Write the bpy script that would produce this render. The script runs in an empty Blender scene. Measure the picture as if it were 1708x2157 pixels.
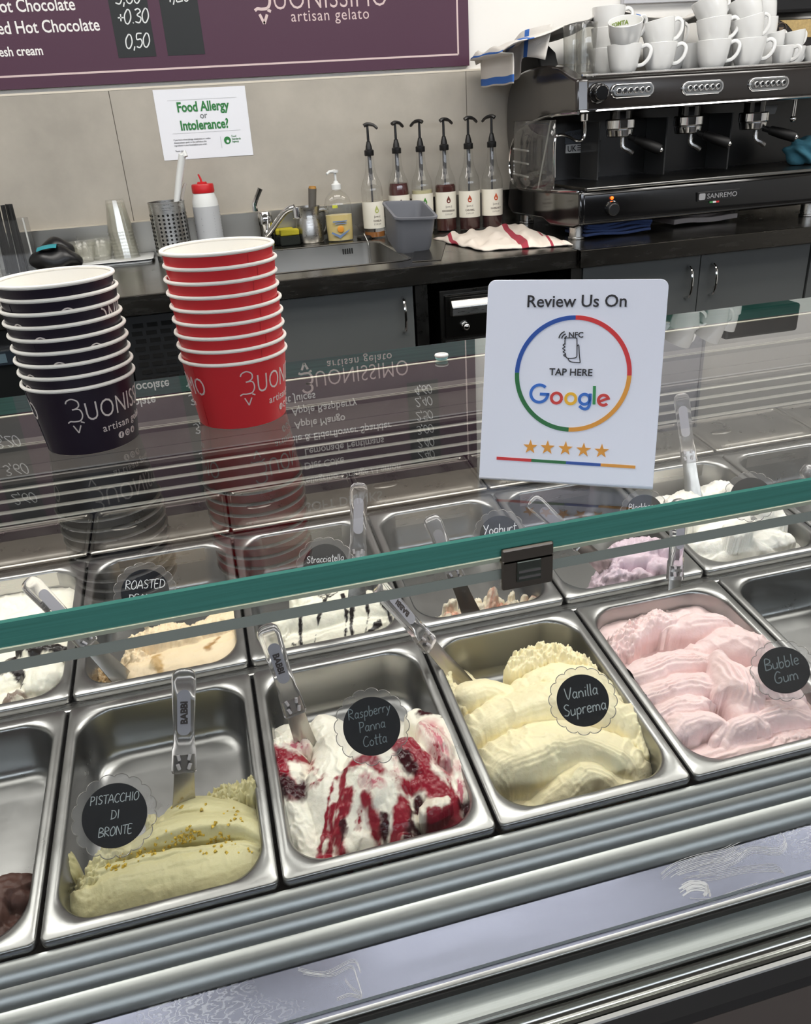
import bpy, bmesh, math, random
import numpy as np
from mathutils import Vector, Matrix
random.seed(7)
SC = bpy.context.scene
COL = SC.collection
PI = math.pi
# ------------------------------------------------------------------ camera
FPX, WPX, HPX = 1687.88, 1708, 2157
CAM_LOC = Vector((0.0219, -0.6336, 0.7452))
YAW, PITCH, ROLL = -0.2246, 1.1120, -0.0645
CAM_ROT = Matrix.Rotation(YAW, 3, 'Z') @ Matrix.Rotation(PITCH, 3, 'X') @ Matrix.Rotation(ROLL, 3, 'Z')
cd = bpy.data.cameras.new('camera')
cd.sensor_fit = 'HORIZONTAL'; cd.sensor_width = 36.0; cd.lens = FPX / WPX * 36.0
cd.clip_start = 0.02; cd.clip_end = 60
cam = bpy.data.objects.new('camera', cd); COL.objects.link(cam)
cam.matrix_world = Matrix.Translation(CAM_LOC) @ CAM_ROT.to_4x4()
SC.camera = cam
# ------------------------------------------------------------------ world, lamps, exposure
SC.view_settings.view_transform = 'Standard'
SC.view_settings.look = 'None'
SC.view_settings.gamma = 1.0
SC.view_settings.use_curve_mapping = False
SC.view_settings.exposure = 0.08
SC.cycles.use_denoising = True
SC.cycles.max_bounces = 10; SC.cycles.diffuse_bounces = 3; SC.cycles.glossy_bounces = 5
SC.cycles.transmission_bounces = 6; SC.cycles.transparent_max_bounces = 24
SC.cycles.caustics_reflective = False; SC.cycles.caustics_refractive = False
SC.cycles.sample_clamp_indirect = 6.0
FLOOR = -0.54
CEIL = 2.15
WALLY = 2.4127
world = bpy.data.worlds.new('sky'); SC.world = world; world.use_nodes = True
wn = world.node_tree; bgn = wn.nodes['Background']
wtc = wn.nodes.new('ShaderNodeTexCoord'); wsp = wn.nodes.new('ShaderNodeSeparateXYZ'); wn.links.new(wtc.outputs['Generated'], wsp.inputs[0])
wmr = wn.nodes.new('ShaderNodeMapRange'); wmr.inputs[1].default_value = -0.06; wmr.inputs[2].default_value = 0.04; wn.links.new(wsp.outputs['Z'], wmr.inputs[0])
wmx = wn.nodes.new('ShaderNodeMix'); wmx.data_type = 'RGBA'; wn.links.new(wmr.outputs[0], wmx.inputs[0])
wmx.inputs[6].default_value = (0.10, 0.095, 0.09, 1); wmx.inputs[7].default_value = (0.84, 0.90, 1.0, 1)
wn.links.new(wmx.outputs[2], bgn.inputs[0]); bgn.inputs[1].default_value = 5.5
def area(name, loc, size, power, color=(1, 1, 1), rot=(0, 0, 0), sy=None):
    l = bpy.data.lights.new(name, 'AREA'); l.energy = power; l.color = color
    l.shape = 'RECTANGLE'; l.size = size; l.size_y = sy or size
    o = bpy.data.objects.new(name, l); COL.objects.link(o); o.location = loc; o.rotation_euler = rot
    return o
for i, (x, y, sx, sy, p) in enumerate([(-1.1, 1.0, 1.3, 0.6, 25), (0.7, 1.0, 1.3, 0.6, 25), (2.5, 1.0, 1.3, 0.6, 25), (-1.3, 0.1, 1.8, 0.9, 14), (0.6, 0.1, 1.8, 0.9, 14), (2.5, 0.1, 1.8, 0.9, 14)]):
    area('ceiling_lamp', (x, y, CEIL - 0.03), sx, p, (1.0, 0.965, 0.915), sy=sy)
# ------------------------------------------------------------------ small helpers
def lin(c):
    c = c / 255.0
    return c / 12.92 if c <= 0.04045 else ((c + 0.055) / 1.055) ** 2.4
def rgb(r, g, b): return (lin(r), lin(g), lin(b), 1.0)
def ray(px, py):
    return CAM_ROT @ Vector(((px - WPX / 2) / FPX, -(py - HPX / 2) / FPX, -1.0))
def at_z(px, py, z):
    d = ray(px, py); return CAM_LOC + d * ((z - CAM_LOC.z) / d.z)
def at_y(px, py, y):
    d = ray(px, py); return CAM_LOC + d * ((y - CAM_LOC.y) / d.y)
def at_x(px, py, x):
    d = ray(px, py); return CAM_LOC + d * ((x - CAM_LOC.x) / d.x)
def at_len(px, py, base, length):
    """point on the sight line of a pixel at a given length from a base point, the higher one"""
    d = ray(px, py); o = CAM_LOC - base
    a, b, c = d.dot(d), 2 * d.dot(o), o.dot(o) - length * length
    q = b * b - 4 * a * c
    if q < 0: return CAM_LOC + d * (-b / (2 * a))
    t = [(-b - math.sqrt(q)) / (2 * a), (-b + math.sqrt(q)) / (2 * a)]
    return max((CAM_LOC + d * k for k in t), key=lambda p: p.z)
# ------------------------------------------------------------------ materials
MATS = {}
def mat(name, color=(0.5, 0.5, 0.5, 1), rough=0.5, metal=0.0, spec=0.5, coat=0.0, bump=0.0, bscale=60.0, var=0.0, vscale=8.0,
        emit=None, estr=0.0, sss=0.0, stretch=None, rvar=0.0):
    if name in MATS: return MATS[name]
    m = bpy.data.materials.new(name); m.use_nodes = True; nt = m.node_tree
    b = nt.nodes['Principled BSDF']
    b.inputs['Base Color'].default_value = color; b.inputs['Roughness'].default_value = rough
    b.inputs['Metallic'].default_value = metal; b.inputs['Specular IOR Level'].default_value = spec
    b.inputs['Coat Weight'].default_value = coat; b.inputs['Coat Roughness'].default_value = 0.08
    if sss:
        b.inputs['Subsurface Weight'].default_value = sss; b.inputs['Subsurface Radius'].default_value = (0.012, 0.008, 0.005)
        b.inputs['Subsurface Scale'].default_value = 0.6
    if emit: b.inputs['Emission Color'].default_value = emit; b.inputs['Emission Strength'].default_value = estr
    tc = nt.nodes.new('ShaderNodeTexCoord')
    mp = nt.nodes.new('ShaderNodeMapping'); nt.links.new(tc.outputs['Object'], mp.inputs[0])
    if stretch: mp.inputs['Scale'].default_value = stretch
    if bump:
        n = nt.nodes.new('ShaderNodeTexNoise'); n.inputs['Scale'].default_value = bscale; n.inputs['Detail'].default_value = 4
        nt.links.new(mp.outputs[0], n.inputs['Vector'])
        bp = nt.nodes.new('ShaderNodeBump'); bp.inputs['Strength'].default_value = bump; bp.inputs['Distance'].default_value = 0.002
        nt.links.new(n.outputs['Fac'], bp.inputs['Height']); nt.links.new(bp.outputs[0], b.inputs['Normal'])
    if var or rvar:
        n = nt.nodes.new('ShaderNodeTexNoise'); n.inputs['Scale'].default_value = vscale; n.inputs['Detail'].default_value = 5
        n.inputs['Roughness'].default_value = 0.6
        nt.links.new(mp.outputs[0], n.inputs['Vector'])
        if var:
            mx = nt.nodes.new('ShaderNodeMix'); mx.data_type = 'RGBA'
            mx.inputs[6].default_value = tuple(c * (1 - var) for c in color[:3]) + (1,)
            mx.inputs[7].default_value = tuple(min(1, c * (1 + var)) for c in color[:3]) + (1,)
            cr = nt.nodes.new('ShaderNodeMapRange'); cr.inputs[1].default_value = 0.3; cr.inputs[2].default_value = 0.7
            nt.links.new(n.outputs['Fac'], cr.inputs[0]); nt.links.new(cr.outputs[0], mx.inputs[0])
            nt.links.new(mx.outputs[2], b.inputs['Base Color'])
        if rvar:
            cr = nt.nodes.new('ShaderNodeMapRange'); cr.inputs[1].default_value = 0.3; cr.inputs[2].default_value = 0.7
            cr.inputs[3].default_value = max(0.02, rough - rvar); cr.inputs[4].default_value = rough + rvar
            nt.links.new(n.outputs['Fac'], cr.inputs[0]); nt.links.new(cr.outputs[0], b.inputs['Roughness'])
    MATS[name] = m; return m
def clear(name, tint=(1, 1, 1), f0=0.04, rough=0.02, body=0.0, bodycol=(0.8, 0.8, 0.8, 1), edge=None, both=False):
    """clear sheet: transparent plus a Schlick reflection on each face, optional faint milky body"""
    if name in MATS: return MATS[name]
    m = bpy.data.materials.new(name); m.use_nodes = True; nt = m.node_tree; N = nt.nodes.new; Lk = nt.links.new
    nt.nodes.remove(nt.nodes['Principled BSDF']); out = nt.nodes['Material Output']
    tr = N('ShaderNodeBsdfTransparent'); tr.inputs[0].default_value = (*tint, 1)
    gl = N('ShaderNodeBsdfGlossy'); gl.inputs['Roughness'].default_value = rough
    ge = N('ShaderNodeNewGeometry'); dt = N('ShaderNodeVectorMath'); dt.operation = 'DOT_PRODUCT'
    Lk(ge.outputs['Incoming'], dt.inputs[0]); Lk(ge.outputs['Normal'], dt.inputs[1])
    ab = N('ShaderNodeMath'); ab.operation = 'ABSOLUTE'; Lk(dt.outputs['Value'], ab.inputs[0])
    om = N('ShaderNodeMath'); om.operation = 'SUBTRACT'; om.inputs[0].default_value = 1; Lk(ab.outputs[0], om.inputs[1])
    pw = N('ShaderNodeMath'); pw.operation = 'POWER'; Lk(om.outputs[0], pw.inputs[0]); pw.inputs[1].default_value = 5
    ml = N('ShaderNodeMath'); ml.operation = 'MULTIPLY_ADD'; Lk(pw.outputs[0], ml.inputs[0]); ml.inputs[1].default_value = 1 - f0; ml.inputs[2].default_value = f0
    if both:   # light returned by the two faces of a sheet together, 2R / (1 + R)
        n2 = N('ShaderNodeMath'); n2.operation = 'MULTIPLY'; Lk(ml.outputs[0], n2.inputs[0]); n2.inputs[1].default_value = 2
        d2 = N('ShaderNodeMath'); d2.operation = 'ADD'; Lk(ml.outputs[0], d2.inputs[0]); d2.inputs[1].default_value = 1
        ml = N('ShaderNodeMath'); ml.operation = 'DIVIDE'; Lk(n2.outputs[0], ml.inputs[0]); Lk(d2.outputs[0], ml.inputs[1])
    if edge:
        p2 = N('ShaderNodeMath'); p2.operation = 'POWER'; Lk(om.outputs[0], p2.inputs[0]); p2.inputs[1].default_value = 2.2
        tm = N('ShaderNodeMix'); tm.data_type = 'RGBA'; Lk(p2.outputs[0], tm.inputs[0]); tm.inputs[6].default_value = (*tint, 1); tm.inputs[7].default_value = (*edge, 1)
        Lk(tm.outputs[2], tr.inputs[0])
    mx = N('ShaderNodeMixShader'); Lk(ml.outputs[0], mx.inputs[0])
    src = tr
    if body:
        df = N('ShaderNodeBsdfDiffuse'); df.inputs[0].default_value = bodycol
        m2 = N('ShaderNodeMixShader'); m2.inputs[0].default_value = body; Lk(tr.outputs[0], m2.inputs[1]); Lk(df.outputs[0], m2.inputs[2]); src = m2
    Lk(src.outputs[0], mx.inputs[1]); Lk(gl.outputs[0], mx.inputs[2]); Lk(mx.outputs[0], out.inputs[0])
    MATS[name] = m; return m
# ------------------------------------------------------------------ mesh builder
class MB:
    def __init__(s): s.v = []; s.f = []
    def add(s, vs, fs, M=None):
        o = len(s.v)
        for p in vs:
            p = Vector(p); s.v.append(M @ p if M is not None else p)
        s.f += [tuple(i + o for i in f) for f in fs]; return s
    def box(s, c, d, M=None):
        x, y, z = (k / 2 for k in d); cx, cy, cz = c
        vs = [(cx + a * x, cy + b * y, cz + e * z) for a in (-1, 1) for b in (-1, 1) for e in (-1, 1)]
        return s.add(vs, [(0, 1, 3, 2), (4, 6, 7, 5), (0, 4, 5, 1), (2, 3, 7, 6), (0, 2, 6, 4), (1, 5, 7, 3)], M)
    def bb(s, x0, x1, y0, y1, z0, z1, M=None):
        return s.box(((x0 + x1) / 2, (y0 + y1) / 2, (z0 + z1) / 2), (x1 - x0, y1 - y0, z1 - z0), M)
    def prism(s, poly, d0, d1, ax='x', M=None):
        """polygon extruded along an axis: ax x -> poly is (y,z); y -> (x,z); z -> (x,y)"""
        n = len(poly)
        def P(a, b, d): return {'x': (d, a, b), 'y': (a, d, b), 'z': (a, b, d)}[ax]
        vs = [P(a, b, d0) for a, b in poly] + [P(a, b, d1) for a, b in poly]
        fs = [tuple(range(n))[::-1], tuple(range(n, 2 * n))] + [(i, (i + 1) % n, n + (i + 1) % n, n + i) for i in range(n)]
        return s.add(vs, fs, M)
    def strip(s, prof, x0, x1, nx=1):
        """open profile (y,z) swept along x"""
        vs = []; n = len(prof)
        for i in range(nx + 1):
            x = x0 + (x1 - x0) * i / nx
            vs += [(x, a, b) for a, b in prof]
        return s.add(vs, [(i * n + j, (i + 1) * n + j, (i + 1) * n + j + 1, i * n + j + 1) for i in range(nx) for j in range(n - 1)])
    def lathe(s, prof, seg=32, M=None, closed=False):
        vs = []; n = len(prof)
        for i in range(seg):
            a = 2 * PI * i / seg
            vs += [(r * math.cos(a), r * math.sin(a), z) for r, z in prof]
        fs = [(i * n + j, ((i + 1) % seg) * n + j, ((i + 1) % seg) * n + (j + 1) % n, i * n + (j + 1) % n) for i in range(seg) for j in range(n if closed else n - 1)]
        return s.add(vs, fs, M)
    def cyl(s, p0, p1, r, seg=20, r1=None):
        return s.tube([p0, p1], [r, r if r1 is None else r1], seg)
    def tube(s, path, r, seg=10, cap=True, flat=None, up=None):
        path = [Vector(p) for p in path]; n = len(path); rr = r if isinstance(r, (list, tuple)) else [r] * n
        vs = []; prev = None
        for i, p in enumerate(path):
            t = (path[min(i + 1, n - 1)] - path[max(i - 1, 0)])
            t = t.normalized() if t.length > 1e-9 else Vector((0, 0, 1))
            if up is not None: a = Vector(up)
            elif prev is None: a = Vector((0, 0, 1)) if abs(t.z) < 0.9 else Vector((1, 0, 0))
            else: a = prev
            a = (a - t * a.dot(t)); a = a.normalized() if a.length > 1e-6 else t.orthogonal().normalized(); prev = a; b = t.cross(a)
            for k in range(seg):
                w = 2 * PI * k / seg
                vs.append(p + a * (rr[i] * math.cos(w) * (flat or 1)) + b * (rr[i] * math.sin(w)))
        fs = [(i * seg + k, i * seg + (k + 1) % seg, (i + 1) * seg + (k + 1) % seg, (i + 1) * seg + k) for i in range(n - 1) for k in range(seg)]
        if cap: fs += [tuple(range(seg))[::-1], tuple(range((n - 1) * seg, n * seg))]
        return s.add(vs, fs)
    def sphere(s, c, r, seg=16, M=None):
        n = seg // 2; c = Vector(c); rr = Vector(r if isinstance(r, (list, tuple)) else (r, r, r))
        vs = [c + Vector((rr.x * math.sin(PI * j / n) * math.cos(2 * PI * i / seg), rr.y * math.sin(PI * j / n) * math.sin(2 * PI * i / seg), rr.z * math.cos(PI * j / n))) for j in range(n + 1) for i in range(seg)]
        return s.add(vs, [(j * seg + i, j * seg + (i + 1) % seg, (j + 1) * seg + (i + 1) % seg, (j + 1) * seg + i) for j in range(n) for i in range(seg)], M)
    def build(s, name, m, parent=None, local=False, smooth=True, bevel=0.0, angle=35, origin=None, seg=2):
        me = bpy.data.meshes.new(name)
        off = Vector((0, 0, 0))
        if parent is not None and not local: off = root_loc(parent)
        elif parent is None and not local:
            if origin is None:
                xs = [p.x for p in s.v]; ys = [p.y for p in s.v]; zs = [p.z for p in s.v]
                origin = ((min(xs) + max(xs)) / 2, (min(ys) + max(ys)) / 2, min(zs))
            off = Vector(origin)
        me.from_pydata([tuple(p - off) for p in s.v], [], s.f); me.validate(); me.update()
        bm = bmesh.new(); bm.from_mesh(me); bmesh.ops.recalc_face_normals(bm, faces=bm.faces); bm.to_mesh(me); bm.free()
        if m is not None: me.materials.append(m)
        if smooth:
            me.polygons.foreach_set('use_smooth', [True] * len(me.polygons)); me.set_sharp_from_angle(angle=math.radians(angle))
        o = bpy.data.objects.new(name, me); COL.objects.link(o)
        if parent is not None: o.parent = parent
        else: o.location = off
        if bevel:
            b = o.modifiers.new('soft_edges', 'BEVEL'); b.width = bevel; b.segments = seg; b.limit_method = 'ANGLE'; b.angle_limit = math.radians(40)
        return o
def root_loc(o):
    v = Vector((0, 0, 0))
    while o is not None: v = v + o.location; o = o.parent
    return v
def tag(o, label=None, cat=None, group=None, kind=None):
    if label: o['label'] = label
    if cat: o['category'] = cat
    if group: o['group'] = group
    if kind: o['kind'] = kind
    return o
def thing(name, loc, label, cat, group=None, M=None):
    o = bpy.data.objects.new(name, None); COL.objects.link(o); o.empty_display_size = 0.03
    o.location = loc
    if M is not None: o.matrix_world = M
    return tag(o, label, cat, group)
def kids(o): return [c for c in bpy.data.objects if c.parent == o]
def dup(root, loc=None, M=None, label=None, group=None):
    c = root.copy(); COL.objects.link(c)
    if loc is not None: c.location = loc
    if M is not None: c.matrix_world = M
    if label: c['label'] = label
    if group: c['group'] = group
    for ch in kids(root):
        k = ch.copy(); COL.objects.link(k); k.parent = c
        for g in kids(ch):
            q = g.copy(); COL.objects.link(q); q.parent = k
    return c
def rrect(x0, x1, y0, y1, r, n=6):
    pts = []
    for cx, cy, a0 in ((x1 - r, y1 - r, 0), (x0 + r, y1 - r, PI / 2), (x0 + r, y0 + r, PI), (x1 - r, y0 + r, 1.5 * PI)):
        for i in range(n + 1):
            a = a0 + PI / 2 * i / n; pts.append((cx + r * math.cos(a), cy + r * math.sin(a)))
    return pts
def frame(o, xa, ya):
    """matrix whose x and y axes are given (y made square to x), z their cross product"""
    x = Vector(xa).normalized(); y = Vector(ya); y = (y - x * y.dot(x)).normalized(); z = x.cross(y)
    M = Matrix((x, y, z)).transposed().to_4x4(); M.translation = Vector(o); return M
# ------------------------------------------------------------------ lettering
def text_mesh(body, size, align='LEFT', depth=0.0004, shear=0.0, bold=0.0, spacing=1.0):
    cu = bpy.data.curves.new('lettering', 'FONT'); cu.body = body; cu.size = size; cu.align_x = align; cu.extrude = depth / 2
    cu.offset = bold; cu.shear = shear; cu.space_character = spacing; cu.resolution_u = 3
    o = bpy.data.objects.new('lettering', cu); COL.objects.link(o)
    dg = bpy.context.evaluated_depsgraph_get(); dg.update()
    me = bpy.data.meshes.new_from_object(o.evaluated_get(dg))
    vs = [v.co.copy() for v in me.vertices]; fs = [tuple(p.vertices) for p in me.polygons]
    bpy.data.objects.remove(o); bpy.data.curves.remove(cu); bpy.data.meshes.remove(me)
    return vs, fs
def put_text(mb, body, size, M, align='LEFT', sx=1.0, **k):
    vs, fs = text_mesh(body, size, align, **k)
    if sx != 1.0: vs = [Vector((v.x * sx, v.y, v.z)) for v in vs]
    mb.add(vs, fs, M); return max((v.x for v in vs), default=0)
GL = {  # hand-drawn letters as pen strokes on a unit grid: (advance, strokes)
 'A': (.7, ['0,0 .32,1 .62,0', '.12,.35 .52,.38']), 'B': (.62, ['.05,0 .08,1 .45,.9 .45,.65 .1,.52 .52,.4 .5,.1 .05,0']), 'C': (.62, ['.55,.85 .3,1 .05,.6 .1,.15 .35,0 .55,.15']),
 'D': (.7, ['.08,0 .08,1', '0,1 .4,.9 .6,.5 .45,.12 0,0']), 'E': (.58, ['.5,1 .08,1 .08,0 .5,0', '.08,.5 .42,.52']), 'G': (.68, ['.55,.85 .3,1 .05,.6 .1,.12 .35,0 .55,.15 .55,.42 .32,.42']),
 'H': (.68, ['.08,0 .08,1', '.55,0 .55,1', '.08,.5 .55,.5']), 'I': (.3, ['.14,0 .14,1']), 'N': (.7, ['.06,0 .06,1 .55,0 .58,1']), 'O': (.68, ['.3,1 .05,.6 .1,.1 .35,0 .58,.35 .5,.85 .3,1']),
 'P': (.6, ['.1,0 .1,1', '.02,1 .42,.95 .5,.7 .35,.5 .1,.46']), 'R': (.66, ['.1,0 .1,1 .45,.92 .48,.65 .1,.5 .58,0']), 'S': (.58, ['.5,.88 .28,1 .08,.8 .25,.55 .48,.35 .35,.05 .05,.1']),
 'T': (.6, ['.3,0 .3,1', '0,.98 .6,1']), 'U': (.66, ['.06,1 .08,.2 .3,0 .52,.2 .54,1']), 'V': (.66, ['.02,1 .3,0 .62,1']), 'Y': (.62, ['.05,1 .3,.5', '.58,1 .2,0']),
 'a': (.54, ['.40,.46 .22,.56 .06,.28 .18,.02 .38,.16', '.42,.54 .41,.06 .50,.0']), 'b': (.5, ['.08,1 .08,.05 .3,0 .42,.25 .3,.5 .08,.38']), 'c': (.44, ['.38,.48 .2,.55 .06,.25 .18,0 .38,.08']),
 'd': (.54, ['.4,.45 .15,.55 .06,.2 .2,0 .42,.2', '.44,1 .42,0']), 'e': (.48, ['.08,.28 .38,.34 .3,.55 .12,.5 .06,.2 .2,0 .42,.08']), 'g': (.52, ['.42,.5 .18,.55 .06,.28 .2,.08 .4,.2 .43,.52 .4,-.25 .22,-.4 .05,-.25']),
 'h': (.54, ['.08,1 .08,0', '.08,.35 .28,.52 .42,.35 .44,0']), 'i': (.24, ['.12,.52 .12,0', '.13,.75 .14,.8']), 'k': (.5, ['.08,1 .08,0', '.4,.5 .08,.25 .42,0']), 'l': (.24, ['.12,1 .1,.1 .18,0']),
 'm': (.76, ['.06,.52 .06,0', '.06,.35 .22,.52 .34,.35 .34,0', '.34,.35 .5,.52 .64,.35 .66,0']), 'n': (.54, ['.06,.52 .06,0', '.06,.35 .26,.53 .42,.35 .44,0']), 'o': (.52, ['.24,.54 .06,.3 .15,.02 .35,.02 .45,.3 .24,.54']),
 'p': (.52, ['.08,.52 .08,-.4', '.08,.4 .3,.54 .44,.3 .3,.02 .08,.1']), 'r': (.42, ['.06,.52 .08,0', '.07,.3 .2,.52 .38,.5']), 's': (.42, ['.35,.46 .2,.54 .08,.42 .32,.18 .22,.01 .05,.06']), 't': (.4, ['.2,.95 .18,.06 .34,.02', '.03,.62 .38,.64']),
 'u': (.52, ['.06,.52 .08,.1 .22,0 .4,.15', '.42,.52 .42,0']), 'y': (.5, ['.06,.52 .22,.08', '.42,.52 .2,-.1 .04,-.38']), ' ': (.35, []),
 '0': (.6, ['.3,1 .06,.6 .1,.1 .32,0 .54,.4 .48,.88 .3,1']), '3': (.56, ['.05,.9 .3,1 .48,.8 .2,.55 .5,.35 .35,.02 .04,.1']), '5': (.56, ['.5,1 .12,.98 .1,.58 .4,.6 .5,.3 .3,0 .05,.08']), '6': (.58, ['.48,.98 .1,.5 .1,.12 .32,0 .5,.2 .4,.46 .12,.4']),
 '2': (.56, ['.06,.8 .28,1 .48,.75 .04,.02 .54,.04']), '4': (.58, ['.4,0 .42,1 .04,.32 .56,.34']), ',': (.25, ['.14,.1 .06,-.2']), '.': (.25, ['.1,0 .13,.05']), '+': (.5, ['.25,.2 .25,.7', '.02,.45 .48,.45']),
}
def smooth_path(pts, n=4):
    if len(pts) < 3: return pts
    out = []; P = [pts[0]] + pts + [pts[-1]]
    for i in range(1, len(P) - 2):
        a, b, c, d = P[i - 1:i + 3]
        for k in range(n):
            t = k / n
            out.append(tuple(0.5 * (2 * b[j] + (c[j] - a[j]) * t + (2 * a[j] - 5 * b[j] + 4 * c[j] - d[j]) * t * t + (3 * b[j] - a[j] - 3 * c[j] + d[j]) * t ** 3) for j in range(len(b))))
    out.append(pts[-1]); return out
def stroke(mb, pts, w, M, depth=0.0003):
    """a flat pen stroke with real thickness along a 2D path"""
    P = [Vector((p[0], p[1], 0)) for p in pts]; n = len(P); vs = []
    for i, p in enumerate(P):
        t = P[min(i + 1, n - 1)] - P[max(i - 1, 0)]; t = t.normalized() if t.length > 1e-9 else Vector((1, 0, 0))
        s = Vector((-t.y, t.x, 0)) * (w / 2)
        vs += [p + s, p - s, p + s + Vector((0, 0, depth)), p - s + Vector((0, 0, depth))]
    fs = []
    for i in range(n - 1):
        a, b = 4 * i, 4 * i + 4
        fs += [(a + 2, a + 3, b + 3, b + 2), (a, b, b + 1, a + 1), (a, a + 2, b + 2, b), (a + 1, b + 1, b + 3, a + 3)]
    fs += [(0, 1, 3, 2), (4 * n - 4, 4 * n - 2, 4 * n - 1, 4 * n - 3)]
    mb.add(vs, fs, M)
def hand(mb, s, h, M, w=None, center=True, slope=0.0):
    w = w or h * 0.09
    tot = sum(GL[c][0] for c in s) * h; x = -tot / 2 if center else 0.0
    for c in s:
        adv, st = GL[c]
        for q in st:
            pts = [tuple(float(k) for k in t.split(',')) for t in q.split()]
            pts = [(x + (a + 0.12 * b) * h, b * h + slope * x) for a, b in pts]
            stroke(mb, smooth_path(pts) if len(pts) > 2 else pts, w, M)
        x += adv * h
# ------------------------------------------------------------------ material set
STEEL = mat('brushed_steel', rgb(188, 187, 184), 0.30, 1.0, bump=0.05, bscale=40, stretch=(1, 12, 12), rvar=0.07, vscale=14)
PANST = mat('pan_steel', rgb(156, 156, 155), 0.30, 1.0, bump=0.03, bscale=70, rvar=0.035, vscale=18, var=0.02)
RAILST = mat('rail_steel', rgb(166, 169, 168), 0.36, 1.0, bump=0.02, bscale=30, stretch=(0.3, 30, 30))
MIRROR = mat('polished_steel', rgb(112, 115, 130), 0.22, 1.0, rvar=0.05, vscale=9, stretch=(0.5, 6, 2))
CHROME = mat('chrome', rgb(225, 225, 225), 0.08, 1.0)
DKSTEEL = mat('dark_steel', rgb(92, 90, 86), 0.3, 1.0, rvar=0.08, vscale=12)
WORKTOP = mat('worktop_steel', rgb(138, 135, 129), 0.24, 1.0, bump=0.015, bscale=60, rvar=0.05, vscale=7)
BLACK = mat('black_plastic', rgb(20, 20, 21), 0.35)
GLOSSBLACK = mat('gloss_black', rgb(14, 14, 15), 0.12, spec=0.6, coat=0.4)
BROWNBLACK = mat('metallic_black_paint', rgb(38, 34, 32), 0.18, spec=0.6, coat=0.5)
MATTEBLACK = mat('matte_black', rgb(16, 16, 17), 0.7)
WHITEP = mat('white_paint', rgb(240, 238, 233), 0.75, bump=0.05, bscale=200)
TILE = mat('concrete_tile', rgb(172, 166, 155), 0.55, var=0.13, vscale=4.5, bump=0.06, bscale=50)
GROUT = mat('tile_joint', rgb(118, 112, 104), 0.8)
PURPLE = mat('aubergine_board', rgb(72, 34, 58), 0.5)
CHALK = mat('chalkboard_strip', rgb(20, 25, 27), 0.55)
PINKINK = mat('pale_pink_print', rgb(214, 192, 190), 0.5)
WHITEINK = mat('white_print', rgb(240, 238, 235), 0.5)
CHALKINK = mat('chalk_pen', rgb(225, 228, 228), 0.6)
GREYLAM = mat('grey_laminate', rgb(92, 95, 94), 0.45, var=0.04, vscale=3)
PAPER = mat('white_paper', rgb(236, 238, 244), 0.5)
CUPWHITE = mat('cup_board', rgb(243, 240, 232), 0.5)
FLOORM = mat('floor_tile', rgb(56, 50, 46), 0.5, var=0.2, vscale=5)
GLASS = clear('clear_glass', (0.985, 0.995, 0.99), 0.06, 0.0)
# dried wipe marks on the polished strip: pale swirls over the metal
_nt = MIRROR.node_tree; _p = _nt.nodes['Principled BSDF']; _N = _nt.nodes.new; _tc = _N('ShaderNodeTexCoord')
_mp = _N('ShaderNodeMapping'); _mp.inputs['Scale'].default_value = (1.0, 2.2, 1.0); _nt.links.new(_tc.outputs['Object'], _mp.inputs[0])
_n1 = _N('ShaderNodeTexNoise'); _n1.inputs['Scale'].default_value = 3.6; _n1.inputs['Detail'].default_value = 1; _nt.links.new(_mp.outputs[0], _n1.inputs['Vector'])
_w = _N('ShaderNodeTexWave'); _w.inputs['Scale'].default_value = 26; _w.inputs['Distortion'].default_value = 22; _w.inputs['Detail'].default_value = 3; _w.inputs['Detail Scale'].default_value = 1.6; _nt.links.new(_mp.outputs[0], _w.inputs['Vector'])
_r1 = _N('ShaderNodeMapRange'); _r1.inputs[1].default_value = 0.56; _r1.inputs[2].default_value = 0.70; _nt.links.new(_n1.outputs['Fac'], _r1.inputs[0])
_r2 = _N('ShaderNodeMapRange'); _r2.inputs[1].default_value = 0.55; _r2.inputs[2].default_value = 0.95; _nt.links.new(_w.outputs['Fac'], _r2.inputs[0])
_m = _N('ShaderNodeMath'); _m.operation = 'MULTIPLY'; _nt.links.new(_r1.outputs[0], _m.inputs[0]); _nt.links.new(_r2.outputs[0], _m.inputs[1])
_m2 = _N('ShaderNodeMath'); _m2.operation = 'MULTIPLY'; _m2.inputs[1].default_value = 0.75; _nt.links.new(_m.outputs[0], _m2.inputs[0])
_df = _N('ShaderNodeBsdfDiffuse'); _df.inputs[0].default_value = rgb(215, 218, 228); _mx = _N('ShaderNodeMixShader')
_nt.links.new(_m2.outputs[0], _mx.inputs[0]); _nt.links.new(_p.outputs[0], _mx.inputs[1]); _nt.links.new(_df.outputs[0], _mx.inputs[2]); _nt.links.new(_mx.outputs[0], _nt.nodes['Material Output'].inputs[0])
FRIT = mat('grey_glass_band', rgb(156, 162, 152), 0.4)
GLASST = clear('clear_glass_sheet', (0.985, 0.995, 0.99), 0.05, 0.0, both=True)
GLASSN = clear('clear_glass_inner', (1, 1, 1), 0.0, 0.0)
_o = GLASSN.node_tree; _o.links.new(_o.nodes['Transparent BSDF'].outputs[0], _o.nodes['Material Output'].inputs[0])
EDGE = mat('green_glass_edge', rgb(80, 146, 133), 0.15, spec=0.7, var=0.15, vscale=6, stretch=(1, 20, 60))
ACRYL = mat('clear_acrylic', (0.93, 0.92, 0.95, 1), 0.07, spec=0.5)
_b = ACRYL.node_tree.nodes['Principled BSDF']; _b.inputs['Transmission Weight'].default_value = 0.93; _b.inputs['IOR'].default_value = 1.33
ACRYL2 = clear('clear_acrylic_plate', (0.95, 0.95, 0.955), 0.025, 0.12, 0.05, rgb(215, 215, 218))
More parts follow.
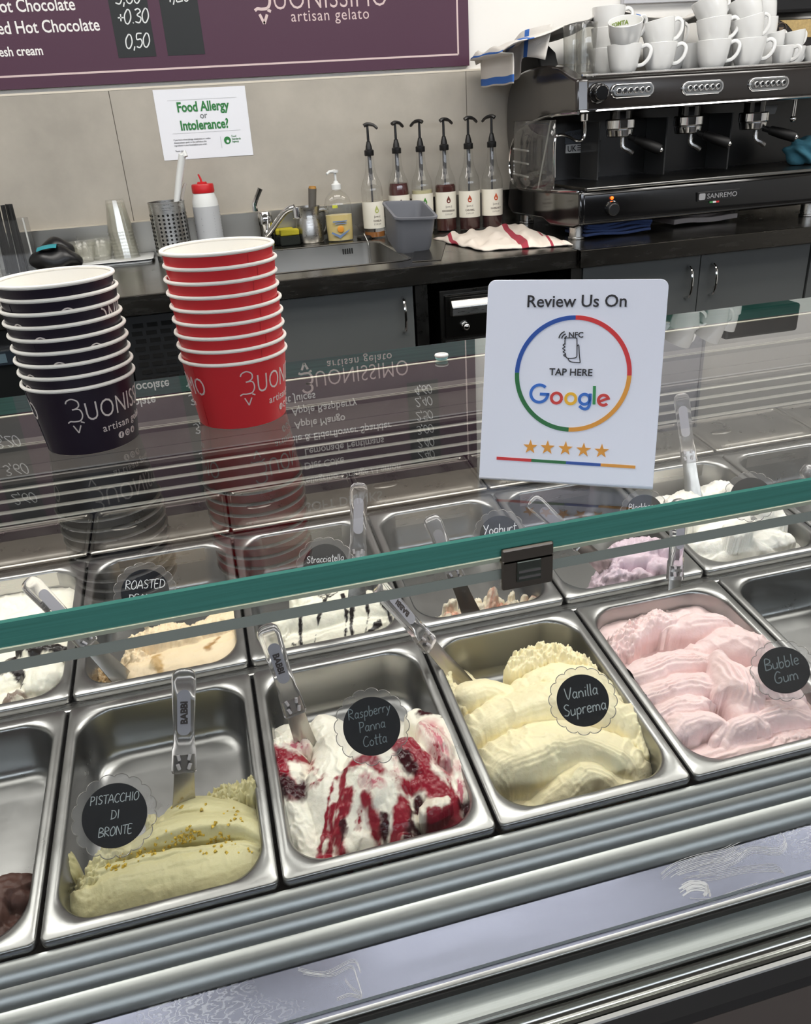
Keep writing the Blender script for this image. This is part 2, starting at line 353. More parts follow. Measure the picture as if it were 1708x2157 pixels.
# ------------------------------------------------------------------ the room
X0, X1, YF = -3.2, 4.6, -4.2
def struct(mb, name, m, **k):
    o = mb.build(name, m, smooth=False, **k); o['kind'] = 'structure'; return o
struct(MB().bb(X0, X1, YF, WALLY + 0.1, FLOOR - 0.1, FLOOR), 'floor', FLOORM)
struct(MB().bb(X0, X1, YF, WALLY + 0.1, CEIL, CEIL + 0.1), 'ceiling', WHITEP)
wb = struct(MB().bb(X0, X1, WALLY + 0.008, WALLY + 0.1, FLOOR, CEIL), 'wall_back', WHITEP)
struct(MB().bb(X0 - 0.1, X0, YF, WALLY + 0.1, FLOOR, CEIL), 'wall_left', WHITEP)
struct(MB().bb(X1, X1 + 0.1, YF, WALLY + 0.1, FLOOR, CEIL), 'wall_right', WHITEP)
# shop front: unseen high wall, added dark to dim the steel reflections, posts and open glazing that lets the daylight in
wf = struct(MB().bb(X0, X1, YF - 0.1, YF, FLOOR, 1.25).bb(X0, X1, YF - 0.1, YF, CEIL - 0.12, CEIL).bb(-0.9, -0.75, YF - 0.1, YF, FLOOR, CEIL).bb(1.9, 2.05, YF - 0.1, YF, FLOOR, CEIL), 'wall_front', mat('unseen_dark_wall', rgb(40, 38, 38), 0.6))
# tiled splashback, one slab per joint
ZT = 0.8712
edges = [X0, -1.37, -0.168, 1.0366, 2.24, 3.44, X1]
t = MB()
for a, b in zip(edges[:-1], edges[1:]): t.bb(a + 0.0012, b - 0.0012, WALLY, WALLY + 0.008, FLOOR, ZT)
tp = t.build('tile_panel', TILE, wb, smooth=False)
MB().bb(X0, X1, WALLY + 0.003, WALLY + 0.0081, FLOOR, ZT - 0.001).build('joint', GROUT, wb, smooth=False)
MB().bb(X0, X1, WALLY - 0.001, WALLY + 0.008, ZT, ZT + 0.006).build('edge_trim', mat('cream_trim', rgb(222, 214, 198), 0.6), wb, smooth=False)
# ------------------------------------------------------------------ gelato display case
PW = 0.2535
T1, T2 = 0.0981, 0.1111
L1, L2 = 0.3467, 0.3488
FY, FZ = 0.3716, 0.0328
ROW = {1: (Vector((0, 0, 0)), T1, L1), 2: (Vector((0, FY, FZ)), T2, L2)}
def rowframe(r, k):
    o, t, L = ROW[r]
    M = Matrix(((1, 0, 0), (0, math.cos(t), -math.sin(t)), (0, math.sin(t), math.cos(t)))).to_4x4()
    M.translation = o + Vector((k * PW, 0, 0)); return M
G = 0.475
XA, XB = -1.16, 1.52
case = thing('gelato_display_case', (0.2, 0.45, FLOOR), 'stainless steel gelato display counter with flat glass top and front glass', 'display case')
def arc(cy, cz, r, a0, a1, n=8, ry=None):
    return [(cy + (ry or r) * math.cos(math.radians(a0 + (a1 - a0) * i / n)), cz + r * math.sin(math.radians(a0 + (a1 - a0) * i / n))) for i in range(n + 1)]
# three rounded steel rails stepping down to the front
def rail(ya, za, yb, zb):
    """convex lip from the back edge (ya,za) over to the front edge (yb,zb)"""
    p = []
    for i in range(11):
        w = i / 10 * PI / 2
        p.append((ya + (yb - ya) * math.sin(w) ** 1.0 , zb - 0.016 + (za - zb + 0.016) * math.cos(w)))
    return p
def lip(y0, z0, dy, dz):
    p = [(y0 + 0.004, z0 - 0.02), (y0 + 0.001, z0 - 0.0015), (y0, z0 - 0.0003)]
    for i in range(0, 13):
        w = (8 + 82 * i / 12) * PI / 180
        p.append((y0 - 0.0006 - dy * math.sin(w) + dy * math.sin(8 * PI / 180), z0 - dz * (1 - math.cos(w))))
    p.append((p[-1][0] + 0.0005, p[-1][1] - 0.012)); return p
rails = [(-0.0005, -0.0125, 0.0215, 0.027), (-0.0135, -0.0285, 0.0215, 0.027), (-0.0315, -0.0465, 0.026, 0.029)]
for y0, z0, y1, z1 in rails:
    MB().strip(lip(y0, z0, y1, z1), XA, XB).build('rail', RAILST, case, angle=30)
MB().strip([(-0.054, -0.075), (-0.0545, -0.0672), (-0.056, -0.0665), (-0.1132, -0.0760)], XA, XB).build('steel_strip', MIRROR, case, angle=18)
MB().strip([(-0.1125, -0.0752), (-0.1155, -0.0760), (-0.1172, -0.0778), (-0.1172, -0.0800)], XA, XB).build('strip_lip', mat('bright_lip', rgb(214, 214, 214), 0.3, 1.0), case)
MB().bb(XA, XB, -0.1195, -0.111, -0.0895, -0.0815).build('dark_gap_strip', MATTEBLACK, case, smooth=False)  # solid black strip filling the dark gap under the lip
MB().strip([(-0.108, -0.07), (-0.108, -0.101), (-0.143, -0.101), (-0.1432, -0.112)], XA, XB).build('front_ledge', mat('pale_painted_ledge', rgb(196, 202, 200), 0.32, spec=0.5), case, smooth=False)
MB().bb(XA, XB, -0.149, -0.1425, -0.13, -0.0985).build('gasket', mat('grey_gasket', rgb(92, 96, 97), 0.5), case, smooth=False, bevel=0.001)
MB().strip([(-0.1455, -0.0995), (-0.1475, -0.0975), (-0.149, -0.0995)], XA, XB).build('gasket_bead', mat('pale_gasket', rgb(190, 196, 196), 0.4), case)
MB().strip([(-0.157, -0.0985)] + arc(-0.1655, -0.0985, 0.0075, 0, -180, 8)[1:-1] + [(-0.173, -0.0985), (-0.1755, -0.1), (-0.176, -0.12)], XA, XB).build('chrome_channel', mat('channel_steel', rgb(170, 172, 168), 0.2, 1.0), case, angle=50)
MB().bb(XA, XB, -0.181, -0.1765, -0.1055, -0.1015).build('white_trim', mat('satin_trim', rgb(205, 205, 202), 0.4), case, smooth=False)
MB().bb(XA, XB, -0.1795, -0.15, -0.142, -0.106).build('trim_carrier', mat('charcoal_trim', rgb(70, 68, 66), 0.5), case, smooth=False)
MB().bb(XA, XB, -0.1785, -0.16, -0.162, -0.1425).build('dark_strip', mat('panel_gap', rgb(58, 56, 55), 0.6), case, smooth=False)  # solid darker strip, flush with the panel below
MB().bb(XA, XB, -0.1785, -0.13, FLOOR + 0.1, -0.163).build('front_panel', mat('brown_grey_panel', rgb(112, 102, 96), 0.5, var=0.06, vscale=5), case, smooth=False)
MB().bb(XA, XB, -0.12, 1.08, FLOOR, FLOOR + 0.1).build('plinth', MATTEBLACK, case, smooth=False)
MB().bb(XA, XB, 1.095, 1.11, FLOOR + 0.1, 0.2).bb(XA, XB, -0.12, 1.1, -0.30, -0.285).bb(XA, XA + 0.02, -0.15, 1.1, FLOOR + 0.1, 0.03).bb(XB - 0.02, XB, -0.15, 1.1, FLOOR + 0.1, 0.03).build('carcass', DKSTEEL, case, smooth=False)
# steel bar between the two pan rows, and the well edge
c1, s1 = math.cos(T1), math.sin(T1)
MB().strip([(FY - 0.030, FZ - 0.009), (FY - 0.029, FZ - 0.0035), (FY - 0.0265, FZ - 0.0028), (FY + 0.004, FZ - 0.0125), (FY + 0.004, FZ - 0.03)], XA, XB).build('cross_bar', STEEL, case, angle=30)
MB().bb(XA, XB, 0.7, 0.745, 0.04, 0.0655).build('rear_bar', STEEL, case, smooth=False)
for k in range(-4, 6):
    pass
# rear louvres and ledge
MB().strip([(0.893, 0.06), (0.893, 0.178), (0.896, 0.18)], XA, XB).build('rear_panel', mat('black_louvre_panel', rgb(26, 27, 28), 0.4), case, smooth=False)
LVM = mat('louvre_edge', rgb(196, 194, 184), 0.45)
for z in (0.0885, 0.1115, 0.134, 0.1565):
    MB().prism([(0.8835, z - 0.0008), (0.8835, z + 0.0008), (0.892, z + 0.0032), (0.892, z + 0.0020)], XA, XB).build('louvre_slat', LVM, case, smooth=False)
MB().strip([(0.886, 0.168), (0.8865, 0.1745), (0.889, 0.176), (0.955, 0.177), (0.956, 0.1735), (0.9575, 0.1735), (0.9585, 0.177), (1.045, 0.178), (1.0455, 0.186), (1.049, 0.187), (1.062, 0.186), (1.064, 0.18), (1.085, 0.19), (1.095, 0.2305), (1.0975, 0.235), (1.1005, 0.2355), (1.1035, 0.233), (1.105, 0.20), (1.11, 0.19)], XA, XB).build('rear_ledge', mat('ledge_steel', rgb(84, 81, 78), 0.45, 0.5, var=0.10, vscale=16, rvar=0.06), case, angle=30)
MB().bb(XA, XB, 1.0965, 1.1035, 0.2345, 0.2375).build('rear_edge_trim', mat('bright_trim', rgb(238, 234, 214), 0.25), case, smooth=False, bevel=0.001)
MB().bb(XA, XB, 1.046, 1.0485, 0.1865, 0.1885).bb(XA, XB, 1.058, 1.0605, 0.1855, 0.1875).build('track_line', mat('track_trim', rgb(170, 167, 155), 0.3), case, smooth=False)
# dried wipe marks left on the strip
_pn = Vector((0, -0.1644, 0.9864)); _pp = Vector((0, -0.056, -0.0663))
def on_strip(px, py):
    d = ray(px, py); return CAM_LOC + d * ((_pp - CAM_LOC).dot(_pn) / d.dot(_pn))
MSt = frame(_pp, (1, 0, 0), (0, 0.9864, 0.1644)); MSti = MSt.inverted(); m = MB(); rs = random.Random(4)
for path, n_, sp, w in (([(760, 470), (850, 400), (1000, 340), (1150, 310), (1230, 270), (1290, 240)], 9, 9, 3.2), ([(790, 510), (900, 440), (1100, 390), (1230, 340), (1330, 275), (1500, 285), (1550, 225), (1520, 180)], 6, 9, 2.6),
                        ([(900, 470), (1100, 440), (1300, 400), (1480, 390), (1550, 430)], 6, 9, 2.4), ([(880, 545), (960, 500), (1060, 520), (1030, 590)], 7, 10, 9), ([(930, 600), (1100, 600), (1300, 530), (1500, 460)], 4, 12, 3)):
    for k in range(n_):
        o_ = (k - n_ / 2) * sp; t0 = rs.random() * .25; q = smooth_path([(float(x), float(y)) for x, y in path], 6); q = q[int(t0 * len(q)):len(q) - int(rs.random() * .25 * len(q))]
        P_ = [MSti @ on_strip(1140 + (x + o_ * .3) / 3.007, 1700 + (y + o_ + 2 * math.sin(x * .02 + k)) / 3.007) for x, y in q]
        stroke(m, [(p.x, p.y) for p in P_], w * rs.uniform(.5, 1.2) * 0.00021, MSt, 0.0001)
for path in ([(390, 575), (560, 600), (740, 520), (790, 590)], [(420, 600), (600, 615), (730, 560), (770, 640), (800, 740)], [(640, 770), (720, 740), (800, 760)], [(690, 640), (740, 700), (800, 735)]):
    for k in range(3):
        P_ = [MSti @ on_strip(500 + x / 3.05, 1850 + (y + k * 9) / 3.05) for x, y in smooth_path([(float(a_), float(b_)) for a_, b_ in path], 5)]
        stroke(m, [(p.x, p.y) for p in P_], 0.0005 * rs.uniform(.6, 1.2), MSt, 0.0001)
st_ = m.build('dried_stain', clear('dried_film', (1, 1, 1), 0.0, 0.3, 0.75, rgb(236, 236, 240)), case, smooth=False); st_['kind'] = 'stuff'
# glass: the top pane, front pane with grey band, end panes
XJ = 0.349
GY0, GY1, GT = -0.158, 0.366, 0.0205
for a, b in ((XA, XB),):
    tg = MB().bb(a, b, GY0 + 0.0015, GY1, G - GT, G).build('top_glass', GLASST, case, smooth=False)
    tg.data.materials.append(GLASSN)
    for pf_ in tg.data.polygons: pf_.material_index = 0 if pf_.normal.z > .5 else 1
    MB().prism([(GY0 + 0.0015, G), (GY0, G - 0.0015), (GY0, G - GT + 0.0015), (GY0 + 0.0015, G - GT)], a, b).build('polished_edge', EDGE, tg, smooth=False)
    MB().prism([(GY1, G - GT), (GY1 + 0.0008, G - GT + 0.001), (GY1 + 0.0008, G - 0.001), (GY1, G)], a, b).build('rear_edge', EDGE, tg, smooth=False)
fg = MB().bb(XA, XB, GY0 + 0.001, GY0 + 0.009, -0.125, G - GT - 0.0005).build('front_glass', GLASS, case, smooth=False)
MB().bb(XA, XB, GY0 + 0.0006, GY0 + 0.00095, 0.4365, 0.4450).build('grey_band', FRIT, fg, smooth=False)
MB().bb(XA, XB, GY0 + 0.0012, GY0 + 0.0088, G - GT - 0.0035, G - GT - 0.0006).build('painted_lit_edge', mat('lit_edge_paint', rgb(196, 200, 178), 0.3), fg, smooth=False)  # pale colour stands in for light caught in the glass edge
MB().bb(XA - 0.009, XA - 0.001, GY0, 1.09, -0.1, G).build('end_glass', GLASS, case, smooth=False)
MB().bb(XB + 0.001, XB + 0.009, GY0, 1.09, -0.1, G).build('end_glass', GLASS, case, smooth=False)
# clip joining the panes
cx0, cx1 = 0.1985, 0.2385
q = MB().bb(cx0, cx1, GY0 - 0.004, GY0 - 0.0005, 0.4285, G - GT + 0.008)
clip = q.build('glass_clip', mat('dark_bronze', rgb(112, 104, 95), 0.3, 0.6), case, smooth=False, bevel=0.0015)
MB().bb(cx0, cx1, GY0 - 0.004, GY0 + 0.02, G - GT - 0.0045, G - GT - 0.001).build('clip_top', mat('bronze_top', rgb(120, 112, 102), 0.3, 0.7), clip, smooth=False, bevel=0.001)
MB().bb(cx0 + 0.011, cx1 - 0.010, GY0 - 0.0052, GY0 - 0.0038, 0.4345, 0.4515).build('clip_screw_plate', mat('bronze_plate', rgb(96, 100, 92), 0.25, 0.6), clip, smooth=False, bevel=0.0006)
MB().bb(cx0 + 0.012, cx1 - 0.011, GY0 - 0.0062, GY0 - 0.0050, 0.4375, 0.4395).bb(cx0 + 0.012, cx1 - 0.011, GY0 - 0.0062, GY0 - 0.0050, 0.4425, 0.4445).build('clip_slot', CHROME, clip, smooth=False)
# ------------------------------------------------------------------ steel pans
def pan_loops(w, L):
    """(inset x, inset front/back, z, corner radius) from the skirt over the rim and down to the floor"""
    return [(0.0012, 0.0012, -0.0125, 0.007), (0.0002, 0.0002, -0.0118, 0.008), (0.0, 0.0, -0.009, 0.008), (0.0, 0.0, -0.0035, 0.008), (0.0008, 0.0008, -0.0012, 0.008), (0.0024, 0.0024, 0.0, 0.0075),
            (0.010, 0.0125, 0.0, 0.030), (0.0122, 0.0150, -0.0007, 0.040), (0.0138, 0.0168, -0.0026, 0.044), (0.0148, 0.0180, -0.0065, 0.045), (0.0180, 0.0215, -0.045, 0.045), (0.0200, 0.0235, -0.066, 0.045),
            (0.0220, 0.0255, -0.0755, 0.045), (0.0275, 0.031, -0.0815, 0.044), (0.036, 0.040, -0.0840, 0.040), (0.06, 0.07, -0.0842, 0.030)]
def pan_mesh(L):
    w = PW - 0.0036; mb = MB(); n = 9; loops = pan_loops(w, L)
    for ix, iy, z, r in loops:
        mb.v += [Vector((0.0018 + x, y, z)) for x, y in rrect(ix, w - ix, iy, L - iy, r, n)]
    m = 4 * (n + 1)
    for i in range(len(loops) - 1):
        for k in range(m):
            mb.f.append((i * m + k, i * m + (k + 1) % m, (i + 1) * m + (k + 1) % m, (i + 1) * m + k))
    b = (len(loops) - 1) * m; mb.f.append(tuple(range(b, b + m)))
    return mb
PANINFO = {(1, -2): ('holding dark chocolate gelato', 'left of the pistachio'), (1, -1): ('holding green pistachio gelato', ''), (1, 0): ('holding white gelato with raspberry sauce', ''),
           (1, 1): ('holding yellow vanilla gelato', ''), (1, 2): ('holding pink bubble gum gelato', ''), (1, 3): ('empty, front row, right of the pink gelato', ''),
           (2, -2): ('holding white gelato with black chocolate chunks', ''), (2, -1): ('holding beige roasted nut gelato', ''), (2, 0): ('holding white gelato with thin chocolate drizzle', ''),
           (2, 1): ('nearly empty, last scraps of speckled peach and white gelato', ''), (2, 2): ('holding lilac blackberry gelato', ''), (2, 3): ('holding plain white coconut gelato', ''), (2, 4): ('empty, back row, right of the white coconut gelato', '')}
pm = {}
for (r, k), (txt, _) in PANINFO.items():
    M = rowframe(r, k)
    if r not in pm:
        o = pan_mesh(ROW[r][2]).build('gelato_pan', PANST, None, local=True, angle=50); pm[r] = o
    else:
        o = pm[r].copy(); COL.objects.link(o)
    o.matrix_world = M
    tag(o, 'steel gelato pan ' + txt, 'pan', 'steel gelato pans in the front row' if r == 1 else 'steel gelato pans in the back row')
# flat lids behind the back row
lid0 = None
for k in range(-3, 6):
    M = Matrix(((1, 0, 0), (0, math.cos(.085), -math.sin(.085)), (0, math.sin(.085), math.cos(.085)))).to_4x4()
    M.translation = Vector((k * PW, 0.7345, 0.0735))
    if lid0 is None:
        w = PW - 0.004; mb = MB(); n = 5
        lp = [(0, -0.004, .006), (0, -0.0005, .006), (0.002, 0.0012, .006), (0.005, 0.0012, .006), (0.007, -0.0012, .008), (0.012, -0.0014, .012), (0.016, 0.001, .014), (0.03, 0.0014, .014)]
        for i_, z, r in lp: mb.v += [Vector((0.002 + x, y, z)) for x, y in rrect(i_, w - i_, i_, 0.15 - i_, r, n)]
        m_ = 4 * (n + 1)
        for i in range(len(lp) - 1):
            for q in range(m_): mb.f.append((i * m_ + q, i * m_ + (q + 1) % m_, (i + 1) * m_ + (q + 1) % m_, (i + 1) * m_ + q))
        b = (len(lp) - 1) * m_; mb.f.append(tuple(range(b, b + m_)))
        lid0 = mb.build('pan_lid', mat('lid_steel', rgb(150, 147, 141), 0.3, 1.0, rvar=0.05, vscale=14), None, local=True, angle=40); o = lid0
        MB().sphere((0.06, 0.075, 0.0004), (0.026, 0.012, 0.0035), 20).build('finger_recess', DKSTEEL, o, local=True)
    else: o = dup(lid0)
    o.matrix_world = M
    where = {-2: 'left of the cup stacks', -1: 'behind the beige roasted nut gelato', 0: 'behind the chocolate drizzled gelato', 1: 'behind the nearly empty pan', 2: 'behind the lilac blackberry gelato', 3: 'behind the plain white gelato', 4: 'behind the empty back row pan'}.get(k, 'at the far left end' if k < 0 else 'at the far right end')
    where = {-2: 'behind the black and white gelato'}.get(k, where)
    tag(o, 'flat steel lid on the rear well ' + where, 'lid', 'steel lids behind the pans')
# ------------------------------------------------------------------ rear worktops
WZ = 0.36
WY0 = 1.632
wt = thing('worktop', (0.0, 2.0, WZ), 'long stainless worktop with sink along the tiled wall', 'worktop')
sx0, sx1, sy0, sy1 = 0.085, 0.632, 1.757, 2.225
m = MB()
m.bb(-2.6, sx0, WY0, WALLY - 0.002, WZ - 0.035, WZ).bb(sx1, 1.1095, WY0, WALLY - 0.002, WZ - 0.035, WZ).bb(sx0, sx1, WY0, sy0, WZ - 0.035, WZ).bb(sx0, sx1, sy1, WALLY - 0.002, WZ - 0.035, WZ)
m.build('top', WORKTOP, wt, smooth=False)
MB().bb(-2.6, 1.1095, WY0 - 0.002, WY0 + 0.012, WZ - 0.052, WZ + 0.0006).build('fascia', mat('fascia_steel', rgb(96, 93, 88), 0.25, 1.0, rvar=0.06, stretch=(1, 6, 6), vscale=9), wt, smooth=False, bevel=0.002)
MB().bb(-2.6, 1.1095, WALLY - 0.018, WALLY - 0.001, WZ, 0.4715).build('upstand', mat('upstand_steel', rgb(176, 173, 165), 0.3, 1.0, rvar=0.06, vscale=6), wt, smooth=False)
MB().bb(-2.6, 1.1095, WALLY - 0.0185, WALLY - 0.001, 0.4718, 0.4755).build('upstand_edge', mat('pale_edge_trim', rgb(196, 188, 172), 0.5), wt, smooth=False)
b = MB(); n = 5
for ins, z, r in ((-0.012, WZ + 0.0012, .05), (-0.004, WZ + 0.0022, .05), (0.0, WZ - 0.002, .05), (0.004, WZ - 0.12, .05), (0.012, WZ - 0.15, .05), (0.04, WZ - 0.158, .04)):
    b.v += [Vector((x, y, z)) for x, y in rrect(sx0 + ins, sx1 - ins, sy0 + ins, sy1 - ins, r, n)]
mm = 4 * (n + 1)
for i in range(5):
    for k in range(mm): b.f.append((i * mm + k, i * mm + (k + 1) % mm, (i + 1) * mm + (k + 1) % mm, (i + 1) * mm + k))
b.f.append(tuple(range(5 * mm, 6 * mm)))
bowl = b.build('sink_bowl', mat('sink_steel', rgb(150, 148, 143), 0.33, 1.0, bump=0.05, bscale=120, rvar=0.08, vscale=9), wt)
m = MB()
p = at_y(732, 526, sy1 - 0.004)
for i in range(5): m.bb(p.x - 0.018 + i * 0.0078, p.x - 0.0135 + i * 0.0078, sy1 - 0.006, sy1 - 0.0035, p.z - 0.014, p.z + 0.004)
m.build('overflow', MATTEBLACK, bowl, smooth=False)
wr = thing('worktop', (1.7, 2.0, WZ), 'stainless worktop under the black coffee machine', 'worktop')
MB().bb(1.113, 2.9, 1.615, WALLY - 0.002, WZ - 0.03, WZ).build('top', WORKTOP, wr, smooth=False)
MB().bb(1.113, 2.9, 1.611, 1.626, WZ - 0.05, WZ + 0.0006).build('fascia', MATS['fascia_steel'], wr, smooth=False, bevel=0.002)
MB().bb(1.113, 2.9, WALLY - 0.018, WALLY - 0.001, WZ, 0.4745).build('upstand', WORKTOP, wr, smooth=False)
# ------------------------------------------------------------------ cabinets
def bow(mb, x, y, z0, z1, out=0.028, r=0.0048):
    pts = [(x, y, z1), (x, y - out * 0.7, z1 - 0.008), (x, y - out, z1 - 0.03), (x, y - out * 1.05, (z0 + z1) / 2), (x, y - out, z0 + 0.03), (x, y - out * 0.7, z0 + 0.008), (x, y, z0)]
    mb.tube(smooth_path(pts, 3), r, 8)
CY = 1.665
def cabinet(x0, x1, doors, label, z1=0.306, body_top=None):
    c = thing('cabinet', ((x0 + x1) / 2, CY + 0.3, FLOOR), label, 'cabinet')
    MB().bb(x0, x1, CY + 0.02, 2.38, FLOOR, body_top or z1).build('body', mat('cabinet_carcass', rgb(52, 53, 53), 0.5), c, smooth=False)
    for a, b_, hx in doors:
        d = MB().bb(a, b_, CY, CY + 0.019, FLOOR + 0.1, z1 - 0.004).build('door', GREYLAM, c, smooth=False, bevel=0.0012)
        h = MB(); bow(h, hx, CY + 0.002, 0.172, 0.272); h.build('handle', CHROME, d)
    return c
cabinet(0.06, 0.613, [(0.065, 0.611, 0.579)], 'grey cabinet with one door below the sink', body_top=0.195)
cabinet(1.146, 1.948, [(1.148, 1.5475, 1.507), (1.5505, 1.946, 1.592)], 'grey two door cabinet below the coffee machine')
cabinet(1.952, 2.8, [(1.956, 2.37, 2.33), (2.373, 2.796, 2.41)], 'grey cabinet at the right end beyond the coffee machine doors')
fr = thing('counter_frame', (0.64, 1.7, FLOOR), 'steel leg frame around the dark bay between the cabinets', 'frame')
MB().bb(0.618, 0.655, CY, CY + 0.04, FLOOR, WZ - 0.036).build('post', DKSTEEL, fr, smooth=False)
MB().bb(1.108, 1.143, CY, CY + 0.04, FLOOR, WZ - 0.036).build('post', DKSTEEL, fr, smooth=False)
MB().bb(0.656, 1.107, 2.3, 2.32, FLOOR, WZ - 0.036).build('back_panel', MATTEBLACK, fr, smooth=False)
MB().bb(0.656, 1.107, CY + 0.01, 2.3, FLOOR + 0.02, FLOOR + 0.05).build('shelf', DKSTEEL, fr, smooth=False)
# steel drawer unit in the bay
du = thing('knock_out_drawer', (0.86, 1.9, FLOOR + 0.05), 'steel drawer unit with wide bar handle in the dark bay', 'drawer unit')
MB().bb(0.694, 1.04, CY + 0.012, 2.2, FLOOR + 0.05, 0.276).build('body', DKSTEEL, du, smooth=False, bevel=0.004)
dr = MB().bb(0.708, 1.026, CY + 0.002, CY + 0.014, 0.135, 0.262).build('drawer', mat('drawer_front', rgb(74, 72, 68), 0.28, 1.0), du, smooth=False, bevel=0.003)
MB().prism([(CY + 0.003, 0.255), (CY - 0.012, 0.248), (CY - 0.026, 0.232), (CY - 0.026, 0.205), (CY + 0.003, 0.2)], 0.722, 1.012).build('handle', STEEL, dr, smooth=False, bevel=0.003)
MB().sphere((0.768, CY - 0.012, 0.168), 0.012, 14).cyl((0.768, CY - 0.005, 0.168), (0.768, CY + 0.005, 0.168), 0.015, 16).build('knob', CHROME, dr)
MB().bb(0.708, 1.026, CY + 0.002, CY + 0.014, -0.1, 0.125).build('drawer', MATS['drawer_front'], du, smooth=False, bevel=0.003)
# black under-counter fridge with grille
fu = thing('undercounter_fridge', (-0.45, 1.95, FLOOR), 'black undercounter fridge with slotted vent grille behind the cup stacks', 'fridge')
MB().bb(-1.1, 0.055, CY + 0.02, 2.36, FLOOR, 0.304).build('body', BLACK, fu, smooth=False)
g = MB().bb(-0.20, 0.05, CY + 0.004, CY + 0.021, -0.2, 0.3).build('grille', mat('grille_black', rgb(30, 31, 32), 0.45), fu, smooth=False, bevel=0.002)
s = MB()
for j in range(14):
    for i in range(6):
        x = -0.185 + i * 0.038 + (0.0 if j % 2 else 0.006); z = 0.268 - j * 0.0215
        s.bb(x, x + 0.028, CY + 0.0028, CY + 0.0046, z, z + 0.012)
s.build('vent_slot', mat('void', rgb(4, 4, 4), 0.9), g, smooth=False)
MB().bb(-1.1, -0.205, CY, CY + 0.02, -0.02, 0.24).build('control_fascia', mat('fridge_fascia', rgb(26, 28, 28), 0.3), fu, smooth=False, bevel=0.003)
MB().bb(-1.1, -0.205, CY - 0.004, CY + 0.02, 0.245, 0.252).bb(-1.1, -0.205, CY - 0.004, CY + 0.02, 0.088, 0.094).build('trim_strip', STEEL, fu, smooth=False)
p = at_y(18, 755, CY - 0.004)
MB().bb(p.x - 0.05, p.x + 0.03, CY - 0.006, CY + 0.002, p.z - 0.018, p.z + 0.022).build('control_module', mat('slate_display', rgb(44, 52, 60), 0.25), fu, smooth=False, bevel=0.003)
MB().bb(p.x - 0.026, p.x - 0.004, CY - 0.0068, CY - 0.0055, p.z - 0.01, p.z + 0.014).build('display', mat('display_grey', rgb(96, 116, 126), 0.3), fu, smooth=False)
# ------------------------------------------------------------------ espresso machine
MX0, MX1 = 1.19, 2.30
cm = thing('espresso_machine', (1.74, 2.08, WZ), 'large black three group espresso machine on the right worktop', 'coffee machine')
MB().prism([(1.812, 0.40), (1.768, 0.408), (1.764, 0.43), (1.772, 0.498), (1.782, 0.505), (2.36, 0.505), (2.36, 0.40)], MX0, MX1).build('lower_body', GLOSSBLACK, cm, bevel=0.006)
MB().bb(MX0 + 0.02, MX1 - 0.02, 1.79, 2.12, 0.503, 0.513).build('drip_tray', mat('drip_tray_steel', rgb(66, 64, 60), 0.35, 1.0), cm, smooth=False)
MB().bb(MX0 + 0.012, MX1 - 0.01, 1.775, 1.79, 0.5045, 0.515).build('tray_edge', mat('tray_edge_steel', rgb(150, 150, 148), 0.2, 1.0), cm, smooth=False, bevel=0.003)
MB().bb(MX0 + 0.02, MX1, 2.13, 2.36, 0.5, 0.72).build('back_panel', mat('machine_back', rgb(22, 21, 20), 0.25, spec=0.6), cm, smooth=False)
MB().prism([(1.822, 0.724), (1.818, 0.735), (1.826, 0.806), (1.836, 0.8145), (2.36, 0.8145), (2.36, 0.72), (1.84, 0.72)], MX0 + 0.012, MX1).build('upper_housing', BROWNBLACK, cm, bevel=0.004)
MB().prism([(1.816, 0.7195), (1.810, 0.7235), (1.812, 0.7275), (1.824, 0.729), (1.824, 0.7195)], MX0, MX1).build('chrome_strip', CHROME, cm)
MB().bb(MX0 + 0.02, MX1, 1.838, 2.35, 0.8145, 0.8205).build('cup_tray', STEEL, cm, smooth=False, bevel=0.002)
tr = MB(); tr.tube([(MX0 + 0.01, 1.828, 0.818), (MX1, 1.828, 0.818)], 0.005, 8); tr.build('tray_rail', CHROME, cm)
# left cheek, shaped, with the chrome arc and clear side shield
side = [(1.818, 0.811), (1.875, 0.824), (1.96, 0.849), (2.07, 0.861), (2.2, 0.859), (2.29, 0.845), (2.355, 0.812), (2.385, 0.76), (2.39, 0.68), (2.37, 0.6), (2.34, 0.52), (2.30, 0.50), (2.2, 0.62), (2.12, 0.70), (1.98, 0.717), (1.811, 0.722)]
MB().prism(smooth_path(side, 3), MX0 - 0.012, MX0 + 0.03).build('side_cheek', BROWNBLACK, cm, bevel=0.008, seg=3)
MB().prism([(1.77, 0.408), (1.766, 0.44), (1.775, 0.505), (2.05, 0.492), (2.26, 0.489), (2.36, 0.51), (2.38, 0.42), (2.33, 0.396), (2.05, 0.403), (1.985, 0.387), (1.81, 0.396)], MX0 - 0.012, MX0 + 0.012).build('side_skirt', GLOSSBLACK, cm, bevel=0.007, seg=3)
am = MB(); am.tube(smooth_path([(MX0 - 0.006, 1.811, 0.721), (MX0 - 0.012, 1.99, 0.717), (MX0 - 0.012, 2.13, 0.703), (MX0 - 0.012, 2.27, 0.672), (MX0 - 0.012, 2.34, 0.62), (MX0 - 0.012, 2.36, 0.56), (MX0 - 0.012, 2.33, 0.51), (MX0 - 0.012, 2.25, 0.49), (MX0 - 0.01, 2.05, 0.493), (MX0 - 0.004, 1.80, 0.505)], 5), 0.0045, 8)
am.build('chrome_arc', CHROME, cm)
sh = MB(); pr = []
for i in range(11):
    a = i / 10; pr.append((MX0 - 0.008 - 0.045 * math.sin(PI * a) ** 1.0, 2.33 - 0.36 * a))
vs = [(x, y, z) for x, y in pr for z in (0.497, 0.56, 0.64, 0.705 - 0.0)]
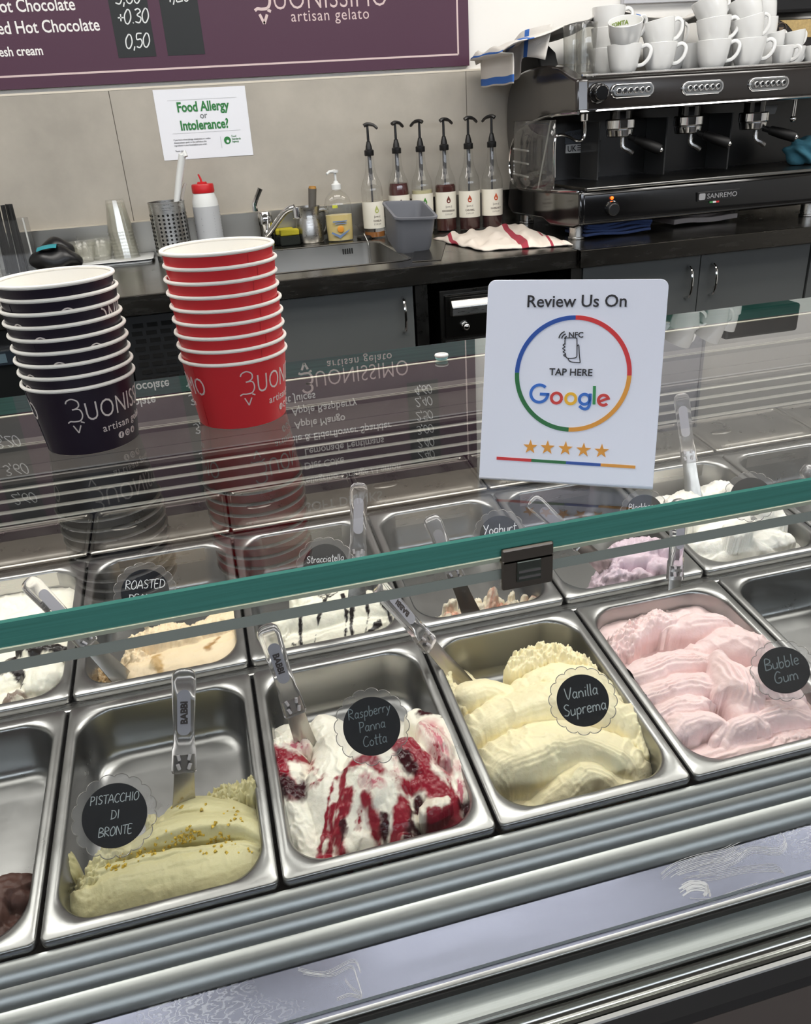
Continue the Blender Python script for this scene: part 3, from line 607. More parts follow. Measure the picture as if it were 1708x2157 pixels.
fs = [(4 * i + j, 4 * (i + 1) + j, 4 * (i + 1) + j + 1, 4 * i + j + 1) for i in range(10) for j in range(3)]
so = sh.add(vs, fs).build('side_shield', clear('smoky_clear', (0.86, 0.86, 0.85), 0.07, 0.03, 0.03), cm)
sd = so.modifiers.new('thick', 'SOLIDIFY'); sd.thickness = 0.003
m = MB(); m.tube([at_x(1160, 255, 1.185), at_x(1133, 398, 1.185)], 0.003, 6); m.build('shield_edge', mat('clear_edge', rgb(190, 190, 186), 0.2), cm)
m = MB()
for z in (0.535, 0.575, 0.615): m.tube([(MX0 - 0.045, 2.10, z), (MX0 - 0.042, 2.24, z + 0.004)], 0.0035, 6)
m.build('shield_rib', mat('clear_edge'), so)
# front controls
def at_front(px, py): return at_y(px, py, 1.820)
for px, py in ((1332, 190), (1480, 184), (1619, 176)):
    c = at_front(px, py); w, h = 0.071, 0.019
    ring = MB().prism([(c.x + x, c.z + z) for x, z in rrect(-w, w, -h, h, h - .0005, 6)], c.y - 0.004, c.y + 0.01, 'y').build('button_bezel', CHROME, cm, bevel=0.002)
    MB().prism([(c.x + x, c.z + z) for x, z in rrect(-w + .007, w - .007, -h + .006, h - .006, h - .0065, 6)], c.y - 0.006, c.y, 'y').build('button_plate', mat('button_plate', rgb(140, 140, 138), 0.25, 1.0), ring)
    for i in range(6):
        x = c.x - 0.048 + i * 0.0192
        k = MB().cyl((x, c.y - 0.010, c.z), (x, c.y - 0.004, c.z), 0.0085, 16).build('button', CHROME, ring, bevel=0.0015)
        MB().cyl((x + .0008, c.y - 0.0108, c.z + 0.001), (x + .0008, c.y - 0.0095, c.z + 0.001), 0.0052, 12).build('button_print', BLACK, ring)
c = at_front(1258, 196)
kn = MB().cyl((c.x, c.y - 0.034, c.z), (c.x, c.y - 0.002, c.z), 0.023, 24).cyl((c.x, c.y - 0.006, c.z), (c.x, c.y + 0.006, c.z), 0.028, 24).build('steam_knob', GLOSSBLACK, cm, bevel=0.004)
m = MB(); m.tube([(c.x + 0.020 * math.cos(a), c.y - 0.0345, c.z + 0.020 * math.sin(a)) for a in [k * 0.25 - 0.6 for k in range(9)]], 0.0018, 6); m.build('knob_mark', CHROME, kn)
c = at_y(1289, 438, 1.766)
dl = MB().cyl((c.x, c.y - 0.016, c.z - .004), (c.x, c.y + 0.004, c.z - .004), 0.019, 22).build('dial', BLACK, cm, bevel=0.003)
m = MB(); m.tube([(c.x + 0.022 * math.cos(a), c.y - 0.002, c.z + 0.022 * math.sin(a) - .004) for a in [0.45 + k * 0.224 for k in range(11)]], 0.0028, 6); m.build('dial_ring', CHROME, cm)
c = at_y(1289, 417, 1.766)
MB().sphere((c.x, c.y, c.z), 0.0052, 12).build('pilot_light', mat('orange_lamp', rgb(255, 110, 30), 0.3, emit=rgb(255, 90, 15), estr=2.5), cm)
# front badge
c = at_y(1513, 411, 1.764); bd = MB().bb(c.x - 0.075, c.x + 0.075, c.y - 0.003, c.y + 0.004, c.z - 0.0135, c.z + 0.0135).build('badge', mat('badge_black', rgb(30, 30, 31), 0.3), cm, smooth=False, bevel=0.001)
lt = MB(); M = frame((c.x - 0.043, c.y - 0.0034, c.z - 0.007), (1, 0, 0), (0, 0, 1)); put_text(lt, 'SANREMO', 0.021, M, sx=1.12)
lt.build('badge_lettering', mat('badge_silver', rgb(190, 190, 192), 0.3, 0.5), bd, smooth=False)
MB().prism([(c.x - 0.06 + x, c.z + z) for x, z in rrect(-.011, .011, -.0095, .0095, .004, 4)], c.y - 0.0042, c.y - 0.002, 'y').build('badge_emblem', MATS['badge_silver'], bd)
for k, cc in enumerate(((60, 130, 70), (225, 225, 225), (190, 40, 45))):
    MB().bb(c.x - 0.03 + k * .011, c.x - 0.019 + k * .011, c.y - 0.003, c.y + 0.002, c.z - 0.0215, c.z - 0.0165).build('badge_flag', mat('flag_%d' % k, rgb(*cc), 0.5), bd, smooth=False)
MB().bb(1.30 + 0.03, 2.2, 1.7665, 1.772, 0.412, 0.416).build('panel_groove', MATTEBLACK, cm, smooth=False)
# three groups with portafilters
for gx, (px, py), (hx, hy) in ((1, (1306, 272), (1392, 316)), (2, (1449, 265), (1536, 303)), (3, (1586, 257), (1676, 289))):
    c = at_y(px, py, 1.955)
    gr = MB().cyl((c.x, 1.955, c.z + 0.010), (c.x, 1.955, 0.722), 0.034, 20).build('group_head', GLOSSBLACK, cm)
    MB().cyl((c.x, 1.955, c.z - 0.0005), (c.x, 1.955, c.z + 0.03), 0.0475, 28).build('group_collar', CHROME, gr, bevel=0.004)
    MB().cyl((c.x, 1.955, c.z - 0.022), (c.x, 1.955, c.z), 0.041, 28, 0.0445).build('filter_basket', CHROME, gr, bevel=0.003)
    e = at_y(hx, hy, 1.85); d = (Vector(e) - Vector((c.x, 1.955, c.z - 0.01))).normalized(); s_ = Vector((c.x, 1.955, c.z - 0.01))
    MB().tube([s_ + d * 0.036, s_ + d * 0.055, s_ + d * 0.06, s_ + d * 0.10, Vector(e) - d * 0.01, Vector(e)], [0.009, 0.009, 0.0135, 0.0165, 0.0165, 0.014], 14).build('portafilter_handle', mat('bakelite', rgb(13, 13, 14), 0.5, spec=0.3), gr)
    MB().sphere(Vector(e), 0.0075, 10).build('handle_cap', CHROME, gr)
    sp = MB(); sp.tube(smooth_path([(c.x + 0.004, 1.94, c.z - 0.02), (c.x + 0.002, 1.935, c.z - 0.05), (c.x + 0.02, 1.93, c.z - 0.062), (c.x + 0.035, 1.93, c.z - 0.072)], 4), [0.008] * 11 + [0.0075] * 2, 8); sp.build('spout', STEEL, gr)
    MB().bb(c.x - 0.052, c.x - 0.047, 2.0, 2.129, 0.515, 0.69).bb(c.x - 0.05, c.x + 0.02, 2.122, 2.129, 0.53, 0.63).build('divider', mat('divider_glass', rgb(70, 70, 70), 0.15), cm, smooth=False)
wd = MB(); wp = [at_y(1231, 238, 1.92), at_y(1231, 285, 1.92), at_y(1218, 297, 1.92), at_y(1195, 287, 1.92), at_y(1176, 285, 1.92), at_y(1168, 300, 1.92), at_y(1167, 374, 1.92)]
wd.tube(smooth_path([tuple(p) for p in wp], 4), 0.0042, 8); wd.build('steam_wand', CHROME, cm)
p = at_y(1231, 247, 1.915); MB().cyl((p.x, p.y, p.z - 0.012), (p.x, p.y, p.z + 0.012), 0.012, 16).build('wand_joint', CHROME, cm, bevel=0.003)
p = at_y(1671, 242, 1.9); MB().cyl((p.x, p.y, p.z - 0.014), (p.x, p.y, p.z + 0.06), 0.0055, 12).sphere((p.x, p.y, p.z - 0.012), 0.01, 12).build('water_tap', CHROME, cm)
def plate(name, pts, y, m, par, t=0.0012):
    P = [at_y(a, b_, y) for a, b_ in pts]; mb = MB()
    return mb.add([(p.x, p.y, p.z) for p in P] + [(p.x, p.y + t, p.z) for p in P], [(0, 1, 2, 3), (7, 6, 5, 4), (0, 4, 5, 1), (1, 5, 6, 2), (2, 6, 7, 3), (3, 7, 4, 0)]).build(name, m, par, smooth=False)
pl = plate('rating_plate', [(1190, 278), (1252, 268), (1250, 300), (1190, 304)], 2.1285, mat('plate_grey', rgb(70, 74, 80), 0.3), cm)
lt = MB(); a = at_y(1193, 285, 2.1275); put_text(lt, 'CE SANREMO', 0.014, frame((a.x, a.y, a.z - .004), (1, 0, 0.05), (0, 0, 1)), sx=1.0)
lt.build('plate_print', mat('plate_ink', rgb(28, 28, 30), 0.4), pl, smooth=False)
pl = plate('approval_label', [(1192, 305), (1242, 301), (1240, 321), (1191, 323)], 2.127, mat('label_white', rgb(196, 196, 196), 0.5), cm)
lt = MB(); a = at_y(1195, 320, 2.1262); put_text(lt, 'UK', 0.026, frame((a.x, a.y, a.z), (1, 0, 0.03), (0, 0, 1)), sx=0.9, bold=0.0005)
for i in range(3): lt.bb(a.x + 0.036, a.x + 0.055, 2.1255, 2.1262, a.z + 0.002 + i * .007, a.z + 0.005 + i * .007)
lt.build('label_print', mat('plate_ink'), pl, smooth=False)
pl = plate('hanging_tag', [(1610, 222), (1640, 219), (1632, 240), (1604, 243)], 1.95, mat('tag_grey', rgb(96, 96, 96), 0.5), cm)
for x, y in ((1.205, 1.838), (1.228, 2.31), (2.05, 1.83), (2.07, 2.31)):
    MB().cyl((x, y, WZ), (x, y, 0.402), 0.0235, 20).cyl((x, y, WZ), (x, y, WZ + 0.008), 0.0265, 20).build('foot', STEEL, cm, bevel=0.002)
# ------------------------------------------------------------------ menu board
BX1 = 1.0467; BZ0 = 0.8882; BZ1 = 1.585; BX0 = -1.5
BY = WALLY - 0.006
board = thing('menu_board', (0.0, BY, BZ0), 'large aubergine purple menu board with white lettering on the wall', 'menu board')
MB().bb(BX0, BX1, BY - 0.004, BY + 0.012, BZ0, BZ1).build('panel', PURPLE, board, smooth=False)
YB = BY - 0.0042
MB().bb(BX0, BX1, BY - 0.004, BY + 0.012, BZ1 + 0.0005, BZ1 + 0.15).build('header_panel', mat('pale_wood_header', rgb(186, 172, 158), 0.5, var=0.12, vscale=6, stretch=(1, 8, 8)), board, smooth=False)
m = MB(); fx, fz = 1.0068, 0.9235
m.bb(BX0 + 0.04, fx, YB - 0.0006, YB, fz - 0.0028, fz + 0.0028).bb(fx - 0.0028, fx + 0.0028, YB - 0.0006, YB, fz, BZ1 - 0.04).bb(BX0 + 0.04, fx, YB - 0.0006, YB, BZ1 - 0.043, BZ1 - 0.037)
m.build('frame_line', PINKINK, board, smooth=False)
def wallM(x, z, y=YB, tilt=0.0):
    return frame((x, y, z), (math.cos(tilt), 0, math.sin(tilt)), (-math.sin(tilt), 0, math.cos(tilt)))
def wtext(name, items, m, par, y=YB, **k):
    mb = MB()
    for (s, size, x, z, al, sx) in items: put_text(mb, s, size, wallM(x, z, y), align=al, sx=sx, **k)
    return mb.build(name, m, par, smooth=False)
for it in (('Flavoured Hot Chocolate', 0.047, -0.155, 1.0365, 'RIGHT', 0.86), ('Hot Chocolate', 0.047, -0.215, 1.0925, 'RIGHT', 0.86), ('Fresh cream', 0.036, -0.336, 0.978, 'RIGHT', 0.86)):
    wtext('menu_text', [it], WHITEINK, board, bold=0.0006)
for x0, x1 in ((-0.1165, -0.0005), (0.0355, 0.152)):
    MB().bb(x0, x1, YB - 0.0008, YB, 0.9595, BZ1 - 0.06).build('price_strip', CHALK, board, smooth=False)
MB().bb(-0.98, -0.86, YB - 0.0008, YB, 0.9595, BZ1 - 0.06).build('price_strip', CHALK, board, smooth=False)
MB().bb(-0.82, -0.70, YB - 0.0008, YB, 0.9595, BZ1 - 0.06).build('price_strip', CHALK, board, smooth=False)
MB().bb(0.755, 0.885, YB - 0.0008, YB, 1.17, BZ1 - 0.06).build('price_strip', CHALK, board, smooth=False)
m = MB()
for s, x, z, h in (('3,60', -0.058, 1.1045, .040), ('+0.30', -0.052, 1.052, .038), ('0,50', -0.052, 0.986, .038), ('4,20', 0.092, 1.1055, .040),
                   ('3,20', -0.76, 1.17, .042), ('3,60', -0.76, 1.28, .042), ('2,60', -0.76, 1.40, .042), ('4,20', -0.92, 1.17, .042), ('3,60', -0.06, 1.22, .04), ('3,20', -0.06, 1.34, .04)):
    hand(m, s, h, wallM(x, z, YB - 0.0008), w=0.0036, slope=0.03)
for s, z in (('2,40', 1.475), ('2,40', 1.42), ('3,00', 1.36), ('2,50', 1.30), ('2,40', 1.24), ('4,60', 1.19)): hand(m, s, 0.036, wallM(0.82, z, YB - 0.0008), w=0.0034)
m.build('chalk_price', CHALKINK, board, smooth=False)
wtext('drinks_list', [('SOFT DRINKS', 0.06, 0.62, 1.625, 'RIGHT', 0.9), ('San Pellegrino Orange / Lemon', 0.044, 0.709, 1.515, 'RIGHT', 0.88), ('Coke / Diet Coke', 0.044, 0.471, 1.447, 'RIGHT', 0.88),
                      ('Lemonade Fentimans', 0.044, 0.645, 1.387, 'RIGHT', 0.88), ('Apple & Elderflower Sparkler', 0.044, 0.68, 1.325, 'RIGHT', 0.88), ('Apple Mango', 0.044, 0.493, 1.268, 'RIGHT', 0.88),
                      ('Apple Raspberry', 0.044, 0.545, 1.212, 'RIGHT', 0.88), ('Fruit Juices', 0.044, 0.384, 1.16, 'RIGHT', 0.88)], WHITEINK, board, bold=0.0004)
# logo on the board
LOGO_B = ['.02,.93 .10,1.06 .30,1.12 .50,1.0 .52,.80 .40,.68 .22,.64', '.22,.64 .50,.62 .58,.36 .46,.12 .2,.08 .02,.10 -.10,.03', '.44,.05 .58,-.02']
LOGO_V = ['.08,-.10 .24,-.46', '.24,-.46 .40,-.12']
def logo(mb, h, M, w, text=True, tsx=0.74):
    """cone-shaped B with pen strokes, then the rest of the word"""
    for q in LOGO_B + LOGO_V:
        pts = [tuple(float(k) * h for k in t.split(',')) for t in q.split()]
        stroke(mb, smooth_path(pts, 5) if len(pts) > 2 else pts, w, M)
    if text: put_text(mb, 'UONISSIMO', h * 1.22, M @ Matrix.Translation((0.68 * h, 0.04 * h, 0)), sx=tsx, bold=-0.012 * h, spacing=1.04)
m = MB(); logo(m, 0.075, wallM(0.335, 1.071), 0.0085, tsx=0.76)
put_text(m, 'artisan gelato', 0.0455, wallM(0.4405, 1.0395), sx=0.93, spacing=1.12)
m.build('board_logo', PINKINK, board, smooth=False)
# a second pale board whose lower edge just shows at the right
p0 = at_y(1312, 8, 2.40); p1 = at_y(1562, 0, 2.40)
pb = thing('wall_board', ((p0.x + p1.x) / 2, 2.40, p0.z), 'pale grey board on the white wall above the stacked cups', 'board')
MB().bb(p0.x, p1.x, 2.397, 2.4195, p0.z, p0.z + 0.5).build('panel', mat('pale_grey_board', rgb(200, 200, 206), 0.5), pb, smooth=False)
MB().bb(p1.x - 0.012, p1.x, 2.392, 2.398, p0.z, p0.z + 0.5).bb(p0.x, p1.x, 2.392, 2.398, p0.z, p0.z + 0.012).build('edging', mat('pale_edging', rgb(185, 186, 192), 0.5), pb, smooth=False)
# ------------------------------------------------------------------ allergy notice
pts = [at_y(x, y, WALLY - 0.002) for x, y in ((320.4, 190.3), (515.7, 181.2), (534, 325.4), (346.1, 338.1))]
cN = sum(pts, Vector()) / 4
notice = thing('allergy_notice', tuple(cN), 'white paper notice with green headline taped to the grey tiles', 'notice')
Mn = frame(cN, (math.cos(0.0051), 0, -math.sin(0.0051)), (math.sin(0.0051), 0, math.cos(0.0051)))
m = MB(); nx, nz = 12, 8; wv = []; Mn.translation = cN + Vector((0, 0.0012, 0))
for j in range(nz + 1):
    for i in range(nx + 1):
        u, v = (i / nx - .5) * .297, (j / nz - .5) * .21
        wv.append((u, v, 0.0006 + 0.0006 * max(0, (u / .15)) ** 2 * max(0, -v / .105) + 0.0002 * math.sin(u * 30 + v * 20)))
m.add(wv, [(j * (nx + 1) + i, j * (nx + 1) + i + 1, (j + 1) * (nx + 1) + i + 1, (j + 1) * (nx + 1) + i) for j in range(nz) for i in range(nx)], Mn)
o = m.build('sheet', PAPER, notice, smooth=False); sd = o.modifiers.new('thick', 'SOLIDIFY'); sd.thickness = 0.0004; sd.offset = 1
GREEN = mat('green_print', rgb(36, 122, 56), 0.5); GREYINK = mat('grey_print', rgb(95, 100, 100), 0.5); DARKINK = mat('dark_print', rgb(38, 38, 42), 0.5)
Mt = Mn @ Matrix.Translation((0, 0, 0.0017))
m = MB()
put_text(m, 'Food Allergy', 0.0405, Mt @ Matrix.Translation((0.003, 0.038, 0)), align='CENTER', sx=0.80, bold=0.0011)
put_text(m, 'Intolerance?', 0.0405, Mt @ Matrix.Translation((0.0, -0.0165, 0)), align='CENTER', sx=0.80, bold=0.0011)
m.build('headline', GREEN, notice, smooth=False)
m = MB(); put_text(m, 'or', 0.028, Mt @ Matrix.Translation((0.001, 0.0155, 0)), align='CENTER', sx=0.9)
for z in (0.072, -0.026):
    for i in range(66): m.bb(-0.107 + i * .0034, -0.1055 + i * .0034, z, z + 0.0009, 0, 0.0004, Mt)
m.bb(0.046, 0.0466, -0.078, -0.042, 0, 0.0004, Mt)
m.build('small_print_rule', GREYINK, notice, smooth=False)
m = MB()
for k, s in enumerate(('If you have a food allergy, intolerance or coeliac', 'disease please speak to the staff about the', 'ingredients in your food before you order.', '', 'Thank you')):
    put_text(m, s, 0.0068, Mt @ Matrix.Translation((-0.108, -0.047 - k * .0085, 0)), sx=0.92)
m.build('small_print', DARKINK, notice, smooth=False)
m = MB(); m.lathe([(0.0001, 0.0004), (0.0115, 0.0004), (0.0115, 0), (0.0001, 0)], 20, Mt @ Matrix.Translation((0.068, -0.055, 0)))
for k, s in enumerate(('Food', 'Standards', 'Agency')): put_text(m, s, 0.0085, Mt @ Matrix.Translation((0.083, -0.046 - k * .0082, 0)), sx=0.9, bold=0.0001)
m.build('notice_emblem', GREEN, notice, smooth=False)
m = MB(); m.lathe([(0.0001, 0.0002), (0.0045, 0.0002), (0.0045, 0), (0.0001, 0)], 14, Mt @ Matrix.Translation((0.069, -0.058, 0.0005)))
m.build('emblem_centre', PAPER, notice, smooth=False)
# ------------------------------------------------------------------ syrup bottles
BOT = clear('bottle_glass', (0.97, 0.972, 0.962), 0.045, 0.02, 0.02)
LABEL = mat('cream_label', rgb(232, 228, 214), 0.55)
bp = [(0.0001, 0.002), (0.033, 0.001), (0.0365, 0.004), (0.0372, 0.01), (0.0372, 0.150), (0.0365, 0.165), (0.033, 0.180), (0.0255, 0.197), (0.0195, 0.213), (0.0165, 0.23), (0.0145, 0.255), (0.0135, 0.272), (0.0150, 0.273), (0.0150, 0.279), (0.0125, 0.28)]
def wrap(mb, x0, x1, z0, z1, R, n=18, t=0.0003):
    """curved label patch centred on -y: x0,x1 in metres of arc"""
    vs = []
    for i in range(n + 1):
        a = (x0 + (x1 - x0) * i / n) / R
        for r in (R, R + t):
            for z in (z0, z1): vs.append((r * math.sin(a), -r * math.cos(a), z))
    fs = []
    for i in range(n):
        a, b = 4 * i, 4 * i + 4; fs += [(a + 2, b + 2, b + 3, a + 3), (a + 3, b + 3, b + 1, a + 1), (a + 2, a, b, b + 2)]
    return mb.add(vs, fs)
def bend(mb, R, off=0.0):
    """wrap flat x-z lettering (x, y->z) round a cylinder of radius R facing -y"""
    for i, p in enumerate(mb.v):
        a = p.x / R; r = R + off + p.z
        mb.v[i] = Vector((r * math.sin(a), -r * math.cos(a), p.y))
    return mb
BOTS = [('BOT', 790, 500, 0.022, (150, 92, 30), (176, 184, 110), 0.012, .035, 0.0, 'leftmost one, pale green drop on its label, almost empty'),
        ('BOT', 845, 493, 0.172, (70, 12, 12), (40, 18, 16), 0.004, .022, .6, 'full of dark red syrup, second from the left'),
        ('BOT', 893, 490, 0.145, (196, 190, 150), (60, 130, 40), 0.006, -.03, 2.6, 'holding pale syrup, green drop on its label'),
        ('BOT', 941, 486, 0.158, (66, 20, 12), (104, 40, 26), 0.006, .035, .35, 'dark brown drop and GINGERBREAD on its label'),
        ('BOT', 990, 484, 0.052, (54, 12, 10), (168, 66, 30), -0.004, .02, .3, 'red brown drop and CARAMEL on its label'),
        ('BOT', 1037, 480, 0.058, (46, 10, 8), (196, 84, 40), 0.008, -.035, 2.7, 'rightmost one, orange drop on its label')]
WORDS = ['VANILLA', 'CHERRY', 'MINT', 'GINGERBREAD', 'CARAMEL', 'HAZELNUT']
for i, (_, px, py, lv, lc, dc, ro, pd, pa, lab) in enumerate(BOTS):
    p = at_z(px, py, WZ); bx, by = p.x, min(p.y, 2.345)
    if i: bx = at_y(px, py, by).x
    b = thing('syrup_bottle', (bx, by, WZ), 'clear syrup bottle with black pump, ' + lab, 'bottle', 'syrup bottles with pumps')
    b.rotation_euler[2] = -0.18
    MB().lathe(bp, 28).build('glass_body', BOT, b, local=True)
    rr_ = 0.0355 if lv < 0.16 else 0.0345
    prof = [(0.0001, 0.004), (rr_, 0.005)] + [(rr_, min(lv, 0.152))] + ([(0.031, lv)] if lv > 0.152 else []) + [(0.0001, lv)]
    MB().lathe(prof, 24).build('syrup', mat('syrup_%d' % i, rgb(*lc), 0.08, spec=0.6), b, local=True)
    dz = -0.012 if i in (0,) else 0.0
    l = wrap(MB(), -0.062, 0.062, 0.042 + dz + .004, 0.134 + dz, 0.0374).build('label', LABEL, b, local=True)
    m = MB(); M0 = Matrix.Translation((ro, 0.106 + dz, 0))
    drop = [(0, .016), (.0035, .009), (.007, .002), (.0072, -.003), (.0045, -.0078), (0, -.0092), (-.0045, -.0078), (-.0072, -.003), (-.007, .002), (-.0035, .009)]
    m.prism(drop, 0, 0.0003, 'z', M0); bend(m, 0.0376, 0.0002); m.build('drop_emblem', mat('drop_%d' % i, rgb(*dc), 0.5), l, local=True)
    m = MB()
    for a in (((-.011, .089), (.011, .0895)), ((-.011, .080), (.011, .0805)), ((-.011, .08), (-.0105, .0895)), ((.0105, .08), (.011, .0895))): m.bb(a[0][0] + ro, a[1][0] + ro, a[0][1] + dz, a[1][1] + dz, 0, 0.0003)
    put_text(m, 'SIMPLY', 0.0068, Matrix.Translation((ro, 0.0822 + dz, 0)), align='CENTER')
    put_text(m, WORDS[i], 0.0088, Matrix.Translation((ro, 0.0685 + dz, 0)), align='CENTER', sx=0.86, bold=0.0002)
    put_text(m, 'SYRUP', 0.0075, Matrix.Translation((ro, 0.0575 + dz, 0)), align='CENTER', spacing=1.3)
    bend(m, 0.0376, 0.0002); m.build('label_print', mat('label_ink', rgb(96, 84, 74), 0.6), l, local=True, smooth=False)
    pm_ = MB(); pm_.lathe([(0.0155, 0.268), (0.0165, 0.27), (0.0165, 0.285), (0.012, 0.288), (0.0105, 0.298), (0.008, 0.306), (0.0068, 0.312), (0.0045, 0.314), (0.004, 0.36), (0.0001, 0.36)], 18)
    hx, hy = math.cos(pa), math.sin(pa)
    L = 0.034
    pm_.tube(smooth_path([(-0.012 * hx, -0.012 * hy, 0.361), (0, 0, 0.366), (L * .6 * hx, L * .6 * hy, 0.362), (L * hx, L * hy, 0.35)], 3), [0.009] * 3 + [0.0085] * 3 + [0.007] * 3 + [0.005], 8, flat=0.7)
    pm_.build('pump', BLACK, b, local=True)
    MB().cyl((0, 0, 0.02), (0, 0, 0.19), 0.0032, 8).cyl((0, 0, 0.19), (0, 0, 0.27), 0.0068, 10).build('dip_tube', mat('dip_tube', rgb(70, 70, 72), 0.4), b, local=True)
# ------------------------------------------------------------------ sink side things
p = at_z(718, 507, WZ); y_ = min(p.y, 2.33)
so = thing('soap_dispenser', (at_y(718, 507, y_).x, y_, WZ), 'clear pump bottle of pale yellow hand soap by the sink', 'soap bottle')
def oval(prof, k, seg=28): return MB().lathe(prof, seg, Matrix.Diagonal((1, k, 1, 1)))
oval([(0.0001, 0.001), (0.043, 0.001), (0.047, 0.006), (0.048, 0.05), (0.0485, 0.1), (0.047, 0.125), (0.041, 0.143), (0.028, 0.158), (0.015, 0.166), (0.0135, 0.175), (0.0135, 0.182)], 0.62).build('clear_body', BOT, so, local=True)
oval([(0.0001, 0.003), (0.044, 0.004), (0.0462, 0.05), (0.0465, 0.088), (0.0001, 0.088)], 0.61).build('soap', mat('soap_cream', rgb(222, 202, 138), 0.25, sss=0.2), so, local=True)
MB().lathe([(0.0165, 0.17), (0.0165, 0.186), (0.010, 0.19), (0.0075, 0.196), (0.0045, 0.198), (0.0045, 0.222), (0.012, 0.2235), (0.013, 0.231), (0.0001, 0.233)], 18).tube([(0, 0, 0.228), (-0.022, -0.016, 0.228), (-0.033, -0.024, 0.222)], [0.006, 0.005, 0.004], 8).build('pump', mat('white_plastic', rgb(226, 228, 226), 0.4), so, local=True)
m = MB()
for a, b_, z0, z1 in ((-0.028, 0.022, 0.066, 0.07), (-0.02, 0.02, 0.059, 0.062)): m.bb(a, b_, -0.0315, -0.0305, z0, z1)
m.prism([(-0.033, 0.035), (-0.006, 0.022), (0.030, 0.04), (0.026, 0.034), (-0.006, 0.012), (-0.036, 0.03)], -0.0318, -0.030, 'y')
m.build('label_print', mat('soap_blue', rgb(110, 132, 170), 0.5), so, local=True, smooth=False)
MB().sphere((-0.002, -0.0305, 0.042), (0.012, 0.0016, 0.012), 14).build('label_fruit', mat('soap_orange', rgb(222, 150, 50), 0.5), so, local=True)
MB().bb(-0.024, -0.006, -0.0285, -0.0275, 0.112, 0.122).build('label_tab', mat('soap_tab', rgb(196, 200, 60), 0.5), so, local=True, smooth=False)
p = at_z(655, 510, WZ)
jug = thing('milk_jug', (p.x, p.y, WZ), 'small stainless milk jug standing beside the sink tap', 'jug')
MB().lathe([(0.0001, 0.001), (0.046, 0.001), (0.0495, 0.006), (0.0495, 0.03), (0.047, 0.06), (0.041, 0.085), (0.039, 0.098), (0.0435, 0.12), (0.0425, 0.12), (0.0375, 0.098), (0.0395, 0.085), (0.0455, 0.06), (0.048, 0.03), (0.0475, 0.008), (0.0001, 0.006)], 30).build('body', STEEL, jug, local=True)
m = MB(); m.tube(smooth_path([(0.038, 0.01, 0.102), (0.06, 0.012, 0.104), (0.068, 0.014, 0.09), (0.066, 0.014, 0.05), (0.058, 0.012, 0.03), (0.049, 0.01, 0.026)], 4), 0.0045, 8, flat=1.6); m.build('handle', STEEL, jug, local=True)
tp_ = thing('tamper', (p.x + 0.008, p.y, WZ + 0.012), 'grey handled brush with wooden end standing in the milk jug', 'utensil')
m = MB(); m.tube([(-0.004, 0, 0), (0.01, 0, 0.11), (0.016, -0.004, 0.165)], [0.012, 0.0135, 0.0145], 14); m.build('handle', mat('grey_handle', rgb(96, 92, 86), 0.5), tp_, local=True)
m = MB(); m.tube([(0.016, -0.004, 0.1645), (0.0164, -0.0042, 0.172)], [0.0135, 0.012], 14); m.build('wooden_end', mat('oak_end', rgb(178, 130, 58), 0.5, var=0.2, vscale=60), tp_, local=True)
# tap
p = Vector((0.27, 2.34, WZ))
tap = thing('mixer_tap', tuple(p), 'chrome mixer tap with upright lever at the back of the sink', 'tap')
MB().lathe([(0.031, 0), (0.031, 0.006), (0.024, 0.012), (0.023, 0.07), (0.026, 0.075), (0.026, 0.1), (0.02, 0.115), (0.0001, 0.118)], 22).build('body', CHROME, tap, local=True)
a = [at_y(*q, 2.33) - p for q in ((538, 445), (536, 430), (541, 415), (548, 397))]
m = MB(); m.tube([tuple(v) for v in a], [0.010, 0.009, 0.0085, 0.0095], 10); m.build('lever', CHROME, tap, local=True)
a = [at_y(558, 512, 2.32) - p, at_y(565, 495, 2.31) - p, at_y(592, 456, 2.27) - p, at_y(606, 442, 2.25) - p, at_y(620, 437, 2.24) - p]
m = MB(); m.tube([(0, -0.02, 0.05)] + [tuple(v) for v in smooth_path([tuple(v) for v in a[1:]], 4)], 0.0105, 12); m.build('spout', CHROME, tap, local=True)
e = at_y(624, 440, 2.24) - p; MB().cyl(e + Vector((0, 0, .006)), e + Vector((0, -.003, -.03)), 0.0145, 16).build('aerator', CHROME, tap, local=True, bevel=0.002)
# sponges
YEL = mat('sponge_yellow', rgb(206, 192, 52), 0.9, bump=0.6, bscale=300); SCR = mat('scourer_dark', rgb(30, 34, 30), 0.95, bump=0.6, bscale=300)
for (px, py), lab, dz in (((606, 510), 'yellow and black sponge standing on the sink edge by the jug', 0), ((600, 497), 'yellow and black sponge lying behind the other sponge', 1)):
    p = at_z(px, py, WZ) if not dz else Vector((at_y(px, py, 2.36).x, 2.37, WZ))
    s_ = thing('sponge', (p.x, min(p.y, 2.33) if not dz else p.y, WZ), lab, 'sponge')
    MB().box((0, 0, 0.0165), (0.068, 0.046, 0.033)).build('scourer', SCR, s_, local=True, bevel=0.005)
    MB().box((0, 0, 0.043), (0.066, 0.045, 0.02)).build('foam', YEL, s_, local=True, bevel=0.004)
p = at_z(762, 500, WZ)
pl = thing('sink_plug', (p.x, 2.30, WZ), 'black rubber sink plug with ball chain on the sink edge', 'plug')
MB().lathe([(0.0001, 0), (0.026, 0), (0.028, 0.006), (0.022, 0.012), (0.0001, 0.014)], 20).build('stopper', BLACK, pl, local=True)
m = MB(); q = [Vector((0.0, 0, 0.014)), Vector((-0.006, -0.03, 0.02)), Vector((-0.006, -0.078, 0.003)), Vector((-0.004, -0.086, -0.02)), Vector((-0.002, -0.088, -0.06)), Vector((0, -0.09, -0.10))]
for c_ in smooth_path([tuple(v) for v in q], 9): m.sphere(c_, 0.0024, 6)
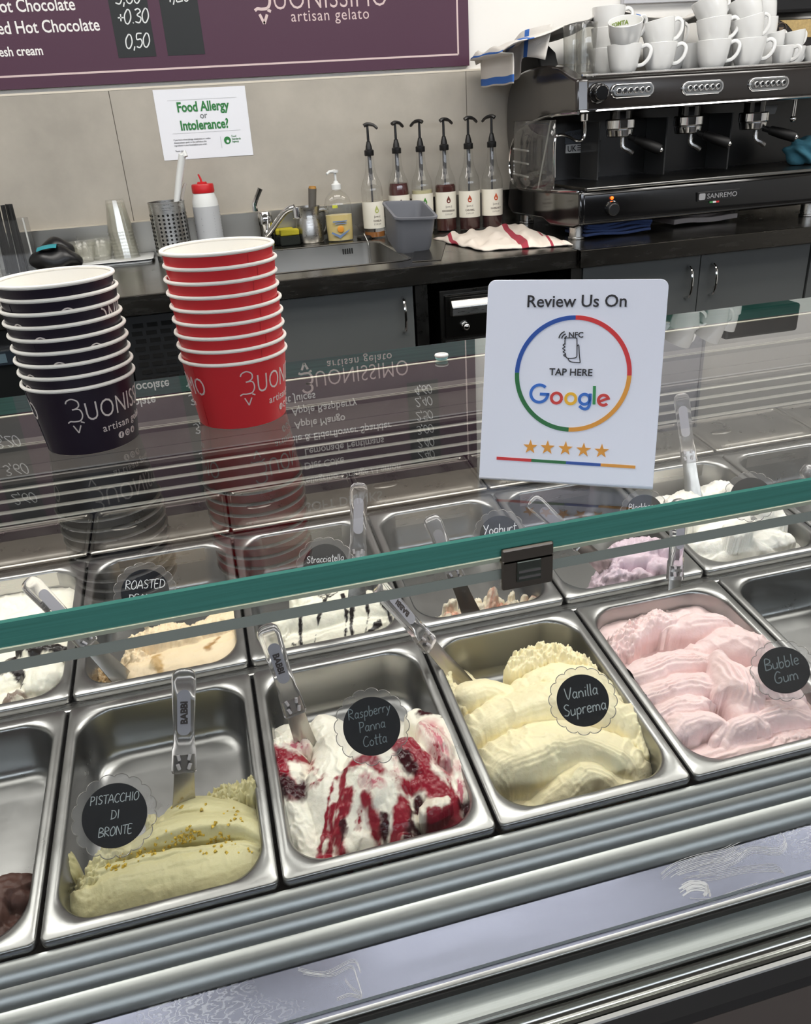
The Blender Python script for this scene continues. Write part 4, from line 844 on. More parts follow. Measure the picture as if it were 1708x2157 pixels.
m.build('chain', CHROME, pl, local=True)
# ------------------------------------------------------------------ grey plastic bin, trays, towels
Fm, Bm = at_y(843, 456, 1.87), at_y(881, 425, 2.02); ux = at_y(890, 453, 1.87) - at_y(797, 456, 1.87); uy = Bm - Fm
wB, lB = ux.length * .95, uy.length
Mb = frame((Fm + Bm) / 2, ux, uy)
Mb.translation = (Fm + Bm) / 2 - (Mb.to_3x3() @ Vector((0, 0, 0.116)))
m = MB(); hb = 0.116; n = 5
lp = [(-0.004, hb - 0.006, .022), (-0.004, hb, .022), (0.0, hb + 0.001, .02), (0.004, hb, .018), (0.006, hb - 0.008, .018), (0.012, 0.02, .02), (0.018, 0.006, .02), (0.03, 0.004, .015)]
for ins, z, r in lp: m.v += [Vector((x, y, z)) for x, y in rrect(-wB / 2 + ins, wB / 2 - ins, -lB / 2 + ins, lB / 2 - ins, r, n)]
outer = [(0.003, hb - 0.006, .02), (0.0085, 0.02, .022), (0.014, 0.002, .022), (0.03, 0.0, .018)]
k0 = len(m.v)
for ins, z, r in outer: m.v += [Vector((x, y, z)) for x, y in rrect(-wB / 2 + ins, wB / 2 - ins, -lB / 2 + ins, lB / 2 - ins, r, n)]
mm = 4 * (n + 1)
for base, cnt in ((0, len(lp)), (k0, len(outer))):
    for i in range(cnt - 1):
        for k in range(mm): m.f.append((base + i * mm + k, base + i * mm + (k + 1) % mm, base + (i + 1) * mm + (k + 1) % mm, base + (i + 1) * mm + k))
    m.f.append(tuple(range(base + (cnt - 1) * mm, base + cnt * mm)))
o = m.build('plastic_bin', mat('grey_polypropylene', rgb(112, 114, 120), 0.45), None, local=True); o.matrix_world = Mb
tag(o, 'grey plastic food bin tipped forward in front of the syrup bottles', 'bin')
c4 = [at_z(x, y, WZ + .002) for x, y in ((868, 551), (929, 547), (945, 492), (880, 500))]
cen = sum(c4, Vector()) / 4
m = MB(); V = [(p.x, p.y, WZ + 0.0008) for p in c4] + [(p.x, p.y, WZ + 0.0032) for p in c4]
m.add(V, [(0, 3, 2, 1), (4, 5, 6, 7), (0, 1, 5, 4), (1, 2, 6, 5), (2, 3, 7, 6), (3, 0, 4, 7)])
tag(m.build('metal_sheet', mat('dark_tray', rgb(96, 94, 90), 0.3, 1.0), None, smooth=False, bevel=0.001), 'thin dark metal sheet lying under the grey bin', 'tray')
def cloth(name, corners, z, m, label, cat, nx=44, ny=30, amp=0.006, seed=1, group=None, thick=0.0035, fold=0.0, build=True):
    rs = np.random.RandomState(seed); ph = rs.rand(8) * 6.28; fr = rs.rand(8, 2) * 26 + 6
    A, B, C_, D = corners; vs = []
    for j in range(ny + 1):
        for i in range(nx + 1):
            u, v = i / nx, j / ny
            p = A * (1 - u) * (1 - v) + B * u * (1 - v) + C_ * u * v + D * (1 - u) * v
            e = min(u, 1 - u, v, 1 - v)
            w = sum(math.sin(fr[k, 0] * u + fr[k, 1] * v + ph[k]) for k in range(8)) / 8
            wob = 0.012 * math.sin(9 * v + ph[0]) * (1 - 2 * abs(u - .5)) + 0.006 * math.sin(23 * u + ph[1])
            vs.append(Vector((p.x + wob * .4, p.y + wob, z + 0.003 + amp * (0.9 + w * 1.5) * min(1, e * 9 + .25) + fold * math.exp(-((v - .5) / .18) ** 2))))
    mb = MB(); mb.add(vs, [(j * (nx + 1) + i, j * (nx + 1) + i + 1, (j + 1) * (nx + 1) + i + 1, (j + 1) * (nx + 1) + i) for j in range(ny) for i in range(nx)])
    if not build: return mb, vs
    o = mb.build(name, m, None); s = o.modifiers.new('thick', 'SOLIDIFY'); s.thickness = thick; s.offset = 1
    return tag(o, label, cat, group)
def stripe_cloth(name, base, stripes, axis='x', uv=True):
    """woven cloth with coloured bands at given places across its object x axis"""
    if name in MATS: return MATS[name]
    mt = mat(name, base, 0.9, bump=0.5, bscale=500); nt = mt.node_tree; b = nt.nodes['Principled BSDF']
    at = nt.nodes.new('ShaderNodeAttribute'); at.attribute_name = 'across'
    prev = None
    for c0, w, col in stripes:
        s1 = nt.nodes.new('ShaderNodeMath'); s1.operation = 'SUBTRACT'; s1.inputs[1].default_value = c0; nt.links.new(at.outputs['Fac'], s1.inputs[0])
        s2 = nt.nodes.new('ShaderNodeMath'); s2.operation = 'ABSOLUTE'; nt.links.new(s1.outputs[0], s2.inputs[0])
        s3 = nt.nodes.new('ShaderNodeMath'); s3.operation = 'LESS_THAN'; s3.inputs[1].default_value = w; nt.links.new(s2.outputs[0], s3.inputs[0])
        mx = nt.nodes.new('ShaderNodeMix'); mx.data_type = 'RGBA'; nt.links.new(s3.outputs[0], mx.inputs[0])
        if prev is None: mx.inputs[6].default_value = base
        else: nt.links.new(prev.outputs[2], mx.inputs[6])
        mx.inputs[7].default_value = col; prev = mx
    nt.links.new(prev.outputs[2], b.inputs['Base Color']); return mt
def across(o, vals):
    a = o.data.attributes.new('across', 'FLOAT', 'POINT'); a.data.foreach_set('value', list(vals))
RED = rgb(160, 52, 68); BLUE = rgb(58, 108, 188)
nx, ny = 60, 34
mb, vs = cloth('t', [at_z(912, 506, WZ), at_z(1018, 531, WZ), at_z(1207, 519, WZ), at_z(1085, 474, WZ)], WZ, None, '', '', nx=nx, ny=ny, amp=0.012, seed=4, build=False)
o = mb.build('tea_towel', stripe_cloth('red_stripe_cloth', rgb(222, 212, 200), [(0.12, 0.016, RED), (0.66, 0.03, RED), (0.9, 0.012, RED)]), None)
across(o, [(0.30 * (i / nx) + 0.80 * (j / ny) - 0.02 + 0.012 * math.sin(i * .11)) % 1.0 for j in range(ny + 1) for i in range(nx + 1)])
s = o.modifiers.new('thick', 'SOLIDIFY'); s.thickness = 0.004; s.offset = 1
tag(o, 'cream tea towel with dark red stripes crumpled on the worktop', 'towel')
# folded cloths under the machine
def folded(name, px0, px1, y, layers, m, label, cat, h, depth=0.16, seed=0):
    a, b_ = at_y(*px0, y), at_y(*px1, y); rs = random.Random(seed); mb = MB()
    for k in range(layers):
        n = 16; up = []; dn = []
        for i in range(n + 1):
            x = a.x + (b_.x - a.x) * i / n + rs.uniform(-.003, .003); z = WZ + 0.002 + h * k / layers + 0.006 * math.sin(i * .5 + k) * (0.4 + .6 * k / layers) + 0.006
            up.append((x, z + h / layers * 0.8)); dn.append((x, z))
        mb.prism(dn + up[::-1], y + rs.uniform(-.006, .006), y + depth, 'y')
    o = mb.build(name, m, None, bevel=0.002); return tag(o, label, cat)
folded('folded_cloth', (1236, 490), (1372, 482), 1.79, 5, mat('blue_microfibre', rgb(44, 62, 104), 0.95, bump=0.6, bscale=400), 'folded blue cleaning cloths under the coffee machine', 'cloth', 0.052, seed=3)
folded('folded_towel', (1418, 470), (1553, 462), 1.87, 3, mat('grey_white_towel', rgb(168, 160, 156), 0.95, bump=0.5, bscale=400), 'folded pale towel under the middle of the coffee machine', 'towel', 0.06, seed=5)
# crumpled blue cloth at the right on the drip tray
rs = np.random.RandomState(3); p = at_y(1690, 330, 1.93)
m = MB(); m.sphere((p.x + 0.02, 1.95, 0.555), (0.062, 0.055, 0.045), 40)
for i, v in enumerate(m.v):
    d = v - Vector((p.x + 0.02, 1.95, 0.555)); k = 1 + 0.16 * math.sin(90 * d.x + 60 * d.z) * math.sin(80 * d.y - 50 * d.z) + 0.1 * math.sin(170 * d.z + 120 * d.x)
    m.v[i] = Vector((p.x + 0.02, 1.95, 0.555)) + d * k; m.v[i].z = max(m.v[i].z, 0.5145)
tag(m.build('crumpled_cloth', mat('teal_cloth', rgb(62, 116, 134), 0.95, bump=0.5, bscale=400), None, angle=180), 'crumpled teal blue cloth on the machine drip tray', 'cloth')
# ------------------------------------------------------------------ left end of the worktop
p = at_z(365, 545, WZ); yh = 2.27
a, b_ = at_y(311, 430, yh), at_y(388, 425, yh); R_ = (b_ - a).length / 2
hl = thing('utensil_holder', ((a.x + b_.x) / 2, yh, WZ), 'round perforated steel utensil holder behind the red cups', 'holder')
H_ = a.z - WZ
mb = MB(); NS, NZ = 48, 40
vs = [(R_ * math.cos(2 * PI * i / NS), R_ * math.sin(2 * PI * i / NS), H_ * j / NZ) for j in range(NZ + 1) for i in range(NS)]
fs = [];
for j in range(NZ):
    for i in range(NS): fs.append((j * NS + i, j * NS + (i + 1) % NS, (j + 1) * NS + (i + 1) % NS, (j + 1) * NS + i))
mb.add(vs, fs).lathe([(R_, H_), (R_ + 0.0015, H_ + 0.001), (R_ + .0015, H_ + .004), (R_ - .002, H_ + .004), (R_ - 0.002, H_), (R_ - 0.002, 0.0)], 48).lathe([(0.0001, 0), (R_, 0)], 24)
ob = mb.build('drum', STEEL, hl, local=True)
m = MB()
for j in range(11):
    for i in range(24):
        if i % 8 == 7: continue
        w = 2 * PI * (i + 0.0) / 24; z = 0.028 + j * 0.0125
        if z > H_ - 0.03: continue
        c_ = Vector((R_ * math.cos(w), R_ * math.sin(w), z)); nrm = Vector((math.cos(w), math.sin(w), 0))
        m.cyl(c_ - nrm * 0.0015, c_ + nrm * 0.0006, 0.0040, 8)
m.build('perforation', MATS['void'], ob, local=True, smooth=False)
m = MB(); m.lathe([(0.0001, H_ - 0.05), (R_ - 0.003, H_ - 0.05)], 24); m.build('painted_shade_disc', MATS['void'], hl, local=True)  # black disc stands in for the shade inside the drum
sp = thing('white_ladle', (hl.location.x + 0.012, yh, WZ + 0.03), 'white plastic ladle handle standing in the perforated holder', 'utensil')
b0 = sp.location.copy(); q = [Vector((0, 0, 0)), at_y(372, 424, yh) - b0, at_y(378, 372, yh) - b0, at_y(384, 326, yh - .01) - b0, at_y(388, 322, yh - .012) - b0, at_y(391, 330, yh - .015) - b0]
m = MB(); m.tube([tuple(v) for v in q], [0.008, 0.0095, 0.0115, 0.0115, 0.0095, 0.008], 12); m.build('handle', mat('white_plastic'), sp, local=True)
sp = thing('clear_tongs', (hl.location.x + 0.03, yh, WZ + 0.03), 'thin clear plastic handle standing beside the white ladle', 'utensil')
b0 = sp.location.copy(); m = MB(); m.tube([(0, 0, 0), tuple(at_y(382, 424, yh) - b0), tuple(at_y(388, 392, yh) - b0), tuple(at_y(391, 386, yh) - b0)], [0.005, 0.005, 0.005, 0.004], 8); m.build('handle', ACRYL, sp, local=True)
a, b_ = at_y(402, 420, 2.29), at_y(459, 417, 2.29); Rb = (b_ - a).length / 2 * 0.97
sk = thing('topping_tub', ((a.x + b_.x) / 2, 2.29, WZ), 'white tub with red flip lid behind the red cup stack', 'tub')
zt = at_y(430, 403, 2.29).z - WZ
MB().lathe([(0.0001, 0), (Rb * .93, 0), (Rb * .97, 0.006), (Rb, zt - .06), (Rb * .98, zt - .03), (Rb * .80, zt - .005), (Rb * .78, zt), (0.0001, zt)], 30).build('body', mat('white_plastic'), sk, local=True)
wrap(MB(), -0.075, 0.075, 0.03, zt - 0.045, Rb + .0006, 20).build('label', mat('silver_label', rgb(186, 188, 190), 0.4), sk, local=True)
m = MB()
for i in range(9): m.bb(0.022, 0.06, zt - 0.065 - i * 0.009, zt - 0.0665 - i * .009, 0, 0.0003)
for i in range(3): m.bb(-0.06, -0.02, zt - 0.08 - i * 0.02, zt - 0.083 - i * .02, 0, 0.0003)
bend(m, Rb + .0012); m.build('label_print', GREYINK, sk, local=True, smooth=False)
MB().lathe([(Rb * .83, zt - .004), (Rb * .86, zt), (Rb * .84, zt + .019), (Rb * .8, zt + .023), (0.0001, zt + .024)], 28).build('lid', mat('red_plastic', rgb(196, 30, 36), 0.35), sk, local=True)
m = MB(); m.tube([(0.0, 0, zt + .022), (-0.003, 0, zt + .04), (-0.008, 0, zt + .053)], [0.004, 0.0032, 0.0026], 8); m.tube([(0.012, -.01, zt + .024), (-.012, .01, zt + .024)], 0.006, 8); m.build('spout', mat('red_plastic'), sk, local=True)
# tray with clear cups
TR = thing('white_tray', (-0.27, 2.315, WZ), 'white tray under the clear plastic cups', 'tray')
MB().prism([(x, y) for x, y in rrect(-0.155, 0.145, -0.085, 0.07, .02)], 0.0, 0.006, 'z').prism([(x, y) for x, y in rrect(-0.162, 0.152, -0.092, 0.077, .024)], 0.010, 0.013, 'z').build('plate', mat('white_plastic'), TR, local=True, bevel=0.002)
CLP = clear('clear_pet', (0.99, 0.99, 0.98), 0.05, 0.04, 0.06, rgb(245, 243, 228))
def clear_cup(h, r0, r1): return MB().lathe([(0.0001, 0.001), (r0, 0.0), (r0 + (r1 - r0) * .5, h * .5), (r1, h - .004), (r1 + .002, h - .002), (r1 + .002, h), (r1 - .0005, h), (r0 - .0005, 0.002), (0.0001, 0.003)], 26)
first = None
for px, n_, lab in ((262, 9, 'standing upside down in the tall stack on the white tray'), ):
    base = at_y(px + 6, 540, 2.30)
    for k in range(n_):
        M = Matrix.Translation((base.x - 0.0006 * k, 2.30, WZ + 0.013 + 0.098 + k * 0.0105)) @ Matrix.Rotation(PI, 4, 'X')
        if first is None: first = clear_cup(0.098, 0.028, 0.041).build('clear_cup', CLP, None, local=True); o = first
        else: o = first.copy(); COL.objects.link(o)
        o.matrix_world = M
        tag(o, 'clear plastic cup ' + lab, 'cup', 'clear plastic cups stacked on the white tray')
f2 = None
for k, (px, py) in enumerate(((172, 540), (173, 540), (208, 541), (209, 541))):
    M = Matrix.Translation((at_y(px + 6, py, 2.29 + .0 * k).x, 2.29 + (0.0 if k < 2 else .02), WZ + 0.013 + (k % 2) * 0.012))
    if f2 is None: f2 = clear_cup(0.052, 0.028, 0.044).build('dessert_tub', CLP, None, local=True); o = f2
    else: o = f2.copy(); COL.objects.link(o)
    o.matrix_world = M; tag(o, 'small clear dessert tub on the white tray', 'tub', 'small clear tubs nested on the white tray')
# straw holder with black straws
p = at_y(40, 545, 2.25)
sh_ = thing('straw_holder', (p.x, 2.25, WZ), 'clear acrylic straw holder at the left edge of the worktop', 'holder')
MB().prism([(x, y) for x, y in rrect(-0.055, 0.05, -0.04, 0.04, .004, 2)], 0.0, 0.165, 'z').build('box', clear('holder_acrylic', (0.86, 0.865, 0.87), 0.06, 0.03, 0.04), sh_, local=True, smooth=False)
MB().bb(0.046, 0.0505, -0.042, -0.036, 0, 0.17).build('bright_edge', mat('clear_edge'), sh_, local=True, smooth=False)
first = None; rs = random.Random(5)
for k in range(13):
    x = -0.048 + k * 0.0055 + rs.uniform(-.002, .002); y = rs.uniform(-.02, .02); h = rs.uniform(.195, .215)
    t_ = rs.uniform(-.02, .05)
    M = Matrix.Translation((p.x + x, 2.25 + y, WZ + 0.004)) @ Matrix.Rotation(t_, 4, 'Y')
    if first is None:
        first = MB().cyl((0, 0, 0), (0, 0, 0.205), 0.0042, 8).build('straw', MATTEBLACK, None, local=True); o = first
    else: o = first.copy(); COL.objects.link(o)
    o.matrix_world = M; tag(o, 'black drinking straw standing in the clear straw holder', 'straw', 'black straws in the holder')
# black pouch with teal label
p = at_y(118, 548, 2.2)
bg = thing('black_pouch', (p.x, 2.2, WZ), 'slumped black coffee pouch with teal label left of the tray', 'pouch')
m = MB(); m.sphere((0, 0, 0.04), (0.075, 0.05, 0.042), 28).sphere((0.005, 0.03, 0.07), (0.06, 0.035, 0.03), 24)
for i, v in enumerate(m.v):
    m.v[i] = Vector((v.x * (1 + .1 * math.sin(60 * v.z)), v.y, max(0.0, v.z + 0.006 * math.sin(70 * v.x + 40 * v.y))))
m.build('bag', mat('black_foil', rgb(20, 20, 22), 0.35, bump=0.4, bscale=40), bg, local=True, angle=180)
m = MB(); vs = []
for i in range(9):
    for j in range(5):
        u, v = -0.045 + i * .0075, -0.034 + j * .011
        vs.append((u, v - 0.008, 0.0475 + math.sqrt(max(0, 1 - (u / .085) ** 2 - (v / .06) ** 2)) * 0.042 - 0.002))
m.add(vs, [(i * 5 + j, (i + 1) * 5 + j, (i + 1) * 5 + j + 1, i * 5 + j + 1) for i in range(8) for j in range(4)])
m.build('label', mat('teal_label', rgb(44, 146, 158), 0.45), bg, local=True)
# ------------------------------------------------------------------ crockery on the coffee machine
CER = mat('white_porcelain', rgb(232, 232, 230), 0.16, spec=0.5, coat=0.3)
TZ = 0.8207
def cup_meshes(root, rt, h, hw):
    rb = rt * 0.72
    pr = [(0.0001, 0.002), (rb * .8, 0.0), (rb * .86, 0.003), (rb * .95, 0.006), (rb * 1.12, h * .25), (rt * .93, h * .62), (rt * .985, h * .9), (rt, h - .001), (rt - .0012, h), (rt - .0028, h - .001), (rt * .95 - .003, h * .75), (rb * 1.05, h * .25), (rb * .8, 0.008), (0.0001, 0.007)]
    MB().lathe(pr, 30).build('bowl', CER, root, local=True)
    m = MB(); m.tube(smooth_path([(rt * .95, 0, h * .86), (rt * .95 + hw * .55, 0, h * .92), (rt * .95 + hw, 0, h * .78), (rt * .95 + hw * .85, 0, h * .5), (rt * .95 + hw * .3, 0, h * .3), (rt * .78, 0, h * .26)], 4), 0.0042, 8, flat=1.4)
    m.build('handle', CER, root, local=True)
big = thing('coffee_cup', (0, 0, 0), '', 'cup', 'white cups stacked on the coffee machine'); cup_meshes(big, 0.0530, 0.083, 0.03)
sml = thing('espresso_cup', (0, 0, 0), '', 'cup', 'white cups stacked on the coffee machine'); cup_meshes(sml, 0.037, 0.058, 0.02)
CUPS = [  # px, py of base, layer, tilt, tilt azimuth, handle azimuth, size, label
 (1312, 157, 0, 0, 0, -25, 'b', 'white cup, leftmost of the front row on the machine'),
 (1386, 153, 0, 0, 0, -20, 'b', 'white cup, second from the left in the front row on the machine'),
 (1498, 147, 0, 0, 0, -20, 'b', 'white cup, third from the left in the front row on the machine'),
 (1572, 142, 0, 0, 0, -20, 'b', 'white cup, fourth from the left in the front row on the machine'),
 (1645, 141, 0, 0, 0, -60, 's', 'small white espresso cup, rightmost of the front row on the machine'),
 (1276, 150, 0, 0, 0, 100, 'b2', 'white cup behind the leftmost front cup, under the topmost left cup'),
 (1408, 146, 0, 0, 0, -10, 'b2', 'white cup behind the second front cup'),
 (1450, 141, 0, 0, 0, 90, 'b2', 'white cup half hidden between the second and third front cups'),
 (1530, 136, 0, 0, 0, 60, 'b2', 'white cup half hidden behind the third front cup'),
 (1600, 136, 0, 0, 0, 60, 'b2', 'white cup half hidden behind the fourth front cup'),
 (1312, 157, 1, 22, 240, 12, 'b', 'tilted white cup with green lettering inside its rim'),
 (1386, 153, 1, 9, 150, -5, 'b', 'tilted white cup on the second front cup'),
 (1498, 147, 1, 5, 150, -10, 'b', 'white cup in the middle of the three cup stack'),
 (1572, 142, 1, 12, 160, 0, 'b', 'tilted white cup on the fourth front cup'),
 (1276, 150, 1, 0, 0, 60, 'b2', 'white cup in the left back stack under the topmost cup'),
 (1276, 150, 2, 0, 0, -5, 'b2', 'topmost white cup at the left end under the draped cloth'),
 (1408, 146, 1, 8, 150, 10, 'b2', 'tilted white cup behind the second front stack'),
 (1498, 147, 2, 22, 150, 12, 'b', 'strongly tilted white cup topping the third front stack'),
 (1572, 142, 2, 26, 150, 20, 'b', 'strongly tilted white cup topping the fourth front stack'),
 (1600, 136, 1, 8, 150, 25, 'b2', 'white cup behind the tilted cup of the fourth stack'),
 (1600, 136, 2, 18, 150, 25, 'b2', 'white cup handle side up at the back of the fourth stack'),
 (1628, 128, 1, 10, 160, 10, 's', 'small white cup lying behind the espresso cup'),
 (1668, 132, 0, 0, 0, 10, 's', 'small white cup behind the rightmost front espresso cup'),
 (1668, 132, 1, 8, 150, 10, 's', 'small white cup stacked above the rightmost espresso cups'),
 (1712, 136, 0, 0, 0, 10, 's', 'small white cup at the right edge of the machine top'),
]
used = {'b': False, 's': False}
for px, py, ly, tl, ta, ha, sz, lab in CUPS:
    p = at_z(px, py, TZ)
    if sz == 'b2': q = at_y(px, py, 2.115); p = Vector((q.x, 2.115, TZ))
    elif sz == 'b': q = at_y(px, py, 1.985); p = Vector((q.x, 1.985, TZ))
    else: yy = 2.0 if ha == -60 else 2.085; q = at_y(px, py, yy); p = Vector((q.x, yy, TZ))
    src = sml if sz == 's' else big; stp = 0.042 if sz == 's' else 0.0575
    z = TZ + ly * stp + (0.010 if tl > 12 else 0.004 if tl else 0)
    tdir = math.radians(ta); axis = Vector((-math.sin(tdir), math.cos(tdir), 0))
    M = Matrix.Translation((p.x, p.y, z)) @ Matrix.Rotation(math.radians(tl), 4, axis) @ Matrix.Rotation(math.radians(ha), 4, 'Z')
    key = 's' if sz == 's' else 'b'
    if not used[key]: used[key] = True; src.matrix_world = M; src['label'] = lab; o = src
    else: o = dup(src, M=M, label=lab)
    if 'lettering' in lab:
        m = MB(); put_text(m, 'TOMTA', 0.017, Matrix.Translation((0, .058, 0)), align='CENTER', bold=0.0006)
        R_ = 0.0455
        for i, v in enumerate(m.v):
            a = v.x / R_; w = math.radians(88 - ha) ; r = R_ - 0.0008 - v.z
            m.v[i] = Vector((r * math.cos(w - a), r * math.sin(w - a), v.y))
        m.build('rim_lettering', mat('olive_print', rgb(120, 142, 60), 0.4), o, local=True, smooth=False)
TUM = clear('tumbler_glass', (0.90, 0.90, 0.885), 0.06, 0.02, 0.02)
f = None
for px, py, yy, lab in ((1232, 158, 1.93, 'tall clear tumbler, right one of the two left of the white cups'), (1206, 152, 1.99, 'tall clear tumbler, left one of the two beside the hanging cloth')):
    q = at_y(px, py, yy); M = Matrix.Translation((max(q.x, 1.215), yy, TZ))
    if f is None: f = MB().lathe([(0.0001, 0.0), (0.024, 0.0), (0.027, 0.004), (0.033, 0.14), (0.0325, 0.141), (0.031, 0.14), (0.0255, 0.012), (0.0001, 0.010)], 26).build('glass_tumbler', TUM, None, local=True); o = f
    else: o = f.copy(); COL.objects.link(o)
    o.matrix_world = M; tag(o, lab, 'glass', 'tall tumblers on the coffee machine')
# raised black back stop of the machine and draped white cloth with blue stripes
MB().prism([(2.10, 0.852), (2.13, 0.90), (2.2, 0.93), (2.36, 0.935), (2.36, 0.85)], MX0 - 0.005, MX0 + 0.06).build('back_stop', MATTEBLACK, cm, bevel=0.006)
path = [(1066, 178), (1064, 140), (1063, 104), (1085, 84), (1120, 74), (1160, 64), (1200, 52), (1240, 44), (1275, 24), (1300, 15), (1330, 22), (1365, 36), (1400, 40), (1440, 38), (1470, 24), (1500, 14), (1530, 12), (1560, 30)]
sp_ = smooth_path([tuple(float(v) for v in q) for q in path], 5); nx = len(sp_) - 1; ny = 14; vs = []; ac = []
for j in range(ny + 1):
    for i, (px, py) in enumerate(sp_):
        v = j / ny; a = i / nx
        y0 = 2.02 if 0.12 < a < 0.42 else 2.08; y0 = 2.02 + 0.14 * max(0, min(1, (a - .36) / .1)); y = y0 + (2.36 - y0) * v
        q = at_y(px, py, y0 if a > .1 else 2.12 - 0.0)
        sag = 0.03 * v * (1 if a > .15 else 0)
        vs.append(Vector((q.x + 0.008 * math.sin(6 * v + a * 9), y if a > .12 else 2.06 + .3 * v, q.z - sag + 0.006 * math.sin(14 * v + 20 * a) * (1 if a > .12 else .2)))); ac.append(a)
mb = MB(); mb.add(vs, [(j * (nx + 1) + i, j * (nx + 1) + i + 1, (j + 1) * (nx + 1) + i + 1, (j + 1) * (nx + 1) + i) for j in range(ny) for i in range(nx)])
tp2 = smooth_path([(1061., 116.), (1072., 98.), (1085., 82.), (1100., 66.), (1130., 57.), (1163., 50.)], 4); bt2 = smooth_path([(1063., 169.), (1079., 171.), (1094., 160.), (1098., 124.), (1122., 121.), (1147., 126.)], 4); n2 = len(tp2) - 1; v2 = []
for j in range(9):
    for i in range(n2 + 1):
        f = i / n2; w = j / 8; q = at_y(tp2[i][0] * (1 - w) + bt2[i][0] * w, tp2[i][1] * (1 - w) + bt2[i][1] * w, 2.27 - 0.24 * f - 0.006 * math.sin(9 * f + 2 * w))
        v2.append(q); ac.append(0.02 if (i < 3 and j > 6) else (0.225 if 0.60 < f < 0.72 else 0.3))
mb.add(v2, [(j * (n2 + 1) + i, j * (n2 + 1) + i + 1, (j + 1) * (n2 + 1) + i + 1, (j + 1) * (n2 + 1) + i) for j in range(8) for i in range(n2)])
o = mb.build('draped_cloth', stripe_cloth('blue_stripe_cloth', rgb(222, 218, 212), [(0.115, 0.004, BLUE), (0.225, 0.012, BLUE), (0.02, 0.012, BLUE), (0.62, 0.008, BLUE)]), None, angle=180)
across(o, ac); s = o.modifiers.new('thick', 'SOLIDIFY'); s.thickness = 0.003
tag(o, 'white cloth with blue stripes hanging over the left end of the machine', 'cloth')
# dark boxes at the right
def pxbox(name, px0, px1, py0, py1, y, d, m, **k):
    a, b_ = at_y(px0, py1, y), at_y(px1, py0, y)
    return MB().bb(a.x, b_.x, y, y + d, a.z, b_.z), a, b_
q, a, b_ = pxbox('x', 1603, 1800, 34, 126, 2.2, 0.14, None)
bx = thing('coffee_bag', ((a.x + b_.x) / 2, 2.27, TZ), 'dark coffee bag with tan honeycomb panel and round emblem behind the cups', 'bag')
q = MB().bb(a.x, b_.x, 2.2, 2.34, TZ, b_.z); q.build('bag_body', mat('dark_foil', rgb(34, 30, 30), 0.4), bx, smooth=False, bevel=0.01)
h0, h1 = at_y(1640, 66, 2.199), at_y(1800, 36, 2.199)
MB().prism([(h0.x, h1.z), (h1.x, h1.z), (h1.x, h0.z - 0.03), (h0.x + 0.08, h0.z - 0.02), (h0.x + 0.03, h0.z + .02)], 2.1985, 2.2, 'y').build('tan_panel', mat('tan_honeycomb', rgb(186, 160, 108), 0.5, var=0.15, vscale=120), bx, smooth=False)
e = at_y(1645, 62, 2.198); m = MB()
m.tube([(e.x + 0.02 * math.cos(w), 2.1985, e.z + 0.02 * math.sin(w)) for w in [k * PI / 12 for k in range(25)]], 0.0012, 6)
m.prism([(e.x - .010, e.z + .007), (e.x + .010, e.z + .007), (e.x + .004, e.z - .009), (e.x - .004, e.z - .009)], 2.1982, 2.1992, 'y')
m.build('bag_emblem', mat('bronze_print', rgb(112, 96, 80), 0.5), bx, smooth=False)
a, b_ = at_y(1609, 30, 2.19), at_y(1800, -60, 2.19)
bx = thing('black_box', ((a.x + b_.x) / 2, 2.27, b_.z), 'black box with yellow face sticker above the coffee bag', 'box')
bx.location.z = a.z
MB().bb(a.x, b_.x, 2.19, 2.35, a.z, b_.z).build('carton', mat('satin_black', rgb(22, 22, 24), 0.35), bx, smooth=False, bevel=0.012)
e = at_y(1628, 18, 2.188)
st = MB().lathe([(0.0001, 0.0012), (0.0145, 0.0012), (0.0148, 0), (0.0001, 0)], 26, frame((e.x, 2.1895, e.z), (1, 0, 0), (0, 0, 1)) @ Matrix.Identity(4)).build('round_sticker', mat('sticker_yellow', rgb(236, 210, 60), 0.5), bx, smooth=False)
m = MB(); M = frame((e.x, 2.188, e.z), (1, 0, 0), (0, 0, 1))
stroke(m, smooth_path([(-.008, .001), (-.003, -.004), (.004, -.003), (.008, .003)], 4), 0.002, M, 0.0006); stroke(m, [(-.008, .005), (-.003, .006)], .0016, M, .0006); stroke(m, [(.002, .007), (.007, .006)], .0016, M, .0006)
m.build('sticker_print', mat('sticker_ink', rgb(92, 110, 40), 0.5), st, smooth=False)
m = MB(); m.prism([(e.x - .001, e.z - .003), (e.x + .005, e.z - .002), (e.x + .005, e.z - .007), (e.x + .001, e.z - .009)], 2.1872, 2.188, 'y'); m.build('sticker_tongue', mat('flag_2'), st, smooth=False)
